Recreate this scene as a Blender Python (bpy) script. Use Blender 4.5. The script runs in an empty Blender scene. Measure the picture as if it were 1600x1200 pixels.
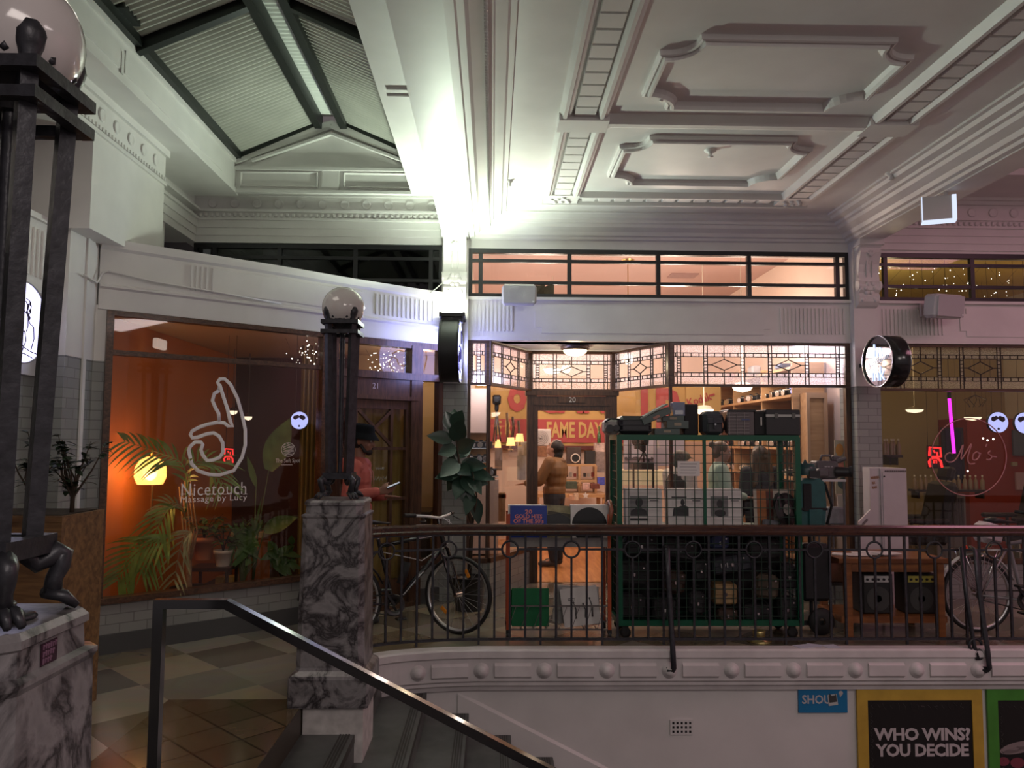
import bpy, math, random
from mathutils import Vector, Matrix, Euler
R = random.Random(11)
PI = math.pi
SC = bpy.context.scene
COL = SC.collection
V = Vector
# ------------------------------------------------------------------ camera
FPX = 1230.0
EYE = V((0, 0, 1.65))
CAMROT = Matrix.Rotation(-math.atan(30 / FPX), 3, 'Z') @ Matrix.Rotation(PI / 2 + math.atan(90 / FPX), 3, 'X') @ Matrix.Rotation(math.radians(.3), 3, 'Z')
cam = bpy.data.cameras.new('camera'); cam.sensor_width = 36; cam.lens = 36 * FPX / 1600; cam.clip_start = .05
camo = bpy.data.objects.new('camera', cam); COL.objects.link(camo)
camo.location = EYE; camo.rotation_euler = CAMROT.to_euler(); SC.camera = camo

def P(px, py, Y):
    d = CAMROT @ V(((px - 800) / FPX, (600 - py) / FPX, -1))
    return EYE + d * (Y / d.y)
def PX(px, Y, py=690): return P(px, py, Y).x
def PZ(py, Y, px=800): return P(px, py, Y).z
def pix(p):
    q = CAMROT.transposed() @ (V(p) - EYE)
    return (800 + FPX * q.x / -q.z, 600 - FPX * q.y / -q.z)

# ------------------------------------------------------------------ mesh builder
def basis(d):
    d = V(d).normalized()
    u = d.cross(V((0, 0, 1)))
    if u.length < 1e-4: u = V((1, 0, 0))
    u.normalize()
    return u, d.cross(u).normalized(), d

NB = [0]
class MB:
    def __init__(s): s.v = []; s.f = []; s.m = []; s.s = []; s.cm = 0
    def add(s, vs, fs, sm=False):
        b = len(s.v); s.v += [V(p) for p in vs]
        for f in fs:
            s.f.append([b + i for i in f]); s.m.append(s.cm); s.s.append(sm)
        return s
    def box(s, x0, x1, y0, y1, z0, z1):
        NB[0] += 1; e = (NB[0] % 8) * 1e-4   # hair's-breadth size differences keep overlapping faces from sharing a plane
        x0 -= e; x1 += e; y0 -= e; y1 += e; z0 -= e; z1 += e
        return s.add([(x0, y0, z0), (x1, y0, z0), (x1, y1, z0), (x0, y1, z0), (x0, y0, z1), (x1, y0, z1), (x1, y1, z1), (x0, y1, z1)],
                     [(0, 3, 2, 1), (4, 5, 6, 7), (0, 1, 5, 4), (1, 2, 6, 5), (2, 3, 7, 6), (3, 0, 4, 7)])
    def obox(s, c, size, rot=None, bev=0):
        if rot is None: M = Matrix.Identity(3)
        elif isinstance(rot, (int, float)): M = Matrix.Rotation(rot, 3, 'Z')
        elif isinstance(rot, Matrix): M = rot.to_3x3()
        else: M = Euler(rot).to_matrix()
        c = V(c); a, b, h = [q / 2 for q in size]
        if bev <= 0:
            t = MB(); t.box(-a, a, -b, b, -h, h); return s.add([c + M @ p for p in t.v], t.f)
        e = min(bev, a * .9, b * .9, h * .9); vs = []; idx = {}
        for sx in (-1, 1):
            for sy in (-1, 1):
                for sz in (-1, 1):
                    for k, o in enumerate(((0, e, e), (e, 0, e), (e, e, 0))):
                        idx[(sx, sy, sz, k)] = len(vs)
                        vs.append(c + M @ V((sx * (a - o[0]), sy * (b - o[1]), sz * (h - o[2]))))
        fs = []
        I = lambda x, y, z, k: idx[(x, y, z, k)]
        for q in (-1, 1):
            fs.append([I(q, -1, -1, 0), I(q, 1, -1, 0), I(q, 1, 1, 0), I(q, -1, 1, 0)][::q])
            fs.append([I(1, q, -1, 1), I(-1, q, -1, 1), I(-1, q, 1, 1), I(1, q, 1, 1)][::q])
            fs.append([I(-1, -1, q, 2), I(1, -1, q, 2), I(1, 1, q, 2), I(-1, 1, q, 2)][::q])
        for x in (-1, 1):
            for y in (-1, 1):
                fs.append([I(x, y, -1, 0), I(x, y, -1, 1), I(x, y, 1, 1), I(x, y, 1, 0)][::x * y])
                fs.append([I(x, -1, y, 0), I(x, -1, y, 2), I(x, 1, y, 2), I(x, 1, y, 0)][::-x * y])
                fs.append([I(-1, x, y, 1), I(-1, x, y, 2), I(1, x, y, 2), I(1, x, y, 1)][::x * y])
                for z in (-1, 1): fs.append([I(x, y, z, 0), I(x, y, z, 1), I(x, y, z, 2)][::x * y * z])
        return s.add(vs, fs)
    def bar(s, a, b, w, h=None, up=(0, 0, 1)):
        a = V(a); b = V(b); h = w if h is None else h
        d = (b - a); L = d.length; d.normalize(); u = V(up)
        x = d.cross(u)
        if x.length < 1e-4: u = V((0, 1, 0)); x = d.cross(u)
        x.normalize(); z = x.cross(d).normalized()
        M = Matrix((x, d, z)).transposed()
        return s.obox((a + b) / 2, (w, L, h), M)
    def cyl(s, a, b, r, r2=None, n=10, caps=True, sm=True):
        r2 = r if r2 is None else r2; a = V(a); b = V(b)
        u, w, d = basis(b - a)
        vs = []
        for p, q in ((a, r), (b, r2)):
            vs += [p + (u * math.cos(2 * PI * i / n) + w * math.sin(2 * PI * i / n)) * q for i in range(n)]
        s.add(vs, [(i, (i + 1) % n, n + (i + 1) % n, n + i) for i in range(n)], sm)
        if caps:
            s.add(vs[:n], [list(range(n))[::-1]]); s.add(vs[n:], [list(range(n))])
        return s
    def tube(s, pts, r, n=6, closed=False, flat=1.0, up=None):
        pts = [V(p) for p in pts]; k = len(pts); vs = []
        rs = r if isinstance(r, (list, tuple)) else [r] * k
        pu = None
        for i, p in enumerate(pts):
            if closed: d = pts[(i + 1) % k] - pts[i - 1]
            else: d = pts[min(i + 1, k - 1)] - pts[max(i - 1, 0)]
            if d.length < 1e-7: d = V((0, 0, 1))
            d.normalize()
            if up is not None: u = d.cross(V(up))
            elif pu is None: u = basis(d)[0]
            else: u = pu - d * pu.dot(d)
            if u.length < 1e-5: u = basis(d)[0]
            u.normalize(); pu = u; w = d.cross(u).normalized()
            vs += [p + (u * math.cos(2 * PI * j / n) + w * flat * math.sin(2 * PI * j / n)) * rs[i] for j in range(n)]
        fs = []
        for i in range(k if closed else k - 1):
            a, b = i * n, ((i + 1) % k) * n
            fs += [(a + j, a + (j + 1) % n, b + (j + 1) % n, b + j) for j in range(n)]
        if not closed: fs += [list(range(n))[::-1], [(k - 1) * n + j for j in range(n)]]
        return s.add(vs, fs, n > 4)
    def lathe(s, prof, c=(0, 0, 0), n=20, M=None, sm=True, a0=0, a1=2 * PI, cap=True):
        c = V(c); M = M or Matrix.Identity(3); vs = []; full = a1 - a0 > 6.28
        m = n if full else n + 1
        for r, z in prof:
            vs += [c + M @ V((r * math.cos(a0 + (a1 - a0) * i / n), r * math.sin(a0 + (a1 - a0) * i / n), z)) for i in range(m)]
        fs = []
        for k in range(len(prof) - 1):
            for i in range(n):
                j = (i + 1) % m
                fs.append((k * m + i, k * m + j, (k + 1) * m + j, (k + 1) * m + i))
        s.add(vs, fs, sm)
        if full and cap and prof[0] != prof[-1] and max(p[1] for p in prof) - min(p[1] for p in prof) > 1e-5:
            if prof[0][0] > 1e-4: s.add(vs[:m], [list(range(m))[::-1]])
            if prof[-1][0] > 1e-4: s.add(vs[-m:], [list(range(m))])
        return s
    def ball(s, c, r, n=14, M=None):
        r = (r, r, r) if isinstance(r, (int, float)) else r
        M = (M or Matrix.Identity(3)) @ Matrix.Diagonal(r)
        h = n // 2
        return s.lathe([(max(1e-5, math.sin(PI * i / h)), -math.cos(PI * i / h)) for i in range(h + 1)], c, n, M)
    def prism(s, poly, z0, z1, M=None):
        M = M or Matrix.Identity(4); n = len(poly)
        vs = [M @ V((x, y, z0)) for x, y in poly] + [M @ V((x, y, z1)) for x, y in poly]
        return s.add(vs, [list(range(n))[::-1], list(range(n, 2 * n))] + [(i, (i + 1) % n, n + (i + 1) % n, n + i) for i in range(n)])
    def sweep(s, path, prof, closed=False, side=1, sm=False, cap=True):
        """path: plan (x,y[,z]) points; prof: closed list of (offset to the side, z)."""
        k = len(path); n = len(prof); vs = []
        pp = [V((p[0], p[1])) for p in path]; zz = [p[2] if len(p) > 2 else 0 for p in path]
        for i in range(k):
            if closed: a, b = pp[i] - pp[i - 1], pp[(i + 1) % k] - pp[i]
            else:
                a = pp[i] - pp[i - 1] if i else pp[1] - pp[0]
                b = pp[i + 1] - pp[i] if i < k - 1 else a
            a = a.normalized(); b = b.normalized()
            na = V((a.y, -a.x)) * side; nb = V((b.y, -b.x)) * side
            m = (na + nb); m = m / max(m.length_squared / 2, .2)
            for o, z in prof: vs.append((pp[i].x + m.x * o, pp[i].y + m.y * o, z + zz[i]))
        fs = []
        for i in range(k if closed else k - 1):
            a, b = i * n, ((i + 1) % k) * n
            for j in range(n): fs.append([a + j, a + (j + 1) % n, b + (j + 1) % n, b + j])
        if not closed and cap: fs += [list(range(n)), [(k - 1) * n + j for j in range(n)][::-1]]
        return s.add(vs, fs, sm)
    def quad(s, a, b, c, d): return s.add([a, b, c, d], [(0, 1, 2, 3)])
    def merge(s, o, M=None):
        b = len(s.v); M = M or Matrix.Identity(4)
        s.v += [M @ p for p in o.v]; s.f += [[b + i for i in f] for f in o.f]; s.m += o.m; s.s += o.s; return s
    def xf(s, M):
        s.v = [M @ p for p in s.v]
        return s
    def mesh(s, name, mats):
        me = bpy.data.meshes.new(name)
        me.from_pydata([tuple(p) for p in s.v], [], s.f); me.validate()
        if len(me.polygons) == len(s.f):
            me.polygons.foreach_set('use_smooth', s.s); me.polygons.foreach_set('material_index', s.m)
        for m in (mats if isinstance(mats, (list, tuple)) else [mats]): me.materials.append(m)
        return me

def local(o):  # the matrix an Empty was given (parents are never nested deeper than thing > part)
    M = o.matrix_basis.copy()
    return (local(o.parent) @ M) if o.parent else M

def part(name, mb, m, parent=None, world=True, label=None, fix=True):
    """link one mesh object; world=True: the builder holds world coordinates"""
    if parent is not None and world: mb.xf(local(parent).inverted())
    me = mb.mesh(name, m)
    if fix:
        import bmesh
        bm = bmesh.new(); bm.from_mesh(me); bmesh.ops.recalc_face_normals(bm, faces=bm.faces); bm.to_mesh(me); bm.free()
    o = bpy.data.objects.new(name, me); COL.objects.link(o)
    if parent is not None: o.parent = parent
    if label: o['label'] = label
    return o
def tag(o, label, cat, group=None):
    o['label'] = label; o['category'] = cat
    if group: o['group'] = group
    return o
def T(name, label, cat, loc=(0, 0, 0), rz=0, group=None):
    o = bpy.data.objects.new(name, None); COL.objects.link(o); o.empty_display_size = .05
    o.location = loc; o.rotation_euler = (0, 0, rz)
    return tag(o, label, cat, group)
def one(name, mb, m, label, cat, group=None):
    """a thing that is one mesh; its origin goes to its base"""
    lo = V([min(p[i] for p in mb.v) for i in range(3)]); hi = V([max(p[i] for p in mb.v) for i in range(3)])
    c = V(((lo.x + hi.x) / 2, (lo.y + hi.y) / 2, lo.z))
    mb.xf(Matrix.Translation(-c)); o = part(name, mb, m); o.location = c
    return tag(o, label, cat, group)
def S(name, mb, m, parent=None):
    o = part(name, mb, m, parent)
    if parent is None: o['kind'] = 'structure'
    return o
def SE(name, loc=(0, 0, 0)):
    o = bpy.data.objects.new(name, None); COL.objects.link(o); o.location = loc; o['kind'] = 'structure'; o.empty_display_size = .05
    return o
def dup(src, loc, rz=0, label=None, group=None):
    def cp(o, par):
        c = o.copy(); COL.objects.link(c)
        if par is not None: c.parent = par
        for ch in list(o.children): cp(ch, c)
        return c
    r = cp(src, None); r.location = loc; r.rotation_euler = (0, 0, rz)
    if label: r['label'] = label
    if group: r['group'] = group
    return r

def text_mb(body, c, right, up, w=None, h=None, ext=.002, bold=0.0, spacing=1.0, lines=1.0, shear=0):
    """lettering mesh centred on c, width w (or height h), read along `right`"""
    cu = bpy.data.curves.new('txt', 'FONT'); cu.body = body; cu.align_x = 'CENTER'; cu.size = 1; cu.resolution_u = 2
    cu.space_character = spacing; cu.space_line = lines; cu.offset = bold; cu.extrude = .001; cu.shear = shear
    ob = bpy.data.objects.new('txt', cu)
    me = bpy.data.meshes.new_from_object(ob)
    vs = [v.co.copy() for v in me.vertices]; fs = [list(p.vertices) for p in me.polygons]
    bpy.data.objects.remove(ob); bpy.data.curves.remove(cu); bpy.data.meshes.remove(me)
    x0 = min(v.x for v in vs); x1 = max(v.x for v in vs); y0 = min(v.y for v in vs); y1 = max(v.y for v in vs)
    sx = w / (x1 - x0) if w else None; sy = h / (y1 - y0) if h else None
    sx = sx or sy; sy = sy or sx
    r = V(right).normalized(); u = V(up).normalized(); nrm = r.cross(u)
    mb = MB()
    mb.add([V(c) + r * ((v.x - (x0 + x1) / 2) * sx) + u * ((v.y - (y0 + y1) / 2) * sy) + nrm * (v.z / .001 * ext / 2) for v in vs], fs)
    return mb

# ------------------------------------------------------------------ materials
MATS = {}
def srgb(*c):
    return tuple(((q / 255) / 12.92 if q / 255 <= .04045 else ((q / 255 + .055) / 1.055) ** 2.4) for q in c)
def nn(nt, t, **k):
    n = nt.nodes.new(t)
    for a, b in k.items():
        if a in n.inputs: n.inputs[a].default_value = b
        else: setattr(n, a, b)
    return n
def mat(name, col, rough=.5, metal=0, var=0, scale=8, bump=0, bscale=None, emit=None, es=0, coat=0, spec=.5, stretch=None):
    if name in MATS: return MATS[name]
    m = bpy.data.materials.new(name); m.use_nodes = True; nt = m.node_tree; L = nt.links
    b = nt.nodes['Principled BSDF']
    col = tuple(col)[:3]
    b.inputs['Base Color'].default_value = (*col, 1); b.inputs['Roughness'].default_value = rough; b.inputs['Metallic'].default_value = metal
    b.inputs['Specular IOR Level'].default_value = spec
    if coat: b.inputs['Coat Weight'].default_value = coat; b.inputs['Coat Roughness'].default_value = .1
    if emit is not None:
        b.inputs['Emission Color'].default_value = (*emit, 1); b.inputs['Emission Strength'].default_value = es
    if var or bump:
        tc = nn(nt, 'ShaderNodeTexCoord'); mp = nn(nt, 'ShaderNodeMapping')
        if stretch: mp.inputs['Scale'].default_value = stretch
        L.new(tc.outputs['Object'], mp.inputs['Vector'])
        no = nn(nt, 'ShaderNodeTexNoise', Scale=scale, Detail=4.0); L.new(mp.outputs[0], no.inputs['Vector'])
        if var:
            rp = nn(nt, 'ShaderNodeValToRGB')
            rp.color_ramp.elements[0].position = .3; rp.color_ramp.elements[1].position = .7
            rp.color_ramp.elements[0].color = (*[max(0, c * (1 - var)) for c in col], 1)
            rp.color_ramp.elements[1].color = (*[min(1, c * (1 + var)) for c in col], 1)
            L.new(no.outputs['Fac'], rp.inputs[0]); L.new(rp.outputs[0], b.inputs['Base Color'])
        if bump:
            n2 = no
            if bscale: n2 = nn(nt, 'ShaderNodeTexNoise', Scale=bscale, Detail=3.0); L.new(mp.outputs[0], n2.inputs['Vector'])
            bp = nn(nt, 'ShaderNodeBump', Strength=bump, Distance=.02); L.new(n2.outputs['Fac'], bp.inputs['Height']); L.new(bp.outputs[0], b.inputs['Normal'])
    MATS[name] = m; return m
def emis(name, col, s):
    if name in MATS: return MATS[name]
    m = bpy.data.materials.new(name); m.use_nodes = True; nt = m.node_tree
    nt.nodes.remove(nt.nodes['Principled BSDF'])
    e = nn(nt, 'ShaderNodeEmission', Strength=s); e.inputs[0].default_value = (*col, 1)
    nt.links.new(e.outputs[0], nt.nodes['Material Output'].inputs[0]); MATS[name] = m; return m
def glass(name, tint=(1, 1, 1), refl=.1, rough=.02, trans=0.0, tcol=(1, 1, 1), noise=0):
    """flat pane: clear (optionally part translucent) with a mirror-like surface sheen"""
    m = bpy.data.materials.new(name); m.use_nodes = True; nt = m.node_tree; L = nt.links
    nt.nodes.remove(nt.nodes['Principled BSDF'])
    tr = nn(nt, 'ShaderNodeBsdfTransparent'); tr.inputs[0].default_value = (*tint, 1); out = tr.outputs[0]
    if trans:
        tl = nn(nt, 'ShaderNodeBsdfTranslucent'); tl.inputs[0].default_value = (*tcol, 1)
        mx = nn(nt, 'ShaderNodeMixShader'); mx.inputs[0].default_value = trans
        L.new(out, mx.inputs[1]); L.new(tl.outputs[0], mx.inputs[2]); out = mx.outputs[0]
        if noise:
            tc = nn(nt, 'ShaderNodeTexCoord'); no = nn(nt, 'ShaderNodeTexVoronoi', Scale=noise); L.new(tc.outputs['Object'], no.inputs['Vector'])
            mr = nn(nt, 'ShaderNodeMapRange'); mr.inputs[1].default_value = 0; mr.inputs[2].default_value = .7; mr.inputs[3].default_value = trans * .45; mr.inputs[4].default_value = min(1, trans * 1.5)
            L.new(no.outputs['Distance'], mr.inputs[0]); L.new(mr.outputs[0], mx.inputs[0])
    gl = nn(nt, 'ShaderNodeBsdfGlossy', Roughness=rough)
    lw = nn(nt, 'ShaderNodeLayerWeight', Blend=.5); pw = nn(nt, 'ShaderNodeMath', operation='POWER'); pw.inputs[1].default_value = 4.0; L.new(lw.outputs['Facing'], pw.inputs[0])
    ad = nn(nt, 'ShaderNodeMath', operation='MULTIPLY_ADD'); ad.inputs[1].default_value = .85; ad.inputs[2].default_value = refl * .6; L.new(pw.outputs[0], ad.inputs[0])
    m2 = nn(nt, 'ShaderNodeMixShader'); L.new(ad.outputs[0], m2.inputs[0]); L.new(out, m2.inputs[1]); L.new(gl.outputs[0], m2.inputs[2])
    L.new(m2.outputs[0], nt.nodes['Material Output'].inputs[0]); MATS[name] = m; return m
def wood(name, c1, c2, rough=.4, axis=2, scale=6, coat=.2):
    m = mat(name, c1, rough, coat=coat); nt = m.node_tree; L = nt.links; b = nt.nodes['Principled BSDF']
    tc = nn(nt, 'ShaderNodeTexCoord'); mp = nn(nt, 'ShaderNodeMapping'); s = [9, 9, 9]; s[axis] = 1; mp.inputs['Scale'].default_value = s
    no = nn(nt, 'ShaderNodeTexNoise', Scale=scale, Detail=6.0, Distortion=.6); rp = nn(nt, 'ShaderNodeValToRGB')
    rp.color_ramp.elements[0].position = .35; rp.color_ramp.elements[1].position = .68
    rp.color_ramp.elements[0].color = (*c1, 1); rp.color_ramp.elements[1].color = (*c2, 1)
    L.new(tc.outputs['Object'], mp.inputs[0]); L.new(mp.outputs[0], no.inputs['Vector']); L.new(no.outputs['Fac'], rp.inputs[0]); L.new(rp.outputs[0], b.inputs['Base Color'])
    return m
def brick(name, c1, c2, mortar, w, h, gap=.006, rough=.5, plane='xz', xs=1.0, off=.5, bump=.3):
    m = mat(name, c1, rough); nt = m.node_tree; L = nt.links; b = nt.nodes['Principled BSDF']
    tc = nn(nt, 'ShaderNodeTexCoord'); sp = nn(nt, 'ShaderNodeSeparateXYZ'); cb = nn(nt, 'ShaderNodeCombineXYZ'); L.new(tc.outputs['Object'], sp.inputs[0])
    mu = nn(nt, 'ShaderNodeMath', operation='MULTIPLY'); mu.inputs[1].default_value = xs
    L.new(sp.outputs['XYZ'.index(plane[0].upper())], mu.inputs[0]); L.new(mu.outputs[0], cb.inputs[0]); L.new(sp.outputs['XYZ'.index(plane[1].upper())], cb.inputs[1])
    br = nn(nt, 'ShaderNodeTexBrick', Scale=1.0); br.offset = off
    for k, v in (('Color1', (*c1, 1)), ('Color2', (*c2, 1)), ('Mortar', (*mortar, 1)), ('Mortar Size', gap), ('Brick Width', w), ('Row Height', h), ('Bias', 0.0), ('Mortar Smooth', .1)): br.inputs[k].default_value = v
    L.new(cb.outputs[0], br.inputs['Vector']); L.new(br.outputs['Color'], b.inputs['Base Color'])
    bp = nn(nt, 'ShaderNodeBump', Strength=bump, Distance=.004); bp.invert = True; L.new(br.outputs['Fac'], bp.inputs['Height']); L.new(bp.outputs[0], b.inputs['Normal'])
    return m

WHITE = mat('white_paint', (.76, .74, .72), .45, var=.05, scale=3)
WALLW = mat('well_wall_paint', (.66, .63, .62), .55, var=.06, scale=2.5)
BLACK = mat('black_paint', (.012, .012, .014), .35)
IRON = mat('cast_iron', (.035, .035, .042), .38, metal=.3, var=.3, scale=30, bump=.15)
DKWOOD = wood('dark_shopfront_wood', (.045, .020, .011), (.11, .052, .027), .36)
DKWOODX = wood('dark_shopfront_wood_across', (.05, .024, .013), (.13, .065, .035), .34, axis=0)
RAILWOOD = wood('handrail_wood', (.035, .012, .008), (.08, .03, .016), .25, axis=0, coat=.6)
PLANTERW = wood('planter_wood', (.11, .05, .018), (.26, .135, .05), .55, axis=0, scale=3)
GLASS = glass('shop_glass', (.93, .93, .92), .05)
GLASSD = glass('dark_window_glass', (.35, .38, .36), .08)
STAIN = glass('pebbled_glass', (.93, .92, .97), .06, .08, .36, (.86, .86, 1), 90)
STAINC = glass('clear_leaded_glass', (.95, .94, .95), .06, .03, .06, (.95, .9, .95))
LEAD = mat('lead_came', (.03, .028, .03), .45, metal=.5)
STEEL = mat('dark_steel', (.014, .017, .015), .45, metal=.2)
TILEG = brick('grey_wall_tile', (.24, .25, .24), (.30, .31, .29), (.17, .17, .165), .20, .075, .004, .35)
TILED = brick('grey_wall_tile_diagonal', (.24, .25, .24), (.30, .31, .29), (.17, .17, .165), .20, .075, .004, .35, xs=1.28)
TILEY = brick('grey_wall_tile_side', (.24, .25, .24), (.30, .31, .29), (.17, .17, .165), .20, .075, .004, .35, plane='yz')
CHROME = mat('chrome', (.7, .7, .7), .15, metal=1)
RUBBER = mat('black_rubber', (.012, .012, .012), .6)
BPLAST = mat('black_plastic', (.015, .015, .017), .4)
BFAB = mat('black_fabric', (.014, .014, .016), .85, bump=.2, scale=120)
PAPER = mat('white_card', (.72, .69, .66), .6, var=.04, scale=5)

def marble():
    m = mat('grey_veined_marble', (.4, .38, .39), .3); nt = m.node_tree; L = nt.links; b = nt.nodes['Principled BSDF']
    tc = nn(nt, 'ShaderNodeTexCoord')
    no = nn(nt, 'ShaderNodeTexNoise', Scale=4.2, Detail=8.0, Roughness=.6, Distortion=.7); L.new(tc.outputs['Object'], no.inputs['Vector'])
    su = nn(nt, 'ShaderNodeMath', operation='SUBTRACT'); su.inputs[1].default_value = .5; L.new(no.outputs['Fac'], su.inputs[0])
    ab = nn(nt, 'ShaderNodeMath', operation='ABSOLUTE'); L.new(su.outputs[0], ab.inputs[0])
    rp = nn(nt, 'ShaderNodeValToRGB'); e = rp.color_ramp.elements
    e[0].position = 0; e[0].color = (.022, .018, .02, 1); e[1].position = .03; e[1].color = (.12, .11, .115, 1)
    q = e.new(.09); q.color = (.25, .235, .24, 1); q = e.new(.2); q.color = (.17, .16, .165, 1)
    L.new(ab.outputs[0], rp.inputs[0]); L.new(rp.outputs[0], b.inputs['Base Color']); return m
MARBLE = marble()

def floor_mat():
    m = mat('arcade_floor_tiles', (.2, .18, .15), .15, spec=.8); nt = m.node_tree; L = nt.links; b = nt.nodes['Principled BSDF']
    tc = nn(nt, 'ShaderNodeTexCoord'); mp = nn(nt, 'ShaderNodeMapping'); mp.inputs['Rotation'].default_value = (0, 0, PI / 4); mp.inputs['Scale'].default_value = (1.8, 1.8, 1)
    L.new(tc.outputs['Object'], mp.inputs[0])
    ch = nn(nt, 'ShaderNodeTexChecker', Scale=1.0); ch.inputs['Color1'].default_value = (.33, .29, .23, 1); ch.inputs['Color2'].default_value = (.12, .11, .09, 1)
    fl = nn(nt, 'ShaderNodeVectorMath', operation='FLOOR'); L.new(mp.outputs[0], fl.inputs[0]); L.new(mp.outputs[0], ch.inputs['Vector'])
    wn = nn(nt, 'ShaderNodeTexWhiteNoise'); L.new(fl.outputs[0], wn.inputs['Vector'])
    rp = nn(nt, 'ShaderNodeValToRGB'); e = rp.color_ramp.elements; rp.color_ramp.interpolation = 'CONSTANT'
    e[0].position = 0; e[0].color = (.36, .31, .24, 1); e[1].position = .3; e[1].color = (.18, .165, .14, 1)
    q = e.new(.55); q.color = (.2, .155, .09, 1); q = e.new(.8); q.color = (.34, .26, .15, 1)
    L.new(wn.outputs['Value'], rp.inputs[0])
    mx = nn(nt, 'ShaderNodeMixRGB'); mx.inputs[0].default_value = .45; L.new(ch.outputs[0], mx.inputs[1]); L.new(rp.outputs[0], mx.inputs[2])
    # small brown tiles near the stair
    br = nn(nt, 'ShaderNodeTexBrick', Scale=1.0); br.offset = 0
    for k, v in (('Color1', (.10, .07, .04, 1)), ('Color2', (.16, .115, .065, 1)), ('Mortar', (.03, .025, .02, 1)), ('Mortar Size', .012), ('Brick Width', .5), ('Row Height', .5)): br.inputs[k].default_value = v
    L.new(mp.outputs[0], br.inputs['Vector'])
    sp = nn(nt, 'ShaderNodeSeparateXYZ'); L.new(tc.outputs['Object'], sp.inputs[0])
    g1 = nn(nt, 'ShaderNodeMath', operation='GREATER_THAN'); g1.inputs[1].default_value = -2.05; L.new(sp.outputs[0], g1.inputs[0])
    g2 = nn(nt, 'ShaderNodeMath', operation='LESS_THAN'); g2.inputs[1].default_value = 5.2; L.new(sp.outputs[1], g2.inputs[0])
    g3 = nn(nt, 'ShaderNodeMath', operation='MULTIPLY'); L.new(g1.outputs[0], g3.inputs[0]); L.new(g2.outputs[0], g3.inputs[1])
    m2 = nn(nt, 'ShaderNodeMixRGB'); L.new(g3.outputs[0], m2.inputs[0]); L.new(mx.outputs[0], m2.inputs[1]); L.new(br.outputs[0], m2.inputs[2])
    no = nn(nt, 'ShaderNodeTexNoise', Scale=3.0, Detail=6.0, Distortion=1.5); L.new(tc.outputs['Object'], no.inputs['Vector'])
    m3 = nn(nt, 'ShaderNodeMixRGB', blend_type='MULTIPLY'); m3.inputs[0].default_value = .3; L.new(m2.outputs[0], m3.inputs[1]); L.new(no.outputs['Color'], m3.inputs[2])
    L.new(m3.outputs[0], b.inputs['Base Color']); return m
FLOORM = floor_mat()
# ================================================================== SETTING
FY = 8.4
def crom(pts, n=6):
    out = []
    for i in range(len(pts) - 1):
        p0, p1, p2, p3 = [V((*pts[max(0, min(len(pts) - 1, i + k))], 0)) for k in (-1, 0, 1, 2)]
        for j in range(n):
            t = j / n
            q = .5 * ((2 * p1) + (p2 - p0) * t + (2 * p0 - 5 * p1 + 4 * p2 - p3) * t * t + (3 * p1 - p0 - 3 * p2 + p3) * t ** 3)
            out.append((q.x, q.y))
    return out + [tuple(pts[-1])]
WELL = crom([(-.98, 5.54), (-.975, 5.85), (-.93, 6.12), (-.8, 6.25), (-.6, 6.325), (-.35, 6.375), (-.1, 6.4)], 5) + [(8.5, 6.4)]
def offset_path(path, o):
    out = []
    for i, p in enumerate(path):
        a = V((*path[max(0, i - 1)], 0)); b = V((*path[min(len(path) - 1, i + 1)], 0))
        d = (b - a).normalized(); out.append((p[0] - d.y * o, p[1] + d.x * o))
    return out

# floor
b = MB()
b.box(-7, -1.18, -2, 9.7, -.12, 0)
pts = [(-1.18, 5.45)] + WELL
for i in range(len(pts) - 1):
    (xa, ya), (xb, yb) = pts[i], pts[i + 1]
    if xb - xa < 1e-4: continue
    b.add([(xa, ya, -.0005), (xb, yb, -.0005), (xb, 9.7, -.0005), (xa, 9.7, -.0005)], [(0, 1, 2, 3)])
b.box(-1.18, 8.5, -2, 1.3, -.12, 0)
S('floor', b, FLOORM)
b = MB(); b.box(-2, 8.5, 1.3, 6.6, -3.35, -3.3); S('floor_lower', b, mat('lower_floor', (.12, .11, .1), .4, var=.2))
# well wall
b = MB(); inn = offset_path(WELL, .09)
b.sweep(inn, [(0, -.02), (0, -3.4), (-.15, -3.4), (-.15, -.02)], side=1)
S('wall_well', b, WALLW)
b = MB(); b.box(-1.25, 8.5, 1.25, 1.3, -3.3, -.12); S('wall_well_near', b, WALLW)
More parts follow.
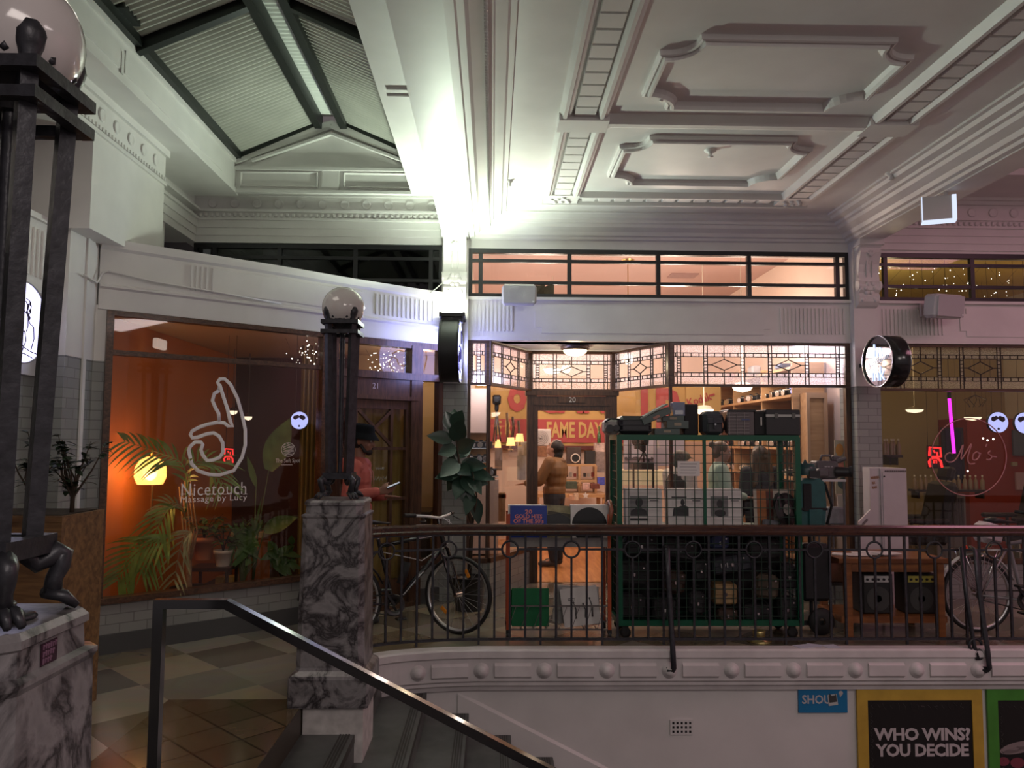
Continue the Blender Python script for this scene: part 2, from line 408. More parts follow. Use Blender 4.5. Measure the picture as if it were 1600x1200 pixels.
# ledge moulding with raised panels and bosses
b = MB()
b.sweep(WELL, [(0, 0.002), (.02, -.01), (.02, -.06), (-.0, -.075), (-.0, -.245), (-.02, -.262), (-.02, -.285), (-.05, -.30), (-.06, -.335), (-.1, -.345), (-.1, .002)], side=1)
def arc_at(path, s):
    for i in range(len(path) - 1):
        a = V((*path[i], 0)); c = V((*path[i + 1], 0)); L = (c - a).length
        if s <= L: return a + (c - a) * (s / L), (c - a).normalized()
        s -= L
    return c, (c - a).normalized()
wl0 = sum((V(WELL[i + 1]) - V(WELL[i])).length for i in range(30))
sc0 = wl0 + PX(1143, 6.4, 1040) + .1
bosses = [sc0 + k * .5 for k in range(-5, 9)]
for k, s in enumerate(bosses):
    if s < .5: continue
    p, d = arc_at(WELL, s); n = V((d.y, -d.x, 0))
    c = V((p.x, p.y, -.165))
    M = Matrix((d, V((0, 0, 1)), n)).transposed()
    b.lathe([(.062, 0), (.06, .008), (.045, .01), (.04, .024), (.02, .034), (.001, .037)], c + n * 0, 16, M)
    q = []
    for t in (.105, .2, .3, .395):
        p2, d2 = arc_at(WELL, s + t); n2 = V((d2.y, -d2.x, 0)); q.append((p2, n2))
    for (pa, na), (pb, nb) in zip(q, q[1:]):
        for z0, z1, o0, o1 in ((-.225, -.205, .0, .02), (-.205, -.125, .02, .02), (-.125, -.105, .02, 0)):
            b.quad(pa + na * o0 + V((0, 0, z0)), pb + nb * o0 + V((0, 0, z0)), pb + nb * o1 + V((0, 0, z1)), pa + na * o1 + V((0, 0, z1)))
    for (pa, na), e in ((q[0], 1), (q[-1], -1)):
        b.add([pa + na * .0 + V((0, 0, -.225)), pa + na * .02 + V((0, 0, -.205)), pa + na * .02 + V((0, 0, -.125)), pa + V((0, 0, -.105))], [(0, 1, 2, 3)])
S('trim_ledge', b, mat('ledge_paint', (.62, .58, .58), .5, var=.12, scale=4))
# slanting band on the well wall beside the stair
b = MB()
a0 = P(715, 1086, 6.45); a1 = V((2.4, 6.45, a0.z - (2.4 - a0.x) * .5))
for q, w in ((a0, 0), (a1, 0)): pass
b.add([V((a0.x, 6.465, a0.z)), V((a1.x, 6.465, a1.z)), V((a1.x, 6.5, a1.z + .03)), V((a0.x, 6.5, a0.z + .03)), V((a0.x, 6.465, a0.z - .4)), V((a1.x, 6.465, a1.z - .4))], [(0, 1, 2, 3), (4, 5, 1, 0)])
S('baseboard_stair', b, WALLW)
# stair
b = MB(); GR = mat('stair_stone', (.085, .09, .085), .45, var=.25, scale=6, bump=.1)
for k in range(1, 14):
    x0 = -1.18 + .335 * (k - 1); z = -.17 * k
    b.cm = 0; b.box(x0, x0 + .335, 1.3, 6.45, z - .3, z)
    b.cm = 1
    for j in range(4): b.box(x0 + .335 - .035 - j * .018, x0 + .335 - .026 - j * .018, 1.3, 6.44, z - .001, z + .003)
    b.box(x0 + .332, x0 + .3365, 1.3, 6.44, z - .05, z - .0)
S('stairs', b, [GR, mat('stair_nosing', (.03, .025, .022), .5)])
b = MB(); b.box(-1.2, -1.175, 1.3, 5.45, -.17, -.001); S('trim_landing', b, mat('landing_edge', (.05, .042, .03), .5))

# ---------------- facade: bay in front of the record shop
b = MB()
BX0, BX1, RX0, RX1 = -.27, 3.88, 4.14, 8.6
for x0, x1 in ((BX0, BX1), (RX0, RX1)):
    b.box(x0, x1, FY, FY + .3, 3.735, 4.7)             # header over the transom light
    b.box(x0, x1, FY, FY + .3, 2.735, 3.195)           # fascia
    b.box(x0, x1, FY - .045, FY + .05, 3.17, 3.2)
    b.box(x0, x1, FY - .02, FY + .05, 2.735, 2.775)
S('wall_back', b, WHITE)
def flutes(mb, p, q, z0, z1, n, w=.016, d=.014):
    p = V((*p, 0)); q = V((*q, 0)); dr = (q - p).normalized(); nr = V((dr.y, -dr.x, 0))
    for k in range(n):
        c = p + (q - p) * ((k + .5) / n); M = Matrix((dr, -nr, V((0, 0, 1)))).transposed()
        mb.obox(c + nr * 0 + V((0, 0, (z0 + z1) / 2)), (w, d * 2, z1 - z0), M)
def raised(mb, p, q, z0, z1, t=.012, notch=.07, side=(1, 1)):
    p = V((*p, 0)); q = V((*q, 0)); dr = (q - p).normalized(); nr = V((dr.y, -dr.x, 0)); W = (q - p).length; H = z1 - z0
    pol = []
    for L, s in ((0, side[0]), (W, side[1])):
        g = notch if L == 0 else -notch
        c = [(L, H * .2), (L + g, H * .2), (L + g, 0)] if s else [(L, 0)]
        c2 = [(L + g, H), (L + g, H * .8), (L, H * .8)] if s else [(L, H)]
        pol.append((c, c2))
    poly = pol[0][0] + pol[1][0][::-1] + pol[1][1][::-1] + pol[0][1]
    if side[0]: poly = pol[0][0] + pol[1][0][::-1] + pol[1][1][::-1] + pol[0][1]
    M = Matrix((dr, V((0, 0, 1)), nr)).transposed().to_4x4(); M.translation = p + V((0, 0, z0))
    mb.prism(poly, 0, t, M)
b = MB()
flutes(b, (-.25, FY), (.22, FY), 2.83, 3.11, 11)
flutes(b, (3.1, FY), (3.83, FY), 2.83, 3.11, 17)
raised(b, (.45, FY), (3.0, FY), 2.815, 3.125)
flutes(b, (RX0 + .08, FY), (RX0 + .78, FY), 2.83, 3.11, 16)
raised(b, (RX0 + .95, FY), (8.0, FY), 2.815, 3.125)
S('trim_fascia', b, WHITE)
# pilasters with tiled feet
for i, (x0, x1) in enumerate(((-.55, -.27), (3.88, 4.14))):
    b = MB(); b.box(x0, x1, FY - .1, FY + .3, 2.26, 4.2)
    S('wall_pilaster', b, WHITE)
    b = MB(); b.box(x0 - .0, x1 + .0, FY - .11, FY + .3, 0, 2.26); b.box(x0, x1, FY - .12, FY - .1, 0, .15)
    S('wall_pilaster_tiles', b, TILEG)
# scroll consoles on the pilasters
def console(name, xc, w, zt):
    b = MB(); y = FY - .1
    prof = [(0, zt), (.16, zt), (.165, zt - .05), (.145, zt - .07), (.15, zt - .12), (.135, zt - .16), (.10, zt - .24), (.085, zt - .33), (.10, zt - .42), (.125, zt - .46), (.12, zt - .52), (.08, zt - .55), (.10, zt - .58), (.085, zt - .64), (.05, zt - .68), (0, zt - .70)]
    M = Matrix(((0, 0, 1, xc - w / 2), (-1, 0, 0, y), (0, 1, 0, 0), (0, 0, 0, 1)))
    b.prism([(p[0], p[1]) for p in prof], 0, w, M)
    b.box(xc - w / 2 - .02, xc + w / 2 + .02, y - .185, y, zt - .045, zt + .02)
    for s in (-1, 1):
        b.cyl((xc + s * w * .5 - .012, y - .075, zt - .47), (xc + s * w * .5 + .012, y - .075, zt - .47), .055, n=14)
    for k in range(5):   # shell fan
        a = (k - 2) * .5; d = V((math.sin(a), 0, math.cos(a)))
        b.tube([V((xc, y - .15, zt - .17)), V((xc, y - .155, zt - .15)) + d * .03, V((xc, y - .145, zt - .15)) + d * .055], [.006, .012, .004], 5)
    for k in range(7):   # flower swag at the foot
        a = k * 2 * PI / 6; r = .05 if k < 6 else 0
        b.ball((xc + math.cos(a) * r, y - .115 + .02 * (math.sin(a) < 0), zt - .5 + math.sin(a) * r), (.03, .02, .03), 8)
    for s in (-1, 1):
        for j in range(3): b.ball((xc + s * (.03 + .02 * j), y - .085, zt - .6 - .02 * j + .02), (.022, .015, .03), 7)
    b.tube([(xc - .03, y - .115, zt - .2), (xc - .03, y - .09, zt - .38)], .008, 5); b.tube([(xc + .03, y - .115, zt - .2), (xc + .03, y - .09, zt - .38)], .008, 5)
    S(name, b, WHITE)
console('trim_console', -.41, .24, 3.85); console('trim_console', 4.01, .22, 3.80)

# metal framed transom lights
def transom(name, x0, x1, z0, z1, mull, bars, gm, y=FY + .03):
    e = SE(name, ((x0 + x1) / 2, y, z0)); b = MB(); t = .022
    b.box(x0, x1, y - .03, y + .03, z0, z0 + .045); b.box(x0, x1, y - .03, y + .03, z1 - .05, z1)
    b.box(x0, x0 + .04, y - .03, y + .03, z0, z1); b.box(x1 - .04, x1, y - .03, y + .03, z0, z1)
    for m in mull: b.box(m - t, m + t, y - .025, y + .025, z0, z1)
    for q in bars: b.box(x0, x1, y - .022, y + .022, q - .017, q + .017)
    part('window_frame', b, BLACK, e)
    b = MB(); b.box(x0, x1, y - .003, y + .003, z0, z1); part('pane', b, gm, e)
zb = [PZ(407, FY), PZ(441, FY)]
transom('window_1', BX0, BX1, 3.2, 3.735, [PX(q, FY, 420) for q in (751, 890, 1029, 1171, 1309)], zb, GLASS)
transom('window_2', RX0 - .0, RX1, 3.2, 3.735, [PX(q, FY, 420) for q in (1384, 1520)] + [6.4, 7.4], zb, GLASS)
transom('window_3', -3.22, -.55, 3.2, 3.76, [PX(q, FY, 420) for q in (436, 555, 673)] + [-3.0], [PZ(403, FY, 560), PZ(437, FY, 560)], GLASSD)
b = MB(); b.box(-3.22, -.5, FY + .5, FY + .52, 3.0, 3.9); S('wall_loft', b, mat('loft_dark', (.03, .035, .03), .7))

# ---------------- ceiling of the coffered bay
CZ = 4.05
b = MB(); b.box(-.3, 3.95, -2, FY, CZ, CZ + .08)
S('ceiling', b, WHITE)
b = MB()
CORN = [(0, -.22), (.05, -.215), (.06, -.19), (.1, -.185), (.12, -.15), (.2, -.12), (.215, -.09), (.25, -.085), (.26, -.06), (.33, -.05), (.345, -.02), (.38, -.018), (.38, 0), (0, 0)]
b.sweep([(-.26, -2), (-.26, FY), (3.88, FY), (3.88, -2)], [(o, CZ + z) for o, z in CORN], side=1)
S('trim_cornice', b, WHITE)
b = MB()   # bead row on the left cornice
for k in range(150):
    y = 3.0 + k * .036
    b.ball((-.05, y, CZ - .135), (.014, .013, .014), 6)
S('trim_beads', b, WHITE)
# beams either side
b = MB(); b.box(-.55, -.26, -2, FY, 3.85, 4.6); S('ceiling_beam', b, WHITE)
b = MB(); b.box(3.88, 4.14, -2, FY, 3.82, 4.6); S('ceiling_beam', b, WHITE)
# coffer strips: two ridges and a row of flat blocks
b = MB()
def ridge(x0, x1, y0, y1, d=.055):
    w = (x1 - x0)
    if w < (y1 - y0):
        b.prism([(x0, 0), (x0 + w * .15, -d * .5), (x0 + w * .3, -d), (x0 + w * .55, -d), (x0 + w * .6, -d * .8), (x0 + w * .85, -d * .6), (x1, 0)], y0, y1, Matrix(((1, 0, 0, 0), (0, 0, 1, 0), (0, 1, 0, CZ), (0, 0, 0, 1))))
    else:
        h = y1 - y0
        b.prism([(y0, 0), (y0 + h * .15, -d * .5), (y0 + h * .3, -d), (y0 + h * .55, -d), (y0 + h * .6, -d * .8), (y0 + h * .85, -d * .6), (y1, 0)], x0, x1, Matrix(((0, 0, 1, 0), (1, 0, 0, 0), (0, 1, 0, CZ), (0, 0, 0, 1))))
SA = (.47, .84); SB = (2.77, 3.13)
for x0, x1 in (SA, SB):
    for y0, y1 in ((1, 5.58), (5.8, 7.4)):
        ridge(x0, x0 + .1, y0, y1); ridge(x1 - .1, x1, y0, y1)
        n = round((y1 - y0) / .178)
        for k in range(n):
            s = (y1 - y0) / n; y = y0 + k * s
            b.box(x0 + .11, x1 - .11, y + .014, y + s - .014, CZ - .035, CZ)
            b.cm = 0
    b.box(x0, x1, 5.575, 5.8, CZ - .06, CZ)
    b.box(x0 + .02, x1 - .02, 7.4, 7.68, CZ - .04, CZ)
    for k in range(9):     # cast flower at the corner block
        a = k * .7; rr = .05 + .03 * (k % 2)
        b.ball(((x0 + x1) / 2 + math.cos(a) * rr * 1.3, 7.54 + math.sin(a) * rr, CZ - .045), (.028, .02, .014), 7)
ridge(SA[1], SB[0], 5.58, 5.8)
ridge(SA[1] - .02, SB[0] + .02, 7.38, 7.46); ridge(SA[0], SB[1], 7.63, 7.70)
for k in range(12):
    x = SA[1] + .03 + k * .158
    b.box(x, x + .12, 7.475, 7.62, CZ - .025, CZ)
S('ceiling_moulding', b, WHITE)
# plaster panels with scooped corners
def scoop(x0, x1, y0, y1, r):
    out = []
    for cx, cy, a in ((x0, y0, 0), (x0, y1, -90), (x1, y1, 180), (x1, y0, 90)):
        for k in range(9):
            t = math.radians(a + k * 90 / 8); out.append((cx + r * math.cos(t), cy + r * math.sin(t)))
    return out
b = MB()
for x0, x1, y0, y1 in ((1.05, 2.55, 6.02, 7.05), (1.05, 2.55, 4.48, 5.40), (1.05, 2.55, 2.6, 3.7)):
    path = scoop(x0, x1, y0, y1, .2)
    b.sweep(path, [(-.042, CZ), (-.038, CZ - .03), (-.024, CZ - .036), (-.018, CZ - .024), (-.008, CZ - .024), (-.002, CZ - .052), (.016, CZ - .052), (.024, CZ - .026), (.04, CZ)], closed=True)
S('ceiling_panel_moulding', b, WHITE)

# ---------------- upper part of the left bay: entablature, gable, roof light
b = MB()
for xa, xb in ((-3.3, -.5), (4.14, 8.6)):
    b.box(xa, xb, FY, FY + .3, 3.765, 5.2)
    for z0, z1, o in ((3.765, 3.84, .02), (3.84, 3.92, .035), (3.92, 4.0, .05), (4.0, 4.025, .075), (4.02, 4.1, .045), (4.09, 4.115, .075), (4.27, 4.31, .06), (4.31, 4.34, .1)): b.box(xa, xb, FY - o, FY + .02, z0, z1)
    n = int((xb - xa) / .062)
    for k in range(n): b.obox((xa + .03 + k * .062, FY - .052, 4.055), (.04, .026, .046), None, .01)
    n = int((xb - xa) / .235)
    for k in range(n):
        x = PX(675, FY, 316) - k * .235 if xa < 0 else xa + .18 + k * .235
        if xa + .04 < x < xb - .04: b.lathe([(.05, 0), (.05, .012), (.04, .014), (.034, .01), (.02, .012), (.001, .012)], (x, FY - .018, 4.19), 16, Matrix(((1, 0, 0), (0, 0, -1), (0, 1, 0))))
    b.box(xa, xb, FY - .018, FY, 4.11, 4.28)
S('wall_entablature', b, WHITE)
GX, GZ0, GZ1, GH = -1.71, 4.22, 4.99, .99
GY = 8.1
b = MB()
b.add([(GX - GH, GY, GZ0), (GX + GH + .6, GY, GZ0), (GX + GH + .6, GY, 4.59), (GX + GH, GY, 4.59), (GX, GY, GZ1), (GX - GH, GY, 4.59)], [(0, 1, 2, 3, 4, 5)])
b.box(GX - GH, GX + GH + .6, GY - .03, GY + .02, GZ0, GZ0 + .03); b.box(GX - GH, GX + GH + .6, GY - .04, GY + .02, 4.46, 4.49)
b.box(GX - .09, GX + .09, GY - .02, GY, GZ0, 4.47)
for xa, xb in ((GX - GH + .06, GX - .14), (GX + .14, GX + GH)):
    b.sweep([(xa, 0), (xb, 0), (xb, .15), (xa, .15)], [(-.012, 0), (0, .02), (.012, 0)], closed=True)
    for i in range(len(b.v) - 12, len(b.v)): p = b.v[i]; b.v[i] = V((p.x, GY - p.z, GZ0 + .07 + p.y))
for s in (-1, 1):      # raked mouldings
    b.bar((GX, GY - .02, GZ1 - .05), (GX + s * GH, GY - .02, 4.55), .05, .07)
    b.bar((GX, GY - .03, GZ1 - .14), (GX + s * GH * .82, GY - .03, 4.55), .05, .025)
    b.bar((GX - .0, GY + .0, GZ1 - .015), (GX + s * GH, GY + .0, 4.6), .09, .04)
b.box(GX - GH, GX + GH + .6, GY + .02, FY, GZ0 + .1, GZ0 + .14)
S('wall_gable', b, WHITE)
# fascia of the light well, left and right
b = MB()
b.box(-2.78, -2.70, -2, GY + .02, GZ0 + .02, 4.60)
b.box(-3.6, -2.70, -2, GY + .1, GZ0, GZ0 + .03)
b.box(-2.712, -2.685, -2, GY, GZ0 - .004, GZ0 + .05); b.box(-2.705, -2.68, -2, GY, 4.53, 4.6)
for y0, y1 in ((1, 5.55), (5.62, 7.7)): b.box(-2.705, -2.692, y0, y1, 4.31, 4.48)
b.box(-2.71, -2.685, 5.55, 5.585, 4.28, 4.44)
S('wall_lightwell', b, WHITE)
b = MB()
b.box(-.86, -.56, -2, 8.07, 4.22, 4.62)
b.box(-.8, -.63, 5.7, 8.0, 4.205, 4.222); b.box(-.8, -.63, 1, 5.5, 4.205, 4.222); b.box(-.79, -.64, 5.58, 5.61, 4.20, 4.222)
S('ceiling_lightwell_edge', b, WHITE)
# corrugated roof sheets
def corrug(name, xe, xr, ze, zr, y0, y1, m, step=.06, amp=.016):
    b = MB(); n = int((y1 - y0) / step * 6); vs = []
    nrm = V((zr - ze, 0, abs(xr - xe)))
    nrm = V((-(zr - ze) * (1 if xr > xe else -1), 0, abs(xr - xe))).normalized()
    for i in range(n + 1):
        y = y0 + (y1 - y0) * i / n; o = nrm * (amp * math.sin(2 * PI * (y - y0) / step))
        vs += [V((xe, y, ze)) + o, V((xr, y, zr)) + o]
    b.add(vs, [(2 * i, 2 * i + 1, 2 * i + 3, 2 * i + 2) for i in range(n)], True)
    S(name, b, m)
CORR = mat('corrugated_plastic_sheet', (.47, .47, .42), .22, var=.12, scale=2)
corrug('roof_sheet', GX - GH - .06, GX - .13, 4.60, 4.99, .5, GY + .02, CORR)
corrug('roof_sheet', GX + GH + .06, GX + .13, 4.60, 4.99, .5, GY + .02, CORR)
b = MB(); RIDGE = mat('ridge_sheet', (.85, .88, .82), .35)
n = 700; vs = []
for i in range(n + 1):
    y = .5 + (GY - .48) * i / n; o = .012 * math.sin(i * 2 * PI / 6)
    vs += [(GX - .14, y, 5.07 + o), (GX + .14, y, 5.07 + o)]
b.add(vs, [(2 * i, 2 * i + 1, 2 * i + 3, 2 * i + 2) for i in range(n)], True); S('roof_ridge_sheet', b, RIDGE)
# steel of the roof
b = MB()
for s in (-1, 1):
    b.box(GX + s * .13 - .035, GX + s * .13 + .035, .5, GY - .01, 4.90, 5.04)
    xe = GX + s * GH
    b.bar((xe - s * .02, .5, 4.605), (xe - s * .02, GY, 4.605), .10, .07)
    for y in (5.78, 3.4, 8.06): b.bar((GX + s * .16, y, 4.95), (xe, y, 4.575), .07 if y < 8 else .03, .09 if y < 8 else .04)
    b.obox((xe - s * .09, 5.45, 4.66), (.07, .25, .04))
S('roof_beam', b, STEEL)

# ---------------- frieze and pier on the left
b = MB()
b.box(-3.7, -2.93, -2, 6.93, 3.90, GZ0)
b.box(-2.95, -2.90, -2, 6.95, 4.16, GZ0); b.box(-2.95, -2.915, -2, 6.94, 3.90, 3.93)
for k in range(90):
    y = 6.9 - k * .05
    b.obox((-2.925, y, 3.955), (.02, .026, .03))
for k in range(18): b.lathe([(.05, 0), (.05, .012), (.04, .014), (.034, .01), (.001, .012)], (-2.93, 6.72 - k * .235, 4.06), 16, Matrix(((0, 0, 1), (1, 0, 0), (0, 1, 0))))
b.box(-3.6, -2.935, 5.69, 6.93, 3.18, 3.9)
b.box(-3.6, -3.22, 6.9, FY, 3.765, 5.2); b.box(-3.6, -3.22, 6.9, 7.65, 3.18, 3.8)
for z0, z1, o in ((3.765, 3.84, .02), (3.84, 3.92, .035), (3.92, 4.0, .05), (4.0, 4.025, .075), (4.09, 4.115, .09), (4.27, 4.31, .06)): b.box(-3.3, -3.22 + o, 6.94, FY, z0, z1)
S('wall_left_frieze', b, WHITE)
b = MB()   # the pier between the two shopfronts and the lintel of the nearer one
b.box(-3.55, -3.10, 5.75, 6.17, 2.26, 3.24); b.box(-3.55, -3.07, 5.73, 6.2, 3.2, 3.25)
b.box(-3.6, -3.2, 2.0, 5.76, 2.68, 3.22); b.box(-3.6, -3.17, 2.0, 5.76, 3.18, 3.22)
b.box(-3.10, -3.085, 5.98, 6.02, 0.0, 3.2)
b.box(-3.45, -3.27, 4.6, 5.75, 2.1, 2.7)
flutes(b, (-3.2, 5.1), (-3.2, 5.6), 2.78, 3.12, 9)
S('wall_left', b, WHITE)
b = MB(); b.box(-3.6, -3.104, 5.75, 6.17, 0, 2.26); b.box(-3.6, -3.3, 2.0, 5.75, 0, 2.1); S('wall_left_tiles', b, TILEY)
b = MB(); b.box(-3.7, -3.6, -2, 9.7, -.1, 5.2); S('wall_left_outer', b, mat('dark_backing', (.03, .028, .026), .8))

# ---------------- slanting shopfront (number 21)
L21 = crom([(-3.09, 6.17), (-2.5, 6.655), (-1.96, 7.10), (-1.5, 7.53), (-1.09, 7.88), (-.8, 8.12), (-.55, 8.29)], 4)
def on21(px):
    """point of the shopfront line seen at image column px (at eye level)"""
    for i in range(len(L21) - 1):
        a, c = L21[i], L21[i + 1]
        xa, xc = pix((a[0], a[1], 1.65))[0], pix((c[0], c[1], 1.65))[0]
        if xa <= px <= xc:
            lo, hi = 0, 1
            for _ in range(30):
                t = (lo + hi) / 2; x = pix((a[0] + (c[0] - a[0]) * t, a[1] + (c[1] - a[1]) * t, 1.65))[0]
                lo, hi = (t, hi) if x < px else (lo, t)
            return (a[0] + (c[0] - a[0]) * t, a[1] + (c[1] - a[1]) * t), (V((*c, 0)) - V((*a, 0))).normalized()
    return L21[-1], V((.8, .6, 0))
def between(p0, p1):
    """sub-path of the shopfront line between two columns"""
    a = on21(p0)[0]; c = on21(p1)[0]
    return [a] + [q for q in L21 if a[0] + .01 < q[0] < c[0] - .01] + [c]
b = MB()
b.sweep(L21, [(0, 2.665), (.012, 2.67), (.012, 2.83), (.035, 2.845), (.035, 2.86), (.012, 2.875), (.012, 3.14), (.04, 3.16), (.045, 3.2), (.045, 3.225), (-.35, 3.225), (-.35, 2.665)], side=1)
S('wall_lintel', b, WHITE)
b = MB()
pa = between(580, 676)
for k in range(14):
    q, d = on21(583 + k * 6.9); n = V((d.y, -d.x, 0)); M = Matrix((d, -n, V((0, 0, 1)))).transposed()
    b.obox(V((*q, 3.01)) + n * .015, (.018, .03, .21), M)
pp = [on21(x)[0] for x in (322, 400, 480, 560)]
b.sweep(pp, [(.01, 2.9), (.026, 2.91), (.026, 3.11), (.01, 3.12)], side=1)
for x in (290, 298, 306, 314):
    q, d = on21(x); n = V((d.y, -d.x, 0)); M = Matrix((d, -n, V((0, 0, 1)))).transposed()
    b.obox(V((*q, 3.01)) + n * .014, (.02, .02, .21), M)
S('trim_lintel', b, WHITE)
b = MB(); b.add([(*q, 3.222) for q in L21] + [(-.55, FY, 3.222), (-3.22, FY, 3.222), (-3.22, 6.5, 3.222)], [list(range(len(L21) + 3))]); S('ceiling_shop_top', b, WHITE)
# stall riser
b = MB(); rz = between(158, 508)
b.sweep(rz, [(.01, 0.15), (.01, .385), (-.2, .385), (-.2, .15)], side=1); b.sweep(between(655, 694), [(.01, .15), (.01, .385), (-.2, .385), (-.2, .15)], side=1); S('wall_riser', b, TILED)
b = MB(); b.sweep(between(158, 508), [(.02, 0), (.02, .15), (-.1, .15), (-.1, 0)], side=1); b.sweep(between(655, 694), [(.02, 0), (.02, .15), (-.1, .15), (-.1, 0)], side=1); S('baseboard_riser', b, mat('dark_skirting', (.07, .07, .07), .5))
b = MB(); JL = [(-3.14, 6.12)] + between(151, 161)
b.sweep(JL, [(.0, 2.26), (.0, 2.7), (-.12, 2.7), (-.12, 2.26)], side=1); S('wall_jamb', b, WHITE)
b = MB(); b.sweep(JL, [(.0, 0), (.0, 2.26), (-.12, 2.26), (-.12, 0)], side=1); S('wall_jamb_tiles', b, TILED)
W21 = SE('window_4', (*on21(330)[0], .385))
def rail21(mb, x0, x1, z0, z1, o0=.03, o1=-.06): mb.sweep(between(x0, x1), [(o0, z0), (o0, z1), (o1, z1), (o1, z0)], side=1)
def post21(mb, x, z0, z1, w=.06, o=.035, dp=.1):
    q, d = on21(x); n = V((d.y, -d.x, 0)); M = Matrix((d, -n, V((0, 0, 1)))).transposed()
    mb.obox(V((*q, (z0 + z1) / 2)) + n * (o - dp / 2), (w, dp, z1 - z0), M)
b = MB()
rail21(b, 160, 508, .385, .43, .05); rail21(b, 160, 508, 2.625, 2.665, .03); rail21(b, 166, 500, 2.315, 2.355, .02)
post21(b, 163.5, .385, 2.665, .05); post21(b, 504, .385, 2.665, .07)
part('window_frame', b, DKWOODX, W21)
b = MB(); b.sweep(between(166, 502), [(.003, .42), (.003, 2.63), (-.003, 2.63), (-.003, .42)], side=1); part('pane', b, GLASS, W21)
# door 21 and its surround
D21 = SE('door_1', (*on21(583)[0], 0)); b = MB()
post21(b, 516, .0, 2.63, .10, .04, .16); post21(b, 648, 0, 2.63, .13, .04, .16); post21(b, 686, .385, 2.63, .05, .03)
rail21(b, 512, 690, 2.6, 2.665, .03, -.1); rail21(b, 512, 690, 2.27, 2.34, .05, -.1); rail21(b, 517, 650, 2.1, 2.27, .02, -.1); rail21(b, 516, 650, 2.06, 2.10, .05, -.12); rail21(b, 655, 690, .385, .45, .03)
rail21(b, 516, 650, 0, .04, .06, -.1)
part('door_frame', b, DKWOOD, D21)
b = MB(); post21(b, 528, .04, 2.06, .075, .0, .05); post21(b, 640, .04, 2.06, .085, .0, .05); rail21(b, 528, 640, 1.97, 2.06, .0, -.05); rail21(b, 528, 640, .04, .28, .0, -.05)
post21(b, 612, .28, 1.97, .03, .0, .045); post21(b, 556, .28, 1.97, .03, .0, .045)
rail21(b, 528, 640, 1.56, 1.59, -.0, -.045); rail21(b, 528, 640, 1.06, 1.09, -.0, -.045)
q0, d0 = on21(557); q1, _ = on21(611)
b.bar((q0[0], q0[1] + .02, 1.6), (q1[0], q1[1] + .02, 1.96), .03, .03); b.bar((q0[0], q0[1] + .02, 1.96), (q1[0], q1[1] + .02, 1.6), .03, .03)
part('door_leaf', b, DKWOOD, D21)
b = MB(); b.sweep(between(529, 640), [(-.02, .2), (-.02, 2.0), (-.025, 2.0), (-.025, .2)], side=1); b.sweep(between(520, 686), [(-.02, 2.33), (-.02, 2.61), (-.025, 2.61), (-.025, 2.33)], side=1); b.sweep(between(655, 686), [(-.02, .43), (-.02, 2.3), (-.025, 2.3), (-.025, .43)], side=1)
part('pane', b, GLASS, D21)
q, d = on21(583); n = V((d.y, -d.x, 0))
b = text_mb('21', V((*q, 2.195)) + n * .023, d, (0, 0, 1), h=.055); part('number', b, mat('silver_number', (.6, .58, .55), .3, metal=.6), D21)
# soft white wordings on the door glass
WHITEV = mat('white_vinyl', (.72, .70, .70), .5)
q, d = on21(594)
for j, (w, h) in enumerate(((.1, .035), (.16, .045), (.12, .025))):
    bb = MB(); z = 1.38 - .1 * j
    bb.tube([V((*q, z)) + d * (w * (t / 14 - .5)) + V((0, 0, h * .5 * math.sin(t * 2.3 + j))) + n * .002 for t in range(15)], .004, 4); part('lettering', bb, mat('dim_white_vinyl', (.35, .33, .28), .6), D21)
# inside of shop 21
b = MB(); ORW = mat('orange_wall', (.55, .17, .035), .6, var=.06, scale=2)
b.box(-3.23, -3.15, 6.2, 9.7, 0, 2.66); S('wall_orange', b, ORW)
b = MB(); b.box(-3.2, -.4, 9.7, 9.75, 0, 2.7); S('wall_shop_back', b, mat('maroon_wall', (.07, .028, .018), .7))
b = MB(); b.box(-1.7, -.42, 9.3, 9.69, 0, 2.66); S('wall_shop_partition', b, mat('tan_wall', (.42, .33, .2), .7))
b = MB(); b.box(-.44, -.36, 8.6, 9.75, 0, 2.7); S('wall_shop_side', b, mat('tan_wall', (.42, .33, .2), .7))
b = MB(); b.add([(*q, 2.662) for q in offset_path(L21, .05)] + [(-.4, FY + .2, 2.662), (-.4, 9.75, 2.662), (-3.2, 9.75, 2.662), (-3.2, 6.25, 2.662)], [list(range(len(L21) + 4))]); S('ceiling_shop', b, mat('shop_ceiling', (.66, .54, .4), .7))
b = MB(); b.add([(*q, .1) for q in offset_path(L21, .05)] + [(-.4, FY + .2, .1), (-.4, 9.75, .1), (-3.1, 9.75, .1)], [list(range(len(L21) + 3))]); S('floor_shop', b, mat('shop_floor_dark', (.05, .035, .025), .5))
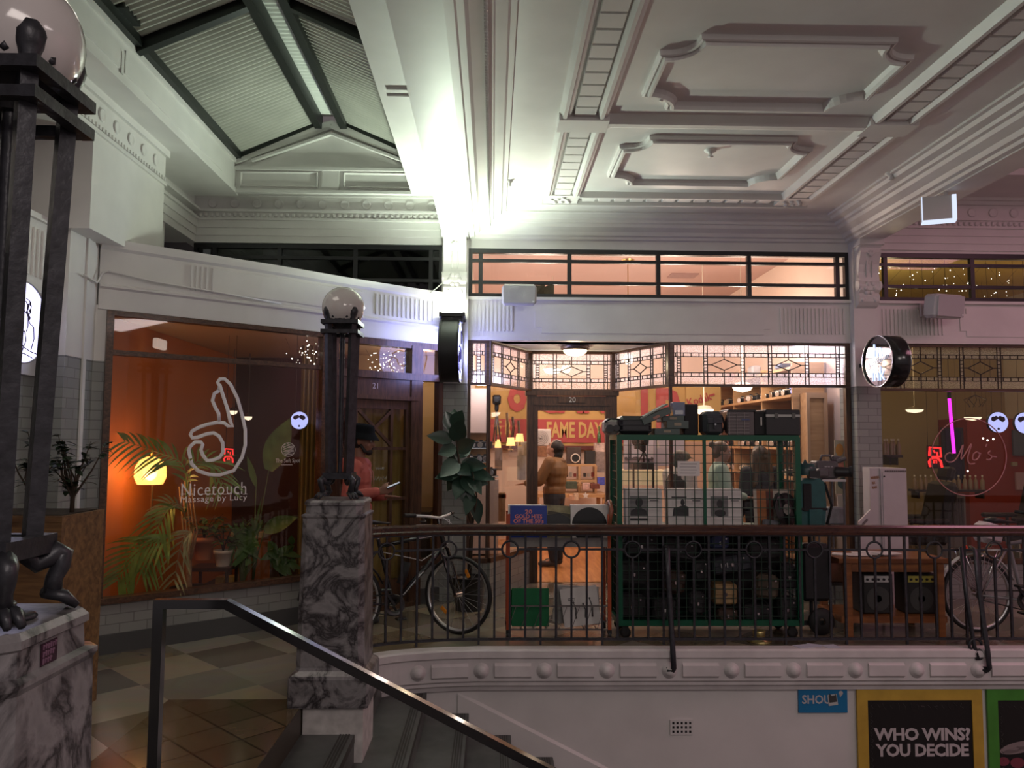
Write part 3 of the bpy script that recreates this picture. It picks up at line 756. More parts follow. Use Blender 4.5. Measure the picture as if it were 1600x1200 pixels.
# ---------------- record shop front (number 20) and the bay beyond
def leaded(parent, p, q, z0, z1, diamonds, dividers, frame=True):
    """leaded light between plan points p, q: frame, came, pebbled border, clear centre"""
    p = V((*p, 0)); q = V((*q, 0)); d = (q - p).normalized(); n = V((d.y, -d.x, 0)); W = (q - p).length; H = z1 - z0
    def at(u, v, o=0): return p + d * u + n * o + V((0, 0, z0 + v))
    def rect(mb, u0, v0, u1, v1, o): mb.quad(at(u0, v0, o), at(u1, v0, o), at(u1, v1, o), at(u0, v1, o))
    came = MB()
    def line(u0, v0, u1, v1, r=.0045): came.bar(at(u0, v0, .002), at(u1, v1, .002), r * 2, .008, up=n)
    A, B = min(.075, W * .14), min(.115, W * .2); T0, T1 = .085, .125
    neb, clr = MB(), MB()
    rect(neb, 0, 0, W, T1, 0); rect(neb, 0, H - T1, W, H, 0); rect(neb, 0, T1, B, H - T1, 0); rect(neb, W - B, T1, W, H - T1, 0)
    us = [B]
    for t in dividers:
        u = t * W; rect(clr, us[-1], T1, u - .02, H - T1, 0); rect(neb, u - .02, T1, u + .02, H - T1, 0); us.append(u + .02)
        line(u - .02, 0, u - .02, H); line(u + .02, 0, u + .02, H)
        for k in range(5):
            v = T1 + (H - 2 * T1) * (k + .5) / 5; line(u - .02, v, u + .02, v)
    rect(clr, us[-1], T1, W - B, H - T1, 0)
    for v in (T0, T1, H - T0, H - T1): line(0, v, W, v)
    for u in (A, B, W - A, W - B): line(u, 0, u, H)
    k = .06
    while k < W - .05:
        for v in (T0, H - T1): line(k, v, k, v + T1 - T0)
        k += .085
    for j in range(6):
        v = T1 + (H - 2 * T1) * (j + .5) / 6
        line(A, v, B, v); line(W - B, v, W - A, v)
    for c, w in diamonds:
        c *= W; h = (H - 2 * T1) * .34; m = H / 2
        for (a, e) in (((c - w, m), (c, m + h)), ((c, m + h), (c + w, m)), ((c + w, m), (c, m - h)), ((c, m - h), (c - w, m))): line(*a, *e)
        line(c, m + h, c, H); line(c, 0, c, m - h); line(c - w - .06, m, c - w, m); line(c + w, m, c + w + .06, m)
    part('lead_came', came, LEAD, parent)
    part('pane', neb, STAIN, parent); part('pane', clr, STAINC, parent)
    fr = MB(); t = .028
    fr.bar(at(0, -t / 2), at(W, -t / 2), .07, t); fr.bar(at(0, H + t / 2), at(W, H + t / 2), .07, t)
    fr.bar(at(0, -t), at(0, H + t), .055, .07, up=n); fr.bar(at(W, -t), at(W, H + t), .055, .07, up=n)
    part('window_frame', fr, DKWOODX, parent)
YD = 9.4
Q = [(-.262, FY + .05), (-.045, FY + .05), (.44, YD), (1.45, YD), (1.92, FY + .05), (3.85, FY + .05)]
SG0, SG1 = 2.28, 2.705
w5 = SE('window_5', (-.1, FY, 2.25)); leaded(w5, Q[0], Q[1], SG0, SG1, [], [.5])
w6 = SE('window_6', (.2, 8.9, 2.25)); leaded(w6, Q[1], Q[2], SG0, SG1, [(.5, .12)], [.3, .7])
w7 = SE('window_7', (.94, YD, 2.25)); leaded(w7, Q[2], Q[3], SG0, SG1, [(.5, .14)], [.3, .7])
w8 = SE('window_8', (1.7, 8.9, 2.25)); leaded(w8, Q[3], Q[4], SG0, SG1, [(.5, .12)], [.3, .7])
w9 = SE('window_9', (2.9, FY, 2.25)); leaded(w9, Q[4], Q[5], SG0, SG1, [(.305, .14), (.67, .14)], [.2, .41, .565, .775])
w10 = SE('window_10', (5.5, FY, 2.25)); leaded(w10, (4.16, FY + .05), (6.05, FY + .05), SG0 - .03, SG1, [(.27, .14), (.62, .14)], [.16, .38, .51, .73])
w11 = SE('window_11', (7, FY, 2.25)); leaded(w11, (6.1, FY + .05), (8.0, FY + .05), SG0 - .03, SG1, [(.3, .14), (.67, .14)], [.2, .41, .56, .78])
# big panes below, stall risers, posts
def shopglass(name, p, q, z0, z1, gm=None, ws=(.055, .055)):
    e = SE(name, ((p[0] + q[0]) / 2, (p[1] + q[1]) / 2, z0)); b = MB(); d = (V((*q, 0)) - V((*p, 0))).normalized()
    b.sweep([p, q], [(.003, z0), (.003, z1), (-.003, z1), (-.003, z0)]); part('pane', b, gm or GLASS, e)
    b = MB()
    for r, w in ((p, ws[0]), (q, ws[1])): b.bar((r[0], r[1], z0), (r[0], r[1], z1), w, w * 1.2, up=(-d.y, d.x, 0))
    b.sweep([p, q], [(.04, z0 - .05), (.04, z0), (-.05, z0), (-.05, z0 - .05)])
    part('window_frame', b, DKWOOD, e); return e
SILL = .42
for nm, a, c, ws in (('window_12', Q[0], Q[1], (.05, .03)), ('window_13', Q[1], Q[2], (.03, .03)), ('window_14', Q[3], Q[4], (.03, .026)), ('window_15', Q[4], Q[5], (.024, .055))): shopglass(nm, a, c, SILL, 2.25, None, ws)
MO = shopglass('window_16', (4.16, FY + .05), (8.2, FY + .05), SILL, 2.22)
b = MB()
for a, c in ((Q[0], Q[1]), (Q[1], Q[2]), (Q[3], Q[4]), (Q[4], Q[5]), ((4.16, FY + .05), (8.2, FY + .05))):
    b.sweep([a, c], [(.03, 0), (.03, SILL - .05), (-.08, SILL - .05), (-.08, 0)])
S('wall_riser_right', b, TILEG)
# window bed boards
b = MB()
b.add([(-.3, FY + .1, .37), (-.05, FY + .1, .37), (.42, 9.4, .37), (.42, 9.9, .37), (-.3, 9.9, .37)], [(0, 1, 2, 3, 4)])
b.add([(1.47, 9.4, .37), (1.93, FY + .1, .37), (3.85, FY + .1, .37), (3.85, 9.2, .37), (1.47, 9.9, .37)], [(0, 1, 2, 3, 4)])
S('floor_window_bed', b, mat('window_board', (.35, .2, .1), .5))
# lobby soffit
b = MB(); b.add([(BX0, FY, 2.737), (BX1, FY, 2.737), (1.95, FY + .02, 2.737), (1.47, YD + .1, 2.737), (.42, YD + .1, 2.737), (-.05, FY + .02, 2.737)], [(0, 5, 4, 3, 2, 1)])
b.box(BX0, BX1, FY + .1, FY + .3, 2.735, 2.8)
b.sweep([(-.06, FY + .05), (.36, 9.28), (1.53, 9.28), (1.95, FY + .05)], [(0, 2.737), (.0, 2.725), (.05, 2.72), (.06, 2.737)], side=1)
S('ceiling_lobby', b, WHITE)
# door 20
D20 = SE('door_2', (.945, YD, 0)); b = MB()
xl, xr, xo0, xo1 = .44, 1.45, PX(838, YD), PX(947, YD)
b.box(xl - .03, xo0, YD - .06, YD + .1, 0, 2.25); b.box(xo1, xr + .03, YD - .06, YD + .1, 0, 2.25)
b.box(xo0 + .001, xo1 - .001, YD - .058, YD + .098, PZ(641, YD), 2.19); b.box(xl - .05, xr + .05, YD - .09, YD + .1, 2.2, 2.25)
b.box(xl + .05, xr - .05, YD - .075, YD, 2.08, 2.1); b.box(xo0 - .03, xo0 + .015, YD - .075, YD + .02, 0, 2.06); b.box(xo1 - .015, xo1 + .03, YD - .075, YD + .02, 0, 2.06)
b.box(.78, 1.1, YD - .072, YD - .05, 2.115, 2.185)
part('door_frame', b, DKWOOD, D20)
b = text_mb('20', (.945, YD - .076, 2.15), (1, 0, 0), (0, 0, 1), h=.06); part('number', b, MATS['silver_number'], D20)
# shop interior shell
SALM = mat('salmon_plaster', (.74, .60, .51), .7, var=.04, scale=1.5)
b = MB(); b.box(-.35, 4.0, FY + .3, 13.6, 4.1, 4.15); S('ceiling_record_shop', b, mat('pink_ceiling', (.50, .33, .29), .7))
b = MB(); b.box(-.4, -.3, FY + .3, 13.6, 0, 4.1); b.box(3.93, 4.0, FY + .3, 13.6, 0, 4.1); b.box(-.35, 4.0, 13.5, 13.6, 0, 4.1)
S('wall_record_shop', b, SALM)
b = MB(); b.box(-.35, 4.0, YD, 13.6, -.05, .005); S('floor_record_shop', b, wood('orange_floorboards', (.42, .17, .05), (.62, .29, .10), .35, axis=1, scale=2))
# barber shop shell beyond
MOW = mat('dim_olive_wall', (.36, .29, .15), .7)
b = MB(); b.box(4.0, 9.4, 13.0, 13.1, 0, 4.1); b.box(9.3, 9.4, FY + .3, 13.1, 0, 4.1); b.box(4.0, 4.08, FY + .3, 13.1, 0, 4.1); S('wall_barber', b, MOW)
b = MB(); b.box(4.0, 9.4, FY + .3, 13.1, 4.1, 4.15); S('ceiling_barber', b, mat('olive_ceiling', (.66, .50, .18), .7))
b = MB(); b.box(4.0, 9.4, FY + .3, 13.1, -.05, .0); S('floor_barber', b, mat('barber_floor', (.12, .08, .06), .4))
b = MB(); b.box(7.45, 9.3, 12.2, 12.99, 0, 2.05); S('wall_barber_red', b, mat('red_wall', (.3, .035, .02), .6))
# right-hand bay above: ceiling and mouldings
b = MB(); b.box(4.14, 8.6, -2, FY, 4.72, 4.78); b.box(4.14, 8.6, 7.6, FY, 4.34, 4.4); S('ceiling_right_bay', b, WHITE)
b = MB(); b.box(4.14, 8.6, 7.58, 7.64, 4.34, 4.75)
for x in (5.0, 5.9): b.sweep([(x, 0), (x + .7, 0), (x + .7, .25), (x, .25)], [(-.015, 0), (0, .03), (.015, 0)], closed=True); 
for i in range(len(b.v) - 24, len(b.v)): p = b.v[i]; b.v[i] = V((p.x, 7.58 - p.z, 4.42 + p.y))
S('wall_right_gable', b, WHITE)
b = MB(); b.box(8.6, 8.7, -2, 13.5, -3.3, 5.2); S('wall_right', b, WHITE)
# purple neon tube light, conduit etc. live with the things
# ================================================================== LAMPS, RAILS, SIGNS
def octa(hw, c):
    return [(-hw + c, -hw), (hw - c, -hw), (hw, -hw + c), (hw, hw - c), (hw - c, hw), (-hw + c, hw), (-hw, hw - c), (-hw, -hw + c)]
def frust(mb, loc, lv):
    """stacked chamfered square levels: (z, half width, chamfer)"""
    vs = []; fs = []
    for z, hw, c in lv: vs += [V(loc) + V((x, y, z)) for x, y in octa(hw, c)]
    for k in range(len(lv) - 1): fs += [(8 * k + i, 8 * k + (i + 1) % 8, 8 * k + 8 + (i + 1) % 8, 8 * k + 8 + i) for i in range(8)]
    n = len(vs) - 8
    return mb.add(vs, fs + [list(range(8))[::-1], [n + i for i in range(8)]])
def pedestal(loc, label, s=1.0):
    t = T('lamp_pedestal', label, 'pedestal', loc); b = MB()
    frust(b, loc, [(1.155, .214 * s, .035), (1.168, .222 * s, .035), (1.178, .222 * s, .035), (1.184, .2 * s, .04), (1.234, .197 * s, .04), (1.24, .208 * s, .045), (1.256, .208 * s, .045), (1.27, .196 * s, .045)])
    part('cap', b, MARBLE, t)
    b = MB(); frust(b, loc, [(.24, .232 * s, .035), (1.16, .214 * s, .035)]); part('shaft', b, MARBLE, t)
    b = MB(); frust(b, loc, [(0, .27 * s, .01), (.17, .27 * s, .01), (.19, .262 * s, .01), (.215, .235 * s, .03), (.25, .225 * s, .035)]); part('base', b, MARBLE, t)
    b = MB(); b.box(loc[0] - .17 * s, loc[0] + .235 * s, loc[1] - .23 * s, loc[1] + .235 * s, -.62, .0); part('plinth', b, mat('scuffed_white_paint', (.55, .52, .5), .6, var=.2, scale=14), t, label='white painted plinth on the stair')
    return t
GLOBE = mat('milk_glass_globe', (.62, .58, .57), .12, coat=.6)
def globe_lamp(loc, label):
    """loc: centre of the pedestal top"""
    t = T('globe_lamp', label, 'lamp', loc); x, y, z = loc; h = .08; hb = .058
    for sx, sy in ((-1, -1), (1, -1), (1, 1), (-1, 1)):
        b = MB(); b.bar((x + sx * hb, y + sy * hb, z + .13), (x + sx * h, y + sy * h, z + 1.16), .034); part('post', b, IRON, t)
        b = MB(); c = V((x + sx * h, y + sy * h, z + 1.16)); o = V((sx, sy, 0)).normalized()
        b.lathe([(.024, 0), (.02, .03), (.03, .05), (.036, .075), (.03, .1), (.012, .118), (.001, .135)], c, 10); part('finial', b, IRON, t)
        b = MB()
        pts = [V((x + sx * hb, y + sy * hb, z + .15)) + o * q + V((0, 0, w)) for q, w in ((-.01, 0), (-.005, -.03), (.012, -.045), (.034, -.035), (.052, -.014), (.064, -.025), (.06, -.055), (.048, -.08), (.046, -.11))]
        b.tube(pts, [.016, .019, .02, .021, .022, .022, .02, .018, .02], 9)
        f = V((x + sx * hb, y + sy * hb, z)) + o * .05; u = V((-o.y, o.x, 0))
        for k in (-1, 0, 1):
            b.tube([f - o * .02 + u * k * .01 + V((0, 0, .04)), f + o * .015 + u * k * .02 + V((0, 0, .032)), f + o * .04 + u * k * .026 + V((0, 0, .008))], [.012, .014, .008], 7)
        part('claw_foot', b, IRON, t)
    b = MB(); b.cyl((x, y, z + .13), (x, y, z + 1.16), .017, n=12)
    part('column', b, IRON, t)
    for zz, hh in ((.13, .04), (1.085, .026), (1.15, .026)):
        b = MB(); g = (hb + .022) if zz < .5 else h + .028
        for sx in (-1, 1):
            b.box(x + sx * g - .014, x + sx * g + .014, y - g - .014, y + g + .014, z + zz, z + zz + hh); b.box(x - g + .0145, x + g - .0145, y + sx * g - .0135, y + sx * g + .0135, z + zz + .0008, z + zz + hh - .0008)
        if zz < .5: b.box(x - g + .015, x + g - .015, y - g + .015, y + g - .015, z + zz + .005, z + zz + hh - .005)
        part('collar', b, IRON, t)
    b = MB(); b.lathe([(.03, 1.10), (.05, 1.13), (.095, 1.16), (.11, 1.175), (.115, 1.20), (.105, 1.205), (.09, 1.18)], (x, y, z), 24)
    for k in range(8): b.ball((x + .115 * math.cos(k * PI / 4 + .4), y + .115 * math.sin(k * PI / 4 + .4), z + 1.2), .012, 6)
    part('gallery_ring', b, IRON, t)
    b = MB(); b.ball((x, y, z + 1.27), .142, 36)
    for i, p in enumerate(b.v):
        d = p - V((x, y, z + 1.27)); a = math.atan2(d.y, d.x); k = 1 - .012 * abs(math.sin(a * 5)); b.v[i] = V((x, y, z + 1.27)) + V((d.x * k, d.y * k, d.z))
    part('globe', b, GLOBE, t)
    return t
PM = (-1.01, 5.27, 0)
pedestal(PM, 'grey veined marble pedestal at the head of the stair, beside the curved railing', .92)
globe_lamp((PM[0], PM[1], 1.27), 'black iron globe lamp standing on the pedestal beside the curved railing')
PN = (-1.09, 1.72, 0)
pn = pedestal(PN, 'grey veined marble pedestal close by with a small purple sticker', .84)
b = MB(); fx = PN[0] + .1685
b.obox((fx + .0008, 1.70, 1.208), (.0015, .06, .046)); st = part('sticker', b, mat('purple_sticker', (.03, .005, .018), .5), pn)
b = MB()
for j in range(3):
    for k in range(6 - j): b.obox((fx + .002, 1.678 + k * .0088, 1.222 - j * .014 + .001 * (k % 2)), (.001, .003, .01)); b.obox((fx + .002, 1.68 + k * .0088, 1.225 - j * .014), (.001, .005, .002))
part('lettering', b, mat('pale_pink_ink', (.2, .1, .16), .5), pn)
globe_lamp((PN[0] + .02, PN[1], 1.27), 'black iron globe lamp close by with claw feet on the stickered pedestal')
for k, (dx, dy) in enumerate(((.085, -.0), (-.03, .12))):
    b = MB(); b.lathe([(.001, .004), (.03, .004), (.038, .0), (.042, .006), (.036, .012), (.02, .01), (.012, .02), (.001, .022)], (PN[0] + dx, PN[1] + dy, 1.27), 16)
    part('fixing_disc', b, IRON, pn, label='small iron disc bolted to the top')

# balustrade along the well
RP = offset_path(WELL, .15)
rail = T('railing', 'iron balustrade with rings and a brown wooden handrail round the stairwell', 'railing', (0, 6.55, 0))
b = MB(); b.sweep(RP, [(-.045, .895), (-.05, .915), (-.04, .925), (-.042, .955), (-.03, .972), (.03, .972), (.042, .955), (.04, .925), (.05, .915), (.045, .895)], side=1); part('handrail', b, RAILWOOD, rail)
b = MB(); b.sweep(RP, [(-.02, .88), (-.02, .897), (.02, .897), (.02, .88)]); part('top_bar', b, IRON, rail)
b = MB(); b.sweep(RP, [(-.012, .035), (-.012, .055), (.012, .055), (.012, .035)]); part('bottom_bar', b, IRON, rail)
L0 = sum((V(RP[i + 1]) - V(RP[i])).length for i in range(30))
s_ring = L0 + PX(797, 6.55, 860) - RP[30][0]
sp = (PX(1178, 6.55, 860) - PX(797, 6.55, 860)) / 16
k = -9; mids = MB()
prev = None
while True:
    s = s_ring + k * sp
    if s > L0 + 6.3: break
    if s > .05:
        p, d = arc_at(RP, s); b = MB(); ring = k % 4 == 0; foot = (k % 4 == 2)
        n = V((d.y, -d.x, 0)); M = Matrix((d, -n, V((0, 0, 1)))).transposed()
        z0 = -.002 if foot else .04
        b.obox(p + V((0, 0, (z0 + (.70 if ring else .885)) / 2)), (.017, .017, (.70 if ring else .885) - z0), M)
        if ring: b.obox(p + V((0, 0, .865)), (.014, .014, .05), M)
        part('baluster', b, IRON, rail)
        if ring:
            b = MB(); b.tube([p + d * (.066 * math.cos(2 * PI * j / 22)) + V((0, 0, .768 + .066 * math.sin(2 * PI * j / 22))) for j in range(22)], .009, 6, True); part('ring', b, IRON, rail)
    k += 1
segs = []
kk = [q for q in range(-9, 60) if q % 4 == 0]
for a in [-12] + kk:
    s0, s1 = max(.0, s_ring + a * sp + .066), min(s_ring + (a + 4) * sp - .066, L0 + 6.3)
    if s1 - s0 < .05: continue
    n = 6; b = MB(); b.sweep([tuple(arc_at(RP, s0 + (s1 - s0) * j / n)[0])[:2] for j in range(n + 1)], [(-.008, .76), (-.008, .777), (.008, .777), (.008, .76)])
    mids.merge(b)
part('middle_bar', mids, IRON, rail)
for nm, px, sc in (('brace', 1041, 0), ('brace', 1518, 1)):
    b = MB(); x = PX(px, 6.5, 850)
    pts = [V((x, 6.52, .80)), V((x, 6.45, .78)), V((x + .0, 6.43, .55)), V((x + .01, 6.39, .2)), V((x + .015, 6.36, -.01)), V((x + .02, 6.355, -.14)), V((x + .02, 6.375, -.165)), V((x - .03, 6.38, -.165))]
    b.tube(pts, .022, 8, flat=.5)
    b.obox((x - .01, 6.39, -.16), (.05, .03, .05))
    if sc:
        for cc, r in (((x - .06, 6.40, .03), .05), ((x - .04, 6.39, -.04), .035)):
            b.tube([V(cc) + V((r * math.cos(q * .35), 0, r * math.sin(q * .35))) for q in range(17)], .011, 6)
        b.tube([V((x - .09, 6.5, .8)), V((x - .095, 6.44, .4)), V((x - .07, 6.40, .02)), V((x - .05, 6.39, -.08))], .018, 6)
    part(nm, b, IRON, rail)

# square tube stair rail in front
hr = T('stair_handrail', 'black square tube handrail running down the middle of the stair', 'handrail', (-1.19, 2.79, 0))
HM = mat('glossy_black_rail', (.012, .012, .014), .16, coat=.8)
hx0, hx1 = PX(250, 2.79, 938), PX(352, 2.79, 940)
zt = PZ(942, 2.79, 260)
b = MB(); b.obox((hx0, 2.79, zt / 2), (.034, .034, zt)); part('post', b, HM, hr)
b = MB(); xe = 1.6; ze = zt - (xe - hx1) * .507
b.bar((hx0 - .016, 2.79, zt - .002), (hx1 + .012, 2.79, zt - .002), .036, .03); b.bar((hx1, 2.79, zt), (xe, 2.79, ze), .036, .03); part('top_rail', b, HM, hr)
b = MB(); b.obox((1.1, 2.79, (zt - (1.1 - hx1) * .507 - 1.19) / 2 ), (.034, .034, zt - (1.1 - hx1) * .507 + 1.19)); part('post', b, HM, hr)

# planter with two shrubs by the near shopfront
def leafblade(mb, base, d, L, w, droop=.2, n=4, fold=.15, up=(0, 0, 1)):
    base = V(base); d = V(d).normalized(); s = d.cross(V(up))
    if s.length < .05: s = V((1, 0, 0))
    s.normalize(); nn_ = s.cross(d); vs = []
    for i in range(n + 1):
        t = i / n; c = base + d * (L * t) + V((0, 0, -droop * L * t * t)); ww = w * math.sin(PI * (.06 + .94 * t) ** .8) if i < n else 0
        vs += [c - s * ww + nn_ * ww * fold, c, c + s * ww + nn_ * ww * fold]
    fs = []
    for i in range(n): fs += [(3 * i, 3 * i + 1, 3 * i + 4, 3 * i + 3), (3 * i + 1, 3 * i + 2, 3 * i + 5, 3 * i + 4)]
    mb.add(vs, fs, True)
def rv(a): return V((R.uniform(-a, a), R.uniform(-a, a), R.uniform(-a, a)))
pl = T('planter', 'waist-high wooden plank planter beside the massage shop window', 'planter', (-2.95, 5.0, 0))
pc = P(163, 796, 5.2); pw = 1.25
x1 = pc.x; b = MB(); zt2 = pc.z
b.box(x1 - .7, x1, 4.7, 5.2, 0, zt2); b.box(x1 - .71, x1 + .005, 4.69, 4.72, zt2 - .03, zt2 + .004)
part('box', b, PLANTERW, pl)
b = MB(); b.box(x1 - .67, x1 - .03, 4.74, 5.17, zt2 - .0, zt2 + .008); part('soil', b, mat('soil', (.03, .022, .015), .9, var=.4, scale=40), pl)
DLEAF = mat('dark_green_leaf', (.018, .034, .016), .4, var=.4, scale=12)
BARK = mat('dark_bark', (.05, .032, .02), .8)
def shrub(name, loc, h, spread, n, lab, lm=DLEAF, ll=.06, lw=.016, group=None):
    t = T(name, lab, 'plant', loc, 0, group); b = MB(); lb = MB(); loc = V(loc)
    for k in range(n):
        a = R.uniform(0, 2 * PI); r = spread * R.uniform(.2, 1); top = loc + V((math.cos(a) * r, math.sin(a) * r, h * R.uniform(.55, 1)))
        mid = loc + (top - loc) * .5 + V((0, 0, h * .08)) + rv(.03); pts = [loc + rv(.008), loc + V((0, 0, h * .2)) + rv(.01), mid, top]
        b.tube(pts, [.009, .008, .005, .002], 5)
        for j in range(13):
            q = R.uniform(.35, 1); c = mid + (top - mid) * q if q > .5 else loc + (mid - loc) * (q + .35)
            d = V((math.cos(a + R.uniform(-2, 2)), math.sin(a + R.uniform(-2, 2)), R.uniform(-.2, .7))); leafblade(lb, c, d, ll * R.uniform(.7, 1.3), lw, .25)
    part('stem', b, BARK, t); part('leaves', lb, lm, t); return t
c = P(112, 800, 4.9); shrub('shrub', (c.x, c.y, zt2), .5, .2, 13, 'leafy dark green shrub in the planter, nearest the window', ll=.062, lw=.019)
c = P(50, 800, 4.98); shrub('shrub', (c.x, c.y, zt2), .5, .15, 12, 'leafy dark green shrub in the planter, behind the near lamp post', ll=.06, lw=.018)

# round lit signs
def disc_sign(name, label, loc, r, th, yaw, face, sides, cat='sign'):
    t = T(name, label, cat, loc, yaw); b = MB(); Mr = Matrix(((1, 0, 0), (0, 0, -1), (0, 1, 0)))
    b.lathe([(r, -th / 2 + .004), (r, th / 2 - .004)], (0, 0, 0), 40, Mr, cap=False); b.lathe([(r, -th / 2 - .006), (r + .008, -th / 2 - .006), (r + .008, -th / 2 + .012), (r, -th / 2 + .012), (r, -th / 2 - .006)], (0, 0, 0), 40, Mr); b.lathe([(r, th / 2 - .012), (r + .008, th / 2 - .012), (r + .008, th / 2 + .006), (r, th / 2 + .006), (r, th / 2 - .012)], (0, 0, 0), 40, Mr)
    part('case', b, sides, t, False)
    for s in (-1, 1):
        b = MB(); b.lathe([(.001, s * (th / 2 - .002)), (r, s * (th / 2 - .002))], (0, 0, 0), 40, Mr); part('lit_face', b, face, t, False)
    return t
LEDB = emis('blue_white_led', (.40, .43, 1.0), 9); LEDS = emis('blue_white_face', (.50, .53, 1.0), 1.25); LEDW = emis('lilac_white_led', (.66, .64, 1.0), 2.2)
LINE = mat('thin_dark_line', (.03, .02, .08), .6)
# sign of the shop next door, on the left wall
ls = disc_sign('round_sign', 'glowing round sign with a line drawing of a long-haired woman, behind the near lamp', (-3.17, 5.3, 2.43), .27, .06, math.radians(90), LEDW, mat('grey_case', (.4, .4, .44), .4))
b = MB(); y = -.04
for st in ([(-.04, .15), (-.07, .12), (-.075, .07), (-.05, .05), (-.06, .0), (-.1, -.05), (-.06, -.08), (.0, -.06)], [(.0, .16), (.04, .15), (.06, .12), (.055, .07), (.03, .05), (.05, .0), (.1, -.02), (.11, -.1), (.08, -.18)], [(-.03, .13), (.0, .14), (.025, .11), (.02, .08), (0, .065), (-.02, .08), (-.03, .13)], [(-.13, -.14), (-.06, -.12), (0, -.17), (.08, -.19), (.16, -.2)], [(0, -.06), (.02, -.12), (-.02, -.2)], [(-.08, -.22), (0, -.21), (.1, -.23)], [(-.02, .05), (-.03, .0), (-.05, -.02)], [(.03, .04), (.035, -.02), (.02, -.06)]):
    b.tube([(a, y, c) for a, c in st], .0035, 4)
for k in range(14): b.ball((-.055 + .02 * math.sin(k * 2) + (.1 if k % 2 else 0) * .9, y + .002, .14 - k * .008), (.014, .003, .016), 6)
part('line_drawing', b, LINE, ls, False)
for z_ in (2.56, 2.33): b = MB(); b.box(-3.28, -3.16, 5.5, 5.62, z_, z_ + .03); part('bracket', b, WHITE, ls)
# drum sign on the pilaster between the two shops, seen edge on
ns = disc_sign('drum_sign', 'black drum sign seen edge on, below the bright uplight on the pilaster', (-.43, 7.98, PZ(549, 7.98, 707)), .315, .19, math.radians(88), LEDB, BPLAST)
b = MB(); b.box(-.05, .05, -.02, .02, .29, .34)
part('bracket', b, BPLAST, ns, False)
hand = [[(-.17, .02), (-.1, .06), (-.03, .05), (.02, 0), (.01, -.07), (-.05, -.11), (-.1, -.08), (-.11, -.03), (-.17, -.01), (-.2, -.08), (-.13, -.2), (.02, -.22), (.12, -.16), (.15, -.03), (.13, .12), (.08, .22), (.03, .2), (.05, .08)]]
b = MB()
for st in hand:
    for s in (-1, 1): b.tube([(a, s * .096, c) for a, c in st], .007, 5)
part('hand_outline', b, LINE, ns, False)
up = T('uplight', 'white-hot uplight on a black bracket over the drum sign', 'light', (-.42, 8.0, 2.93)); b = MB()
b.box(-.55, -.29, 7.93, 8.3, 2.915, 2.955); b.box(-.53, -.31, 7.96, 8.08, 2.86, 2.915)
part('housing', b, BLACK, up)
b = MB(); b.box(-.52, -.32, 7.95, 8.12, 2.956, 2.975); part('lens', b, emis('uplight_lens', (.95, 1, .85), 30), up)
# open ring sign on the far pilaster
js = T('ring_sign', 'black open ring sign with pale lettering on clear plate, by the brick pillar', 'sign', (3.99, 7.86, PZ(565, 7.86, 1385)), math.radians(-84)); b = MB(); Mr = Matrix(((1, 0, 0), (0, 0, -1), (0, 1, 0))); r = .262
b.lathe([(r, -.1), (r, .1), (r - .012, .1), (r - .012, -.1), (r, -.1)], (0, 0, 0), 44, Mr); part('ring', b, mat('gloss_black', (.012, .012, .013), .2, coat=.5), js, False)
b = MB()
for s in (-1, 1): b.tube([(r * math.cos(q * PI / 22), s * .1, r * math.sin(q * PI / 22)) for q in range(44)], .004, 5, True)
part('rim', b, CHROME, js, False)
b = MB(); b.lathe([(.001, 0), (r - .012, 0)], (0, -.085, 0), 44, Mr); part('plate', b, mat('mirror_plate', (.26, .25, .28), .06, metal=1), js, False)
TUBEW = emis('white_tube', (.5, .66, 1), 2.6)
for tx, zc, h, w in (('In', .115, .13, .14), ('Junktion', 0, .075, .36), ('ink', -.125, .14, .22)):
    b = text_mb(tx, (0, -.09, zc), (1, 0, .22 if tx == 'Junktion' else 0), (-.22 if tx == 'Junktion' else 0, 0, 1), w=w, h=h, bold=.0); part('lettering', b, TUBEW if tx != 'Junktion' else mat('pale_letter', (.8, .85, .95), .4, emit=(.7, .8, 1), es=.4), js, False)
b = MB(); b.box(-.30, -.255, -.05, .05, -.07, .07); b.box(-.46, -.29, -.02, .02, -.02, .02); part('bracket', b, BPLAST, js, False)

# loudspeakers
def speaker(label, loc, yaw, w, h, d, tilt):
    t = T('loudspeaker', label, 'speaker', loc, yaw, None); b = MB()
    b.obox((0, 0, 0), (w, d, h), (tilt, 0, 0), .03); part('cabinet', b, mat('white_plastic', (.62, .6, .6), .4), t, False)
    b = MB(); b.obox(V((0, -d / 2 - .004, 0)), (w * .92, .012, h * .88), None, .02); b.xf(Matrix.Rotation(tilt, 4, 'X')); part('grille', b, mat('speaker_grille', (.5, .49, .5), .55, bump=.2, scale=200), t, False)
    b = MB(); b.bar((0, d / 2 - .02, 0), (0, d / 2 + .16, .0), .04); b.obox((0, d / 2 + .16, 0), (.1, .02, .14)); part('bracket', b, mat('white_plastic', (.62, .6, .6), .4), t, False)
    gr = [o for o in t.children if o.name.startswith('grille')][0]; b = MB(); b.obox((w * .4, -d / 2 - .012, -h * .34), (.02, .004, .014)); b.xf(Matrix.Rotation(tilt, 4, 'X')); part('badge', b, mat('pale_badge', (.8, .8, .8), .3), gr, False)
c = P(811, 461, 8.12); speaker('white wall loudspeaker under the pink-lit transom window', c, 0, .36, .215, .2, .12)
c = P(1474, 479, 8.1); speaker('white wall loudspeaker on an arm, over the barber shop front', c, .28, .38, .25, .19, .12)
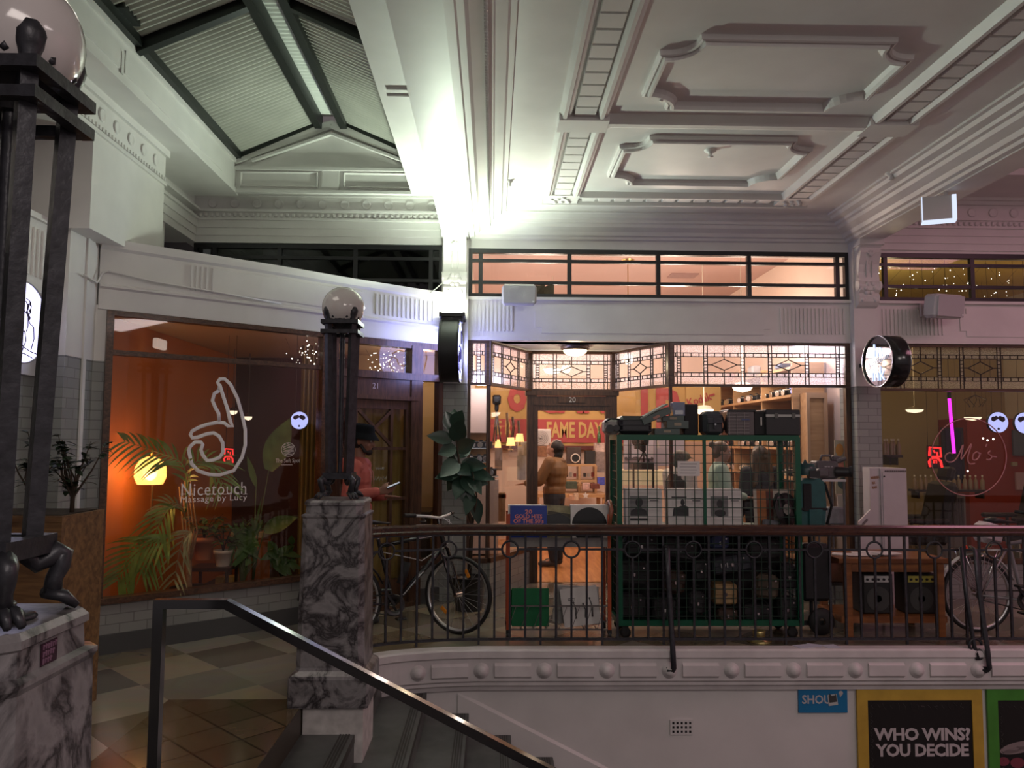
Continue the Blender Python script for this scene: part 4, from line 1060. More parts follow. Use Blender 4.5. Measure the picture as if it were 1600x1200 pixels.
# dome lamp
t = T('ceiling_light', 'lit dome ceiling light over the record shop door', 'light', (.93, 8.86, 2.64)); b = MB()
b.lathe([(.16, .095), (.165, .06), (.14, .045), (.13, .05)], (.93, 8.86, 2.64), 28); part('rim', b, mat('brushed_rim', (.25, .2, .16), .35, metal=.7), t)
b = MB(); b.lathe([(.14, .05), (.125, .02), (.09, -.005), (.04, -.018), (.001, -.02)], (.93, 8.86, 2.64), 28); part('glass_bowl', b, emis('warm_bowl', (1, .86, .58), 3.2), t)
# exit sign on the beam
c = P(1466, 327, 6.6); t = T('exit_sign', 'glowing white box exit sign hung from the beam', 'sign', c, math.radians(-22))
b = MB(); b.obox((0, 0, 0), (.27, .075, .22), None, .008); part('box', b, mat('white_plastic', (.62, .6, .6), .4), t, False)
b = MB(); b.obox((0, -.0, -.113), (.262, .074, .012)); b.obox((.118, -.039, 0), (.034, .004, .218)); b.obox((-.13, -.039, 0), (.008, .004, .218)); b.obox((0, -.039, -.105), (.262, .004, .012)); part('lit_edge', b, emis('exit_led', (.7, .78, .95), 1.1), t, False)
b = MB(); b.cyl((.06, 0, .08), (.06, 0, .2), .02); b.cyl((.06, 0, .2), (.06, .0, .3), .012); part('bracket', b, mat('white_plastic', (.62, .6, .6), .4), t, False)
# sprinkler heads, hook
for px, py, lb in ((1110, 238, 'small white sprinkler head in the plaster panel nearest the shop wall'), (1033, 149, 'tiny white sprinkler head below the corner of the larger plaster panel'), (1392, 274, 'small white sprinkler head close to the heavy cornice'), (797, 285, 'small white ceiling hook in the plain ceiling by the bright beam')):
    d = CAMROT @ V(((px - 800) / FPX, (600 - py) / FPX, -1)); q = EYE + d * ((4.03 - 1.65) / d.z)
    b = MB(); k = .6 if px in (1033, 797) else 1
    b.lathe([(.05 * k, .02), (.045 * k, .005), (.02 * k, -.005), (.014 * k, -.03), (.024 * k, -.035), (.024 * k, -.04), (.001, -.041)], q, 14); one('sprinkler', b, WHITE, lb, 'sprinkler')
# vent on the well wall
c = P(1065, 1136, 6.485); t = T('wall_vent', 'small white vent plate with rows of square holes in the wall', 'vent', c); b = MB()
b.obox(c, (.185, .012, .115)); part('plate', b, WALLW, t); b = MB()
for i in range(5):
    for j in range(3): b.obox(c + V(((i - 2) * .034, -.0065, (j - 1) * .034)), (.016, .003, .016))
part('holes', b, BLACK, t)
# posters on the well wall
def poster(label, cx0, cx1, y0, frame, name='poster'):
    ya = 6.47; a = P(cx0, y0, ya); c = P(cx1, y0, ya); H = 1.15
    t = T(name, label, 'poster', (a.x, ya, a.z - H)); b = MB(); w = .085
    b.box(a.x, c.x, ya - .01, ya + .012, a.z - w, a.z); b.box(a.x, c.x, ya - .01, ya + .012, a.z - H, a.z - H + w)
    b.box(a.x, a.x + w, ya - .01, ya + .012, a.z - H + w, a.z - w); b.box(c.x - w, c.x, ya - .01, ya + .012, a.z - H + w, a.z - w); part('frame', b, frame, t)
    b = MB(); b.box(a.x + w - .005, c.x - w + .005, ya - .002, ya + .01, a.z - H + w, a.z - w); part('sheet', b, mat('black_poster', (.012, .012, .012), .35), t)
    b = MB(); n = 16   # faint chalk-like pattern round the edge
    for k in range(n): x = a.x + w + .03 + k * (c.x - a.x - 2 * w - .06) / (n - 1); b.tube([(x + R.uniform(-.015, .015), ya - .003, a.z - w - .02 - R.uniform(0, .03)), (x + R.uniform(-.015, .02), ya - .003, a.z - w - .05), (x + .015, ya - .003, a.z - w - .06 - R.uniform(0, .02))], .003, 4)
    for k in range(18): z = a.z - w - .1 - k * .05; b.tube([(a.x + w + .02, ya - .003, z), (a.x + w + .02 + R.uniform(.01, .03), ya - .003, z - .02), (a.x + w + .025, ya - .003, z - .035)], .003, 4)
    part('faint_pattern', b, mat('dark_grey_print', (.035, .035, .034), .5), t)
    return t, a, c, ya
t, a, c, ya = poster('black poster in a yellow frame with bold white question', 1338, 1533, 1077, mat('yellow_frame', (.52, .33, .045), .5, var=.1))
PINKW = mat('white_print', (.52, .47, .48), .5)
for tx, py in (('WHO WINS?', 1147), ('YOU DECIDE', 1172)):
    q = P(1441, py, ya - .004); b = text_mb(tx, (q.x, ya - .004, q.z), (1, 0, 0), (0, 0, 1), w=(150 if py < 1150 else 145) / 190, h=.102, bold=.035, spacing=.95, ext=.002); part('lettering', b, PINKW, t)
t, a, c, ya = poster('black poster in a green frame with dark red and pink shapes', 1541, 1740, 1077, mat('green_frame', (.06, .25, .03), .5, var=.1))
b = MB()
for (px, py, rx, rz, th) in ((1592, 1168, .16, .045, .2), (1585, 1172, .1, .02, .25)):
    q = P(px, py, ya - .004); b.lathe([(.001, 0), (1, 0)], q, 24, Matrix.Rotation(th, 3, 'Y').inverted() @ Matrix(((rx, 0, 0), (0, 0, -.01), (0, rz, 0))))
part('grey_shape', b, mat('grey_print', (.25, .2, .2), .5), t)
b = MB()
for (px, py, r) in ((1568, 1190, .05), (1590, 1192, .06)):
    q = P(px, py, ya - .005); b.lathe([(.001, 0), (r, 0)], q, 14, Matrix(((1, 0, 0), (0, 0, -1), (0, .7, 0))))
part('red_shape', b, mat('dark_red_print', (.2, .04, .06), .5), t)
# blue arrow sign
c0 = P(1247, 1073, 6.48); c1 = P(1324, 1113, 6.48); t = T('wall_sign', 'small blue wall sign with white letters and a grey cat-faced sticker over them', 'sign', (c0.x, 6.48, c1.z)); b = MB()
b.box(c0.x, c1.x, 6.474, 6.49, c1.z, c0.z); part('plate', b, mat('cyan_blue', (.01, .17, .38), .4), t)
q = P(1272, 1093, 6.47); b = text_mb('SHOU', (q.x + .02, 6.472, q.z), (1, 0, 0), (0, 0, 1), w=.235, h=.07, bold=.02); part('lettering', b, PINKW, t)
q = P(1301, 1092, 6.47); b = MB(); b.obox((q.x, 6.471, q.z - .008), (.075, .004, .085), (0, -.12, 0)); part('sticker', b, mat('sticker_white', (.5, .5, .5), .5), t)
b = MB(); b.obox((q.x, 6.468, q.z), (.06, .003, .05), (0, -.12, 0)); b.add([(q.x - .03, 6.467, q.z + .02), (q.x - .025, 6.467, q.z + .045), (q.x - .008, 6.467, q.z + .022)], [(0, 1, 2)]); b.add([(q.x + .03, 6.467, q.z + .015), (q.x + .025, 6.467, q.z + .04), (q.x + .008, 6.467, q.z + .02)], [(0, 1, 2)])
part('cat_shape', b, mat('charcoal_print', (.05, .05, .05), .5), t)
q = P(1314, 1083, 6.47); b = MB(); b.lathe([(.001, 0), (.018, 0)], (q.x, 6.472, q.z), 16, Matrix(((1, 0, 0), (0, 0, -1), (0, 1, 0)))); b.add([(q.x - .012, 6.472, q.z - .01), (q.x + .006, 6.472, q.z - .018), (q.x - .008, 6.472, q.z - .036)], [(0, 1, 2)]); part('pin_mark', b, PINKW, t)
# conduits along the mouldings
b = MB(); b.tube([P(318, 296, 8.3), P(345, 304, 8.3), P(470, 300, 8.3), P(560, 302, 8.3), P(632, 300, 8.3), P(640, 292, 8.3)], .012, 6)
one('conduit', b, WHITE, 'thin white conduit looping along the top of the dentil moulding', 'cable')
b = MB(); b.tube([V((-3.07, 5.9, 2.88)), V((-3.07, 6.1, 2.86)), V((-3.06, 6.16, 2.95)), V((-3.03, 6.18, 2.97)), V((*on21(230)[0], 2.93)) + V((.03, -.03, 0)), V((*on21(330)[0], 2.91)) + V((.03, -.03, 0)), V((*on21(430)[0], 2.88)) + V((.03, -.03, 0))], .008, 6)
one('conduit', b, WHITE, 'thin white conduit crossing the pier and the slanting lintel', 'cable')
b = MB(); b.tube([P(690, 425, 8.25), P(694, 440, 8.2), P(680, 452, 8.15), P(672, 458, 8.15)], .006, 5)
one('loose_cable', b, mat('white_cable', (.6, .62, .58), .5), 'short loose white cable beside the bright pilaster', 'cable')

def sparkle_reflections(lab, x0, x1, z0, z1, y, n, on=None):  # glowing points added for the sparkle of fairy lights reflected in the panes
    t = T('sparkle_reflections', lab, 'lights', ((x0 + x1) / 2, y, z0)); b = MB(); pts = []
    for k in range(9):
        u = k / 8; pts.append(V((x0 + (x1 - x0) * u, y + .05 * (k % 2), z1 - (z1 - z0) * .5 * (k % 2))))
    b.tube(pts, .0018, 4); part('wire', b, mat('thin_wire', (.1, .09, .07), .5), t); b = MB()
    for k in range(n):
        q = V((R.uniform(x0, x1), y + R.uniform(0, .3), R.uniform(z0, z1))); b.ball(q, R.choice((.0035, .0045, .007)), 6)
    o = part('bulbs', b, emis('fairy_glow', (1, .93, .8), 5), t); o['kind'] = 'stuff'
sparkle_reflections('tiny fairy-light reflections built as bulbs behind the yellow-lit transom window', 4.25, 6.0, 3.22, 3.7, FY + .25, 90)
a, c = on21(425), on21(498); sparkle_reflections('tiny fairy-light reflections built as bulbs behind the upper pane of the massage window', a[0][0], c[0][0], 2.38, 2.62, c[0][1] + .05, 40)
a, c = on21(556), on21(640); sparkle_reflections('tiny fairy-light reflections built as bulbs behind the pane over the door numbered with silver figures', a[0][0], c[0][0], 2.36, 2.6, c[0][1] + .1, 60)
# ================================================================== MASSAGE SHOP, BARBER SHOP, PLANTS
def on21p(px, py, off=.006):
    for _ in range(3):
        q, d = on21(px + (690 - py) * (px - 800) / 16700.0 * -1)
    n = V((d.y, -d.x, 0)); ray = CAMROT @ V(((px - 800) / FPX, (600 - py) / FPX, -1)); t = (V((*q, 1.65)) + n * off - EYE).dot(n) / ray.dot(n)
    return EYE + ray * t, n
VIN = mat('lettering_vinyl', (.84, .80, .79), .5)
def zl(pts, ox=270, oy=580, s=5.457): return [(ox + x / s, oy + y / s) for x, y in pts]
def ribbon(mb, st, wpx, off=.008):
    pts = [on21p(x, y, off) for x, y in st]; 
    hw = wpx / 2 / 165
    mb.tube([p + n * 0 for p, n in pts], hw, 8, flat=1)
    for i in range(len(mb.v) - 8 * len(pts), len(mb.v)):
        k = (i - (len(mb.v) - 8 * len(pts))) // 8; p, n = pts[k]; v = mb.v[i] - p; mb.v[i] = p + v - n * (v.dot(n) * .93)
outline = [(398, 110), (410, 150), (435, 230), (465, 320), (490, 430), (510, 470), (470, 468), (440, 442), (380, 437), (300, 452), (225, 478), (165, 510), (150, 540), (165, 568), (210, 565), (290, 535), (350, 527), (395, 555), (425, 610), (428, 690), (400, 735), (340, 760), (290, 762), (255, 715), (240, 670), (255, 625), (240, 605), (190, 605), (150, 640), (135, 670), (160, 790), (215, 850), (310, 882), (400, 885), (520, 848), (590, 735), (618, 630), (618, 500), (590, 370), (550, 230), (490, 110), (440, 65), (400, 68), (382, 95), (400, 130), (390, 162)]
b = MB(); w4 = []
ribbon(b, zl(outline), 5.2); ribbon(b, zl([(395, 165), (355, 190), (338, 250), (362, 310), (390, 360), (395, 430)]), 5.2)
part('hand_outline', b, VIN, W21)
def text21(tx, x0, x1, yc, h, name='lettering', m=VIN, bold=0.0, sp=1.0):
    p, n = on21p((x0 + x1) / 2, yc); d = V((-n.y, n.x, 0)); a = on21p(x0, yc)[0]; c = on21p(x1, yc)[0]
    b = text_mb(tx, p, d, (0, 0, 1), w=(c - a).length, h=h / 165, bold=bold, spacing=sp); part(name, b, m, W21)
text21('Nicetouch', 285, 386, 764, 17, sp=1.1); text21('Massage by Lucy', 284, 387, 780, 11, sp=1.1)
for k, (xx, w) in enumerate(((286.5, 6), (299, 5), (318, 5), (331, 5), (352, 6), (372, 4), (383, 6))):   # slab feet of the typewriter letters
    b = MB(); p, n = on21p(xx, 772); d = V((-n.y, n.x, 0)); b.bar(p - d * w / 330, p + d * w / 330, .003, .006, up=n); part('letter_serif', b, VIN, W21)
VIND = mat('dim_vinyl', (.6, .57, .52), .6)
text21('The Soft Spot', 431, 469, 720.5, 8, m=VIND); b = MB(); ribbon(b, [(439 + k * 2, 726 + .4 * (k % 2)) for k in range(10)], .9); part('faint_line', b, VIND, W21)
b = MB()
for k in range(9):
    q = []
    for t in range(11):
        x = -1 + t / 5; y = -.8 + k * .2 + .13 * math.sin(x * 3 + k * .5)
        if x * x + y * y < 1.0: q.append((450.5 + x * 10.5, 702.5 + y * 10.5))
    if len(q) > 2: ribbon(b, q, .8)
ribbon(b, [(450.5 + 10.7 * math.cos(t * PI / 12), 702.5 + 10.7 * math.sin(t * PI / 12)) for t in range(25)], .9)
part('wave_emblem', b, VIND, W21)

# floor lamp
LY = 6.78; c = P(235, 741, LY); f = P(235, 930, LY)
t = T('floor_lamp', 'lit floor lamp with a pale glass shade behind the palm fronds', 'lamp', (c.x, LY, .1)); b = MB()
b.cyl((c.x + .02, LY, .1), (c.x + .02, LY, c.z + .2), .008); b.tube([(c.x + .02, LY, c.z + .2), (c.x + .01, LY, c.z + .22), (c.x, LY, c.z + .16)], .007, 6); part('pole', b, mat('brass', (.45, .3, .12), .3, metal=.8), t)
b = MB(); b.lathe([(.12, .1), (.12, .115), (.02, .125)], (c.x + .02, LY, 0), 20); part('base', b, MATS['brass'], t)
b = MB(); b.lathe([(.03, .15), (.09, .12), (.125, .06), (.13, -.02), (.105, -.085), (.1, -.085)], c, 24); part('lamp_shade', b, glass('lamp_glass', (1, .9, .75), .06, .1, .45, (1, .72, .42)), t)
b = MB(); b.ball(c - V((0, 0, .01)), .045, 12); part('bulb', b, emis('bulb_glow', (1, .62, .25), 9), t)

# plants in the window
PALM = mat('palm_leaf', (.22, .33, .07), .45, var=.35, scale=8); PALMD = mat('palm_leaf_pale', (.30, .27, .12), .5, var=.3, scale=8)
LEAF = mat('window_leaf', (.09, .18, .05), .45, var=.4, scale=9); TERRA = mat('terracotta', (.42, .15, .06), .7, var=.12, scale=10)
def frond(mb, pts, n, L, w, droop=.35):
    pts = [V(p) for p in pts]; cur = []
    for i in range(n + 1):
        t = i / n * (len(pts) - 1); k = min(int(t), len(pts) - 2); u = t - k
        p0, p1, p2, p3 = pts[max(k - 1, 0)], pts[k], pts[k + 1], pts[min(k + 2, len(pts) - 1)]
        cur.append(.5 * ((2 * p1) + (p2 - p0) * u + (2 * p0 - 5 * p1 + 4 * p2 - p3) * u * u + (3 * p1 - p0 - 3 * p2 + p3) * u ** 3))
    mb.tube(cur, [.007 * (1 - .8 * i / n) for i in range(n + 1)], 5)
    for i in range(n // 4, n + 1):
        d = (cur[min(i + 1, n)] - cur[i - 1]).normalized(); s = d.cross(V((0, -1, .25))).normalized()
        if s.length < .1: s = V((0, 0, 1))
        l = L * (.55 + .45 * math.sin(PI * (i - n // 4 + 1) / (n - n // 4 + 2)))
        for q in (-1, 1):
            leafblade(mb, cur[i], d * .75 + s * q * .75 + V((0, -.12, 0)) + rv(.1), l * R.uniform(.85, 1.1), w, droop, 4, .1, up=(0, -1, .3))
c = P(297, 905, 7.0)
t = T('palm', 'big potted palm with arching fronds in front of the lit floor lamp', 'plant', (c.x, 7.0, .1)); b = MB()
Z = lambda x, y, yy=6.95: P(x, y, yy)
b.cyl((c.x, 7.0, .12), (c.x - .01, 6.98, .75), .03, .02)
for k in range(5): b.tube([(c.x, 6.98, .6), (c.x + .03 * (k - 2), 6.97, .85), Z(280 + k * 4, 760 - k * 6)], [.014, .008, .005], 5)
part('stem', b, mat('palm_fibre', (.33, .2, .09), .8, var=.3, scale=30), t)
b = MB(); frond(b, [Z(290, 800), Z(288, 730, 6.7), Z(250, 708, 6.62), Z(196, 690, 6.55)], 18, .28, .011); part('frond', b, PALM, t)
b = MB(); frond(b, [Z(285, 830), Z(260, 840, 6.65), Z(215, 860, 6.6), Z(185, 905, 6.55)], 20, .34, .013); part('frond', b, PALM, t)
b = MB(); frond(b, [Z(288, 800), Z(265, 795, 6.7), Z(240, 840, 6.62), Z(222, 890, 6.6)], 16, .3, .012); part('frond', b, PALM, t)
b = MB(); frond(b, [Z(290, 810), Z(282, 790, 6.8), Z(262, 786, 6.75), Z(245, 800, 6.7)], 12, .16, .009); part('frond', b, PALMD, t)
b = MB(); frond(b, [Z(290, 800), Z(300, 730, 6.75), Z(330, 720, 6.85), Z(350, 760, 6.9)], 16, .26, .011); part('frond', b, PALM, t)
b = MB(); frond(b, [Z(292, 840), Z(300, 830, 6.7), Z(285, 845, 6.65), Z(272, 905, 6.6)], 12, .22, .01); part('frond', b, PALMD, t)
b = MB(); b.lathe([(.12, .1), (.16, .38), (.17, .38), (.165, .36), (.001, .36)], (c.x, 7.0, 0), 24); part('pot', b, mat('dark_pot', (.03, .025, .02), .5), t)
def potted(name, lab, px, py, Y, wpx, hpx, potm, leaf, kind):
    p = P(px, py + hpx / 2, Y); s = Y / FPX; r = wpx * s / 2; h = hpx * s
    t = T(name, lab, 'plant', p); b = MB()
    b.lathe([(r * .68, 0), (r * .9, h * .78), (r, h * .78), (r * 1.02, h), (r * .92, h), (r * .88, h * .9), (.001, h * .9)], p, 22); part('pot', b, potm, t)
    b = MB(); lb = MB()
    for k in range(9 if kind != 'cane' else 5):
        a = k * 2.4; top = p + V((math.cos(a) * r * (1.1 + .5 * (k % 3)), math.sin(a) * r * .8, h + R.uniform(.08, .26)))
        b.tube([p + V((0, 0, h * .9)), p + V((math.cos(a) * .02, math.sin(a) * .02, h + .06)), top], [.006, .004, .002], 5)
        for j in range(7): leafblade(lb, p + V((0, 0, h)) + (top - p - V((0, 0, h))) * R.uniform(.3, 1), (math.cos(a + R.uniform(-1.5, 1.5)), math.sin(a + R.uniform(-1.5, 1.5)), R.uniform(-.2, .6)), leaf * R.uniform(.7, 1.2), leaf * .28, .3)
    part('stem', b, BARK, t); part('leaves', lb, LEAF, t); return t, p.z
t1, z1 = potted('potted_plant', 'leafy plant in a terracotta pot on the dark plant stand', 318, 857, 7.26, 34, 34, TERRA, .09, 'a')
t2, z2 = potted('potted_plant', 'leafy plant in a cream pot next to the terracotta one', 348, 872, 7.24, 28, 24, mat('cream_pot', (.6, .52, .42), .5), .08, 'a')
t = T('plant_stand', 'dark low table under the terracotta and cream pots', 'table', (P(330, 890, 7.25).x, 7.25, .1)); b = MB()
xa, xb = P(302, 880, 7.25).x, P(366, 880, 7.25).x; zt_ = min(z1, z2) - .0
b.box(xa, xb, 7.1, 7.4, zt_ - .03, zt_ - .001); part('table_top', b, mat('dark_stand', (.04, .025, .018), .4), t)
for x, y in ((xa + .02, 7.12), (xb - .02, 7.12), (xa + .02, 7.38), (xb - .02, 7.38)):
    b = MB(); b.box(x - .012, x + .012, y - .012, y + .012, .1, zt_ - .03); part('leg', b, MATS['dark_stand'], t)
for px, lb, m in ((346, 'ochre box file standing under the plant stand', mat('ochre_card', (.45, .27, .06), .6)), (362, 'yellow box standing on the shop floor by the plant stand', mat('yellow_card', (.55, .38, .08), .6))):
    q = P(px, 925, 7.5); b = MB(); b.obox((q.x, 7.5, .245), (.075, .14, .29), None, .004); one('box', b, m, lb, 'box')
# orange planter box on legs
q0, q1 = P(370, 838, 7.8), P(414, 838, 7.8); t = T('planter_box', 'orange-brown planter box with a pale rim behind the pots', 'planter', (q0.x + .15, 7.8, .1)); b = MB()
b.box(q0.x, q1.x, 7.7, 8.0, .1, q0.z); part('box', b, mat('orange_timber', (.4, .14, .035), .5, var=.2, scale=6), t); b = MB(); b.box(q0.x - .02, q1.x + .02, 7.68, 8.02, q0.z, q0.z + .05); part('rim', b, mat('pale_rim', (.42, .36, .2), .5), t)
b = MB()
for k in range(40): leafblade(b, V((q0.x + .15, 7.82, q0.z + .06)) + rv(.09), (R.uniform(-1, 1), R.uniform(-1, .4), R.uniform(0, 1)), .13, .02, .3)
part('leaves', b, LEAF, t)
# tall banana-leaf plant and fern
def bigleaf(name, lab, stem0, leaves, m=LEAF, Y=7.5):
    p = P(*stem0, Y); t = T(name, lab, 'plant', (p.x, Y, .1)); b = MB(); lb = MB()
    b.lathe([(.06, .1), (.085, .3), (.09, .3), (.001, .29)], (p.x, Y, 0), 18); part('pot', b, MATS['dark_pot'], t); b = MB()
    for (x0, y0), (x1, y1), w in leaves:
        a, c = P(x0, y0, Y - .05), P(x1, y1, Y - .1)
        b.tube([(p.x, Y, .32), (p.x * .7 + a.x * .3, Y, (a.z + .32) / 2), a], [.01, .008, .004], 5); leafblade(lb, a, c - a, (c - a).length, w, .12, 7, .2, up=(0, -1, .2))
    part('stem', b, mat('green_stem', (.1, .14, .04), .5), t); part('leaves', lb, m, t)
bigleaf('banana_plant', 'tall plant with broad paddle leaves near the ochre curtain', (395, 905), [((420, 735), (455, 640), .12), ((413, 830), (466, 800), .075), ((400, 760), (386, 705), .03), ((396, 840), (410, 765), .012)])
bigleaf('fern', 'feathery low plant at the foot of the massage shop window, beside the orange planter', (440, 900), [((R.uniform(420, 465), R.uniform(850, 885)), (R.uniform(405, 475), R.uniform(830, 905)), .035) for k in range(22)], Y=7.75)
bigleaf('bushy_plant', 'bushy plant with small pale flowers in front of the orange planter', (378, 910), [((R.uniform(355, 400), R.uniform(830, 880)), (R.uniform(345, 412), R.uniform(800, 905)), .03) for k in range(24)], Y=7.35)
# curtain
b = MB(); a0, a1 = P(468, 700, 8.0), P(497, 700, 8.0); vs = []; n = 60
for i in range(n + 1):
    t_ = i / n; x = a0.x + (a1.x - a0.x) * t_; y = 8.0 + .03 * math.sin(t_ * 30) + t_ * .12
    vs += [(x, y, .12), (x, y, 2.62), (x, y + .01, 2.62), (x, y + .01, .12)]
b.add(vs, [f for i in range(n) for f in ((4 * i, 4 * i + 1, 4 * i + 5, 4 * i + 4), (4 * i + 2, 4 * i + 3, 4 * i + 7, 4 * i + 6))], True)
one('curtain', b, mat('ochre_curtain', (.42, .29, .09), .8), 'long ochre curtain at the edge of the massage shop window', 'curtain')
b = MB(); a0, a1 = on21(560)[0], on21(645)[0]; vs = []
for i in range(n + 1):
    t_ = i / n; x = a0[0] + (a1[0] - a0[0]) * t_ - .1; y = a0[1] + (a1[1] - a0[1]) * t_ + .16 + .02 * math.sin(t_ * 40)
    vs += [(x, y, .12), (x, y, 2.2), (x, y + .01, 2.2), (x, y + .01, .12)]
b.add(vs, [f for i in range(n) for f in ((4 * i, 4 * i + 1, 4 * i + 5, 4 * i + 4), (4 * i + 2, 4 * i + 3, 4 * i + 7, 4 * i + 6))], True)
one('curtain', b, MATS['ochre_curtain'], 'ochre curtain hanging behind the glass of the door with crossed bars', 'curtain')
# lit signs and domes set inside, most standing in for window reflections
def neon(lab, px, py, Y, s):  # reflection of a neon across the arcade, built as a sign behind the glass
    t = T('neon_reflection', lab, 'sign', P(px, py, Y)); c = P(px, py, Y); b = MB(); q = lambda x, z: c + V((x * s, 0, z * s))
    b.tube([q(-.5, .2), q(-.45, .95), q(.5, .9), q(.55, .15), q(-.35, .12)], .1 * s, 6); b.tube([q(-.1, .7), q(.0, .45)], .07 * s, 5); b.tube([q(.2, .55), q(.22, .2)], .07 * s, 5)
    b.tube([q(-.45, -.75), q(-.55, -.3), q(-.3, .0), q(.2, .02), q(.5, -.25), q(.6, -.8)], .1 * s, 6); b.tube([q(-.1, -.45), q(-.12, -.2), q(.12, -.2), q(.1, -.45)], .07 * s, 5)
    part('red_tube', b, emis('red_neon', (1, .03, .03), 1.7), t); b = MB(); b.box(c.x - .6 * s, c.x + .6 * s, Y + .02, Y + .03, c.z - .9 * s, c.z + 1.1 * s)
    part('backing', b, BLACK, t); b = MB()
    for x in (-.5, .5): b.cyl(q(x, 1.1) + V((0, .025, 0)), V((c.x + x * s, Y + .025, 2.66 if Y < 9 and c.x < 0 else 4.1)), .002, n=5)
    part('wire', b, BLACK, t)
neon('small red reflection of a neon sign, built inside the massage shop window', 357, 713, 7.6, .075)
neon('red reflection of a neon sign, built inside the barber shop window', 1461, 716, 8.9, .13)
def facedisc(lab, px, py, Y, r, cz):
    t = T('round_sign', lab, 'sign', P(px, py, Y)); c = P(px, py, Y); Mr = Matrix(((1, 0, 0), (0, 0, -1), (0, 1, 0))); b = MB(); b.lathe([(r, -.02), (r, .02), (.001, .02)], c, 32, Mr); part('case', b, BPLAST, t)
    b = MB(); b.lathe([(.001, -.0), (r * .97, -.0)], c + V((0, -.021, 0)), 32, Mr); part('lit_face', b, LEDS, t)
    b = MB()
    for a, z, w in ((-.45, .32, .24), (.42, .3, .26), (-.2, .42, .2), (.2, .4, .22), (0, -.62, .12)): b.lathe([(.001, 0), (r * w, 0)], c + V((r * a, -.024, r * z)), 12, Mr)
    part('face_drawing', b, LINE, t)
    b = MB()
    for x in (-.5, .5): b.cyl(c + V((x * r, 0, r * .8)), V((c.x + x * r, Y, cz)), .002, n=5)
    part('wire', b, BLACK, t)
facedisc('reflection of a round lit sign with a drawn face and hair buns, built inside the massage shop window', 468.5, 657, 7.55, .085, 2.66)  # disc added inside for the reflection of a sign across the arcade
facedisc('glowing round sign with a drawn face behind the circle on the barber window', 1558, 660, 9.6, .13, 4.1)
facedisc('glowing round sign with a drawn face at the far edge of the barber window', 1600, 661, 9.3, .13, 4.1)
def dome_reflection(lab, px, py, Y, cz, r=.09):  # ceiling domes across the arcade, mirrored in the glass, built as lamps inside
    c = P(px, py, Y); t = T('lit_dome', lab, 'lamp', c); b = MB(); b.lathe([(r, 0), (r * .8, -.03), (.001, -.045)], c, 18); part('diffuser', b, emis('dome_reflection_glow', (1, .8, .55), 1.6), t)
    b = MB(); b.lathe([(r * 1.05, 0), (r * .6, .03), (.006, .045), (.004, cz - c.z)], c, 14); part('cap', b, mat('brushed_rim', (.25, .2, .16), .35, metal=.7), t)
dome_reflection('small window reflection of a dome light, built as a lamp over the palm in the massage shop', 225, 631, 8.2, 2.66, .05)
dome_reflection('small window reflection of a dome light, built as a lamp beside the fingertips drawn on the glass', 364, 642, 8.8, 2.66, .05)
dome_reflection('small window reflection of a dome light, built as a lamp just beyond the drawn hand on the glass', 388, 651, 9.2, 2.66, .045)
dome_reflection('window reflection of a dome light, built as a lamp in the barber shop, nearer the brick pillar', 1429, 640, 10.2, 4.1, .11)
dome_reflection('window reflection of a dome light, built as a lamp in the barber shop, above the circle on the glass', 1520, 652, 10.6, 4.1, .11)
c = P(187, 534, 6.9); t = T('wall_lamp', 'small pale emergency light high on the orange wall', 'light', (-2.99, 7.0, c.z)); b = MB(); b.obox((-2.97, 7.05, c.z), (.05, .2, .09), None, .01); part('case', b, mat('pale_case', (.8, .7, .65), .4, emit=(1, .8, .7), es=.35), t)
# massage chair and a cabinet at the back
t = T('desk', 'dark reception desk deep in the massage shop', 'table', (-1.0, 8.9, .1)); b = MB(); b.box(-1.5, -.7, 8.6, 9.1, .102, .85); b.box(-1.54, -.66, 8.56, 9.14, .85, .89); part('body', b, mat('dark_desk', (.05, .03, .02), .5), t)

# barber window writing
def P2(x, y): return P(1440 + x / 6.32, 600 + y / 6.32, FY + .04)
pk = mat('pink_vinyl', (.55, .26, .27), .5); b = MB()
b.tube([P2(465 + 372 * math.cos(q * PI / 36), 722 + 382 * math.sin(q * PI / 36)) for q in range(72)], .006, 5, True); part('circle', b, pk, MO)
b = MB()
for st in ([(305, 690), (270, 680), (232, 715), (250, 765), (310, 765), (360, 710), (410, 600), (390, 745), (490, 592), (455, 720), (470, 785), (525, 785)], [(545, 670), (510, 695), (505, 745), (545, 745), (572, 700), (545, 670), (585, 690)], [(645, 595), (632, 622)], [(680, 660), (655, 685), (690, 715), (675, 745), (640, 745)], [(690, 715), (740, 722)]):
    q = [(*s_,) for s_ in st]; b.tube([V((p[0], FY + .04, p[1])) for p in crom([(P2(*s_).x, P2(*s_).z) for s_ in q], 5)], .0075, 5)
part('lettering', b, pk, MO)
a, c = P(1483, 620, 8.95), P(1491, 711, 8.95); t = T('tube_light', 'slanting magenta tube light glowing inside the barber window', 'light', c); b = MB(); b.cyl(a, c, .017, n=12); part('tube', b, emis('magenta_tube', (1, .03, .85), 2.2), t)
b = MB(); b.cyl(a + V((0, 0, -.02)), a + V((0, 0, .05)), .022); b.cyl(c + V((0, 0, .02)), c + V((0, 0, -.04)), .022); b.cyl(a + V((0, 0, .05)), V((a.x, 8.95, 4.1)), .003, n=5); part('cap', b, BLACK, t)
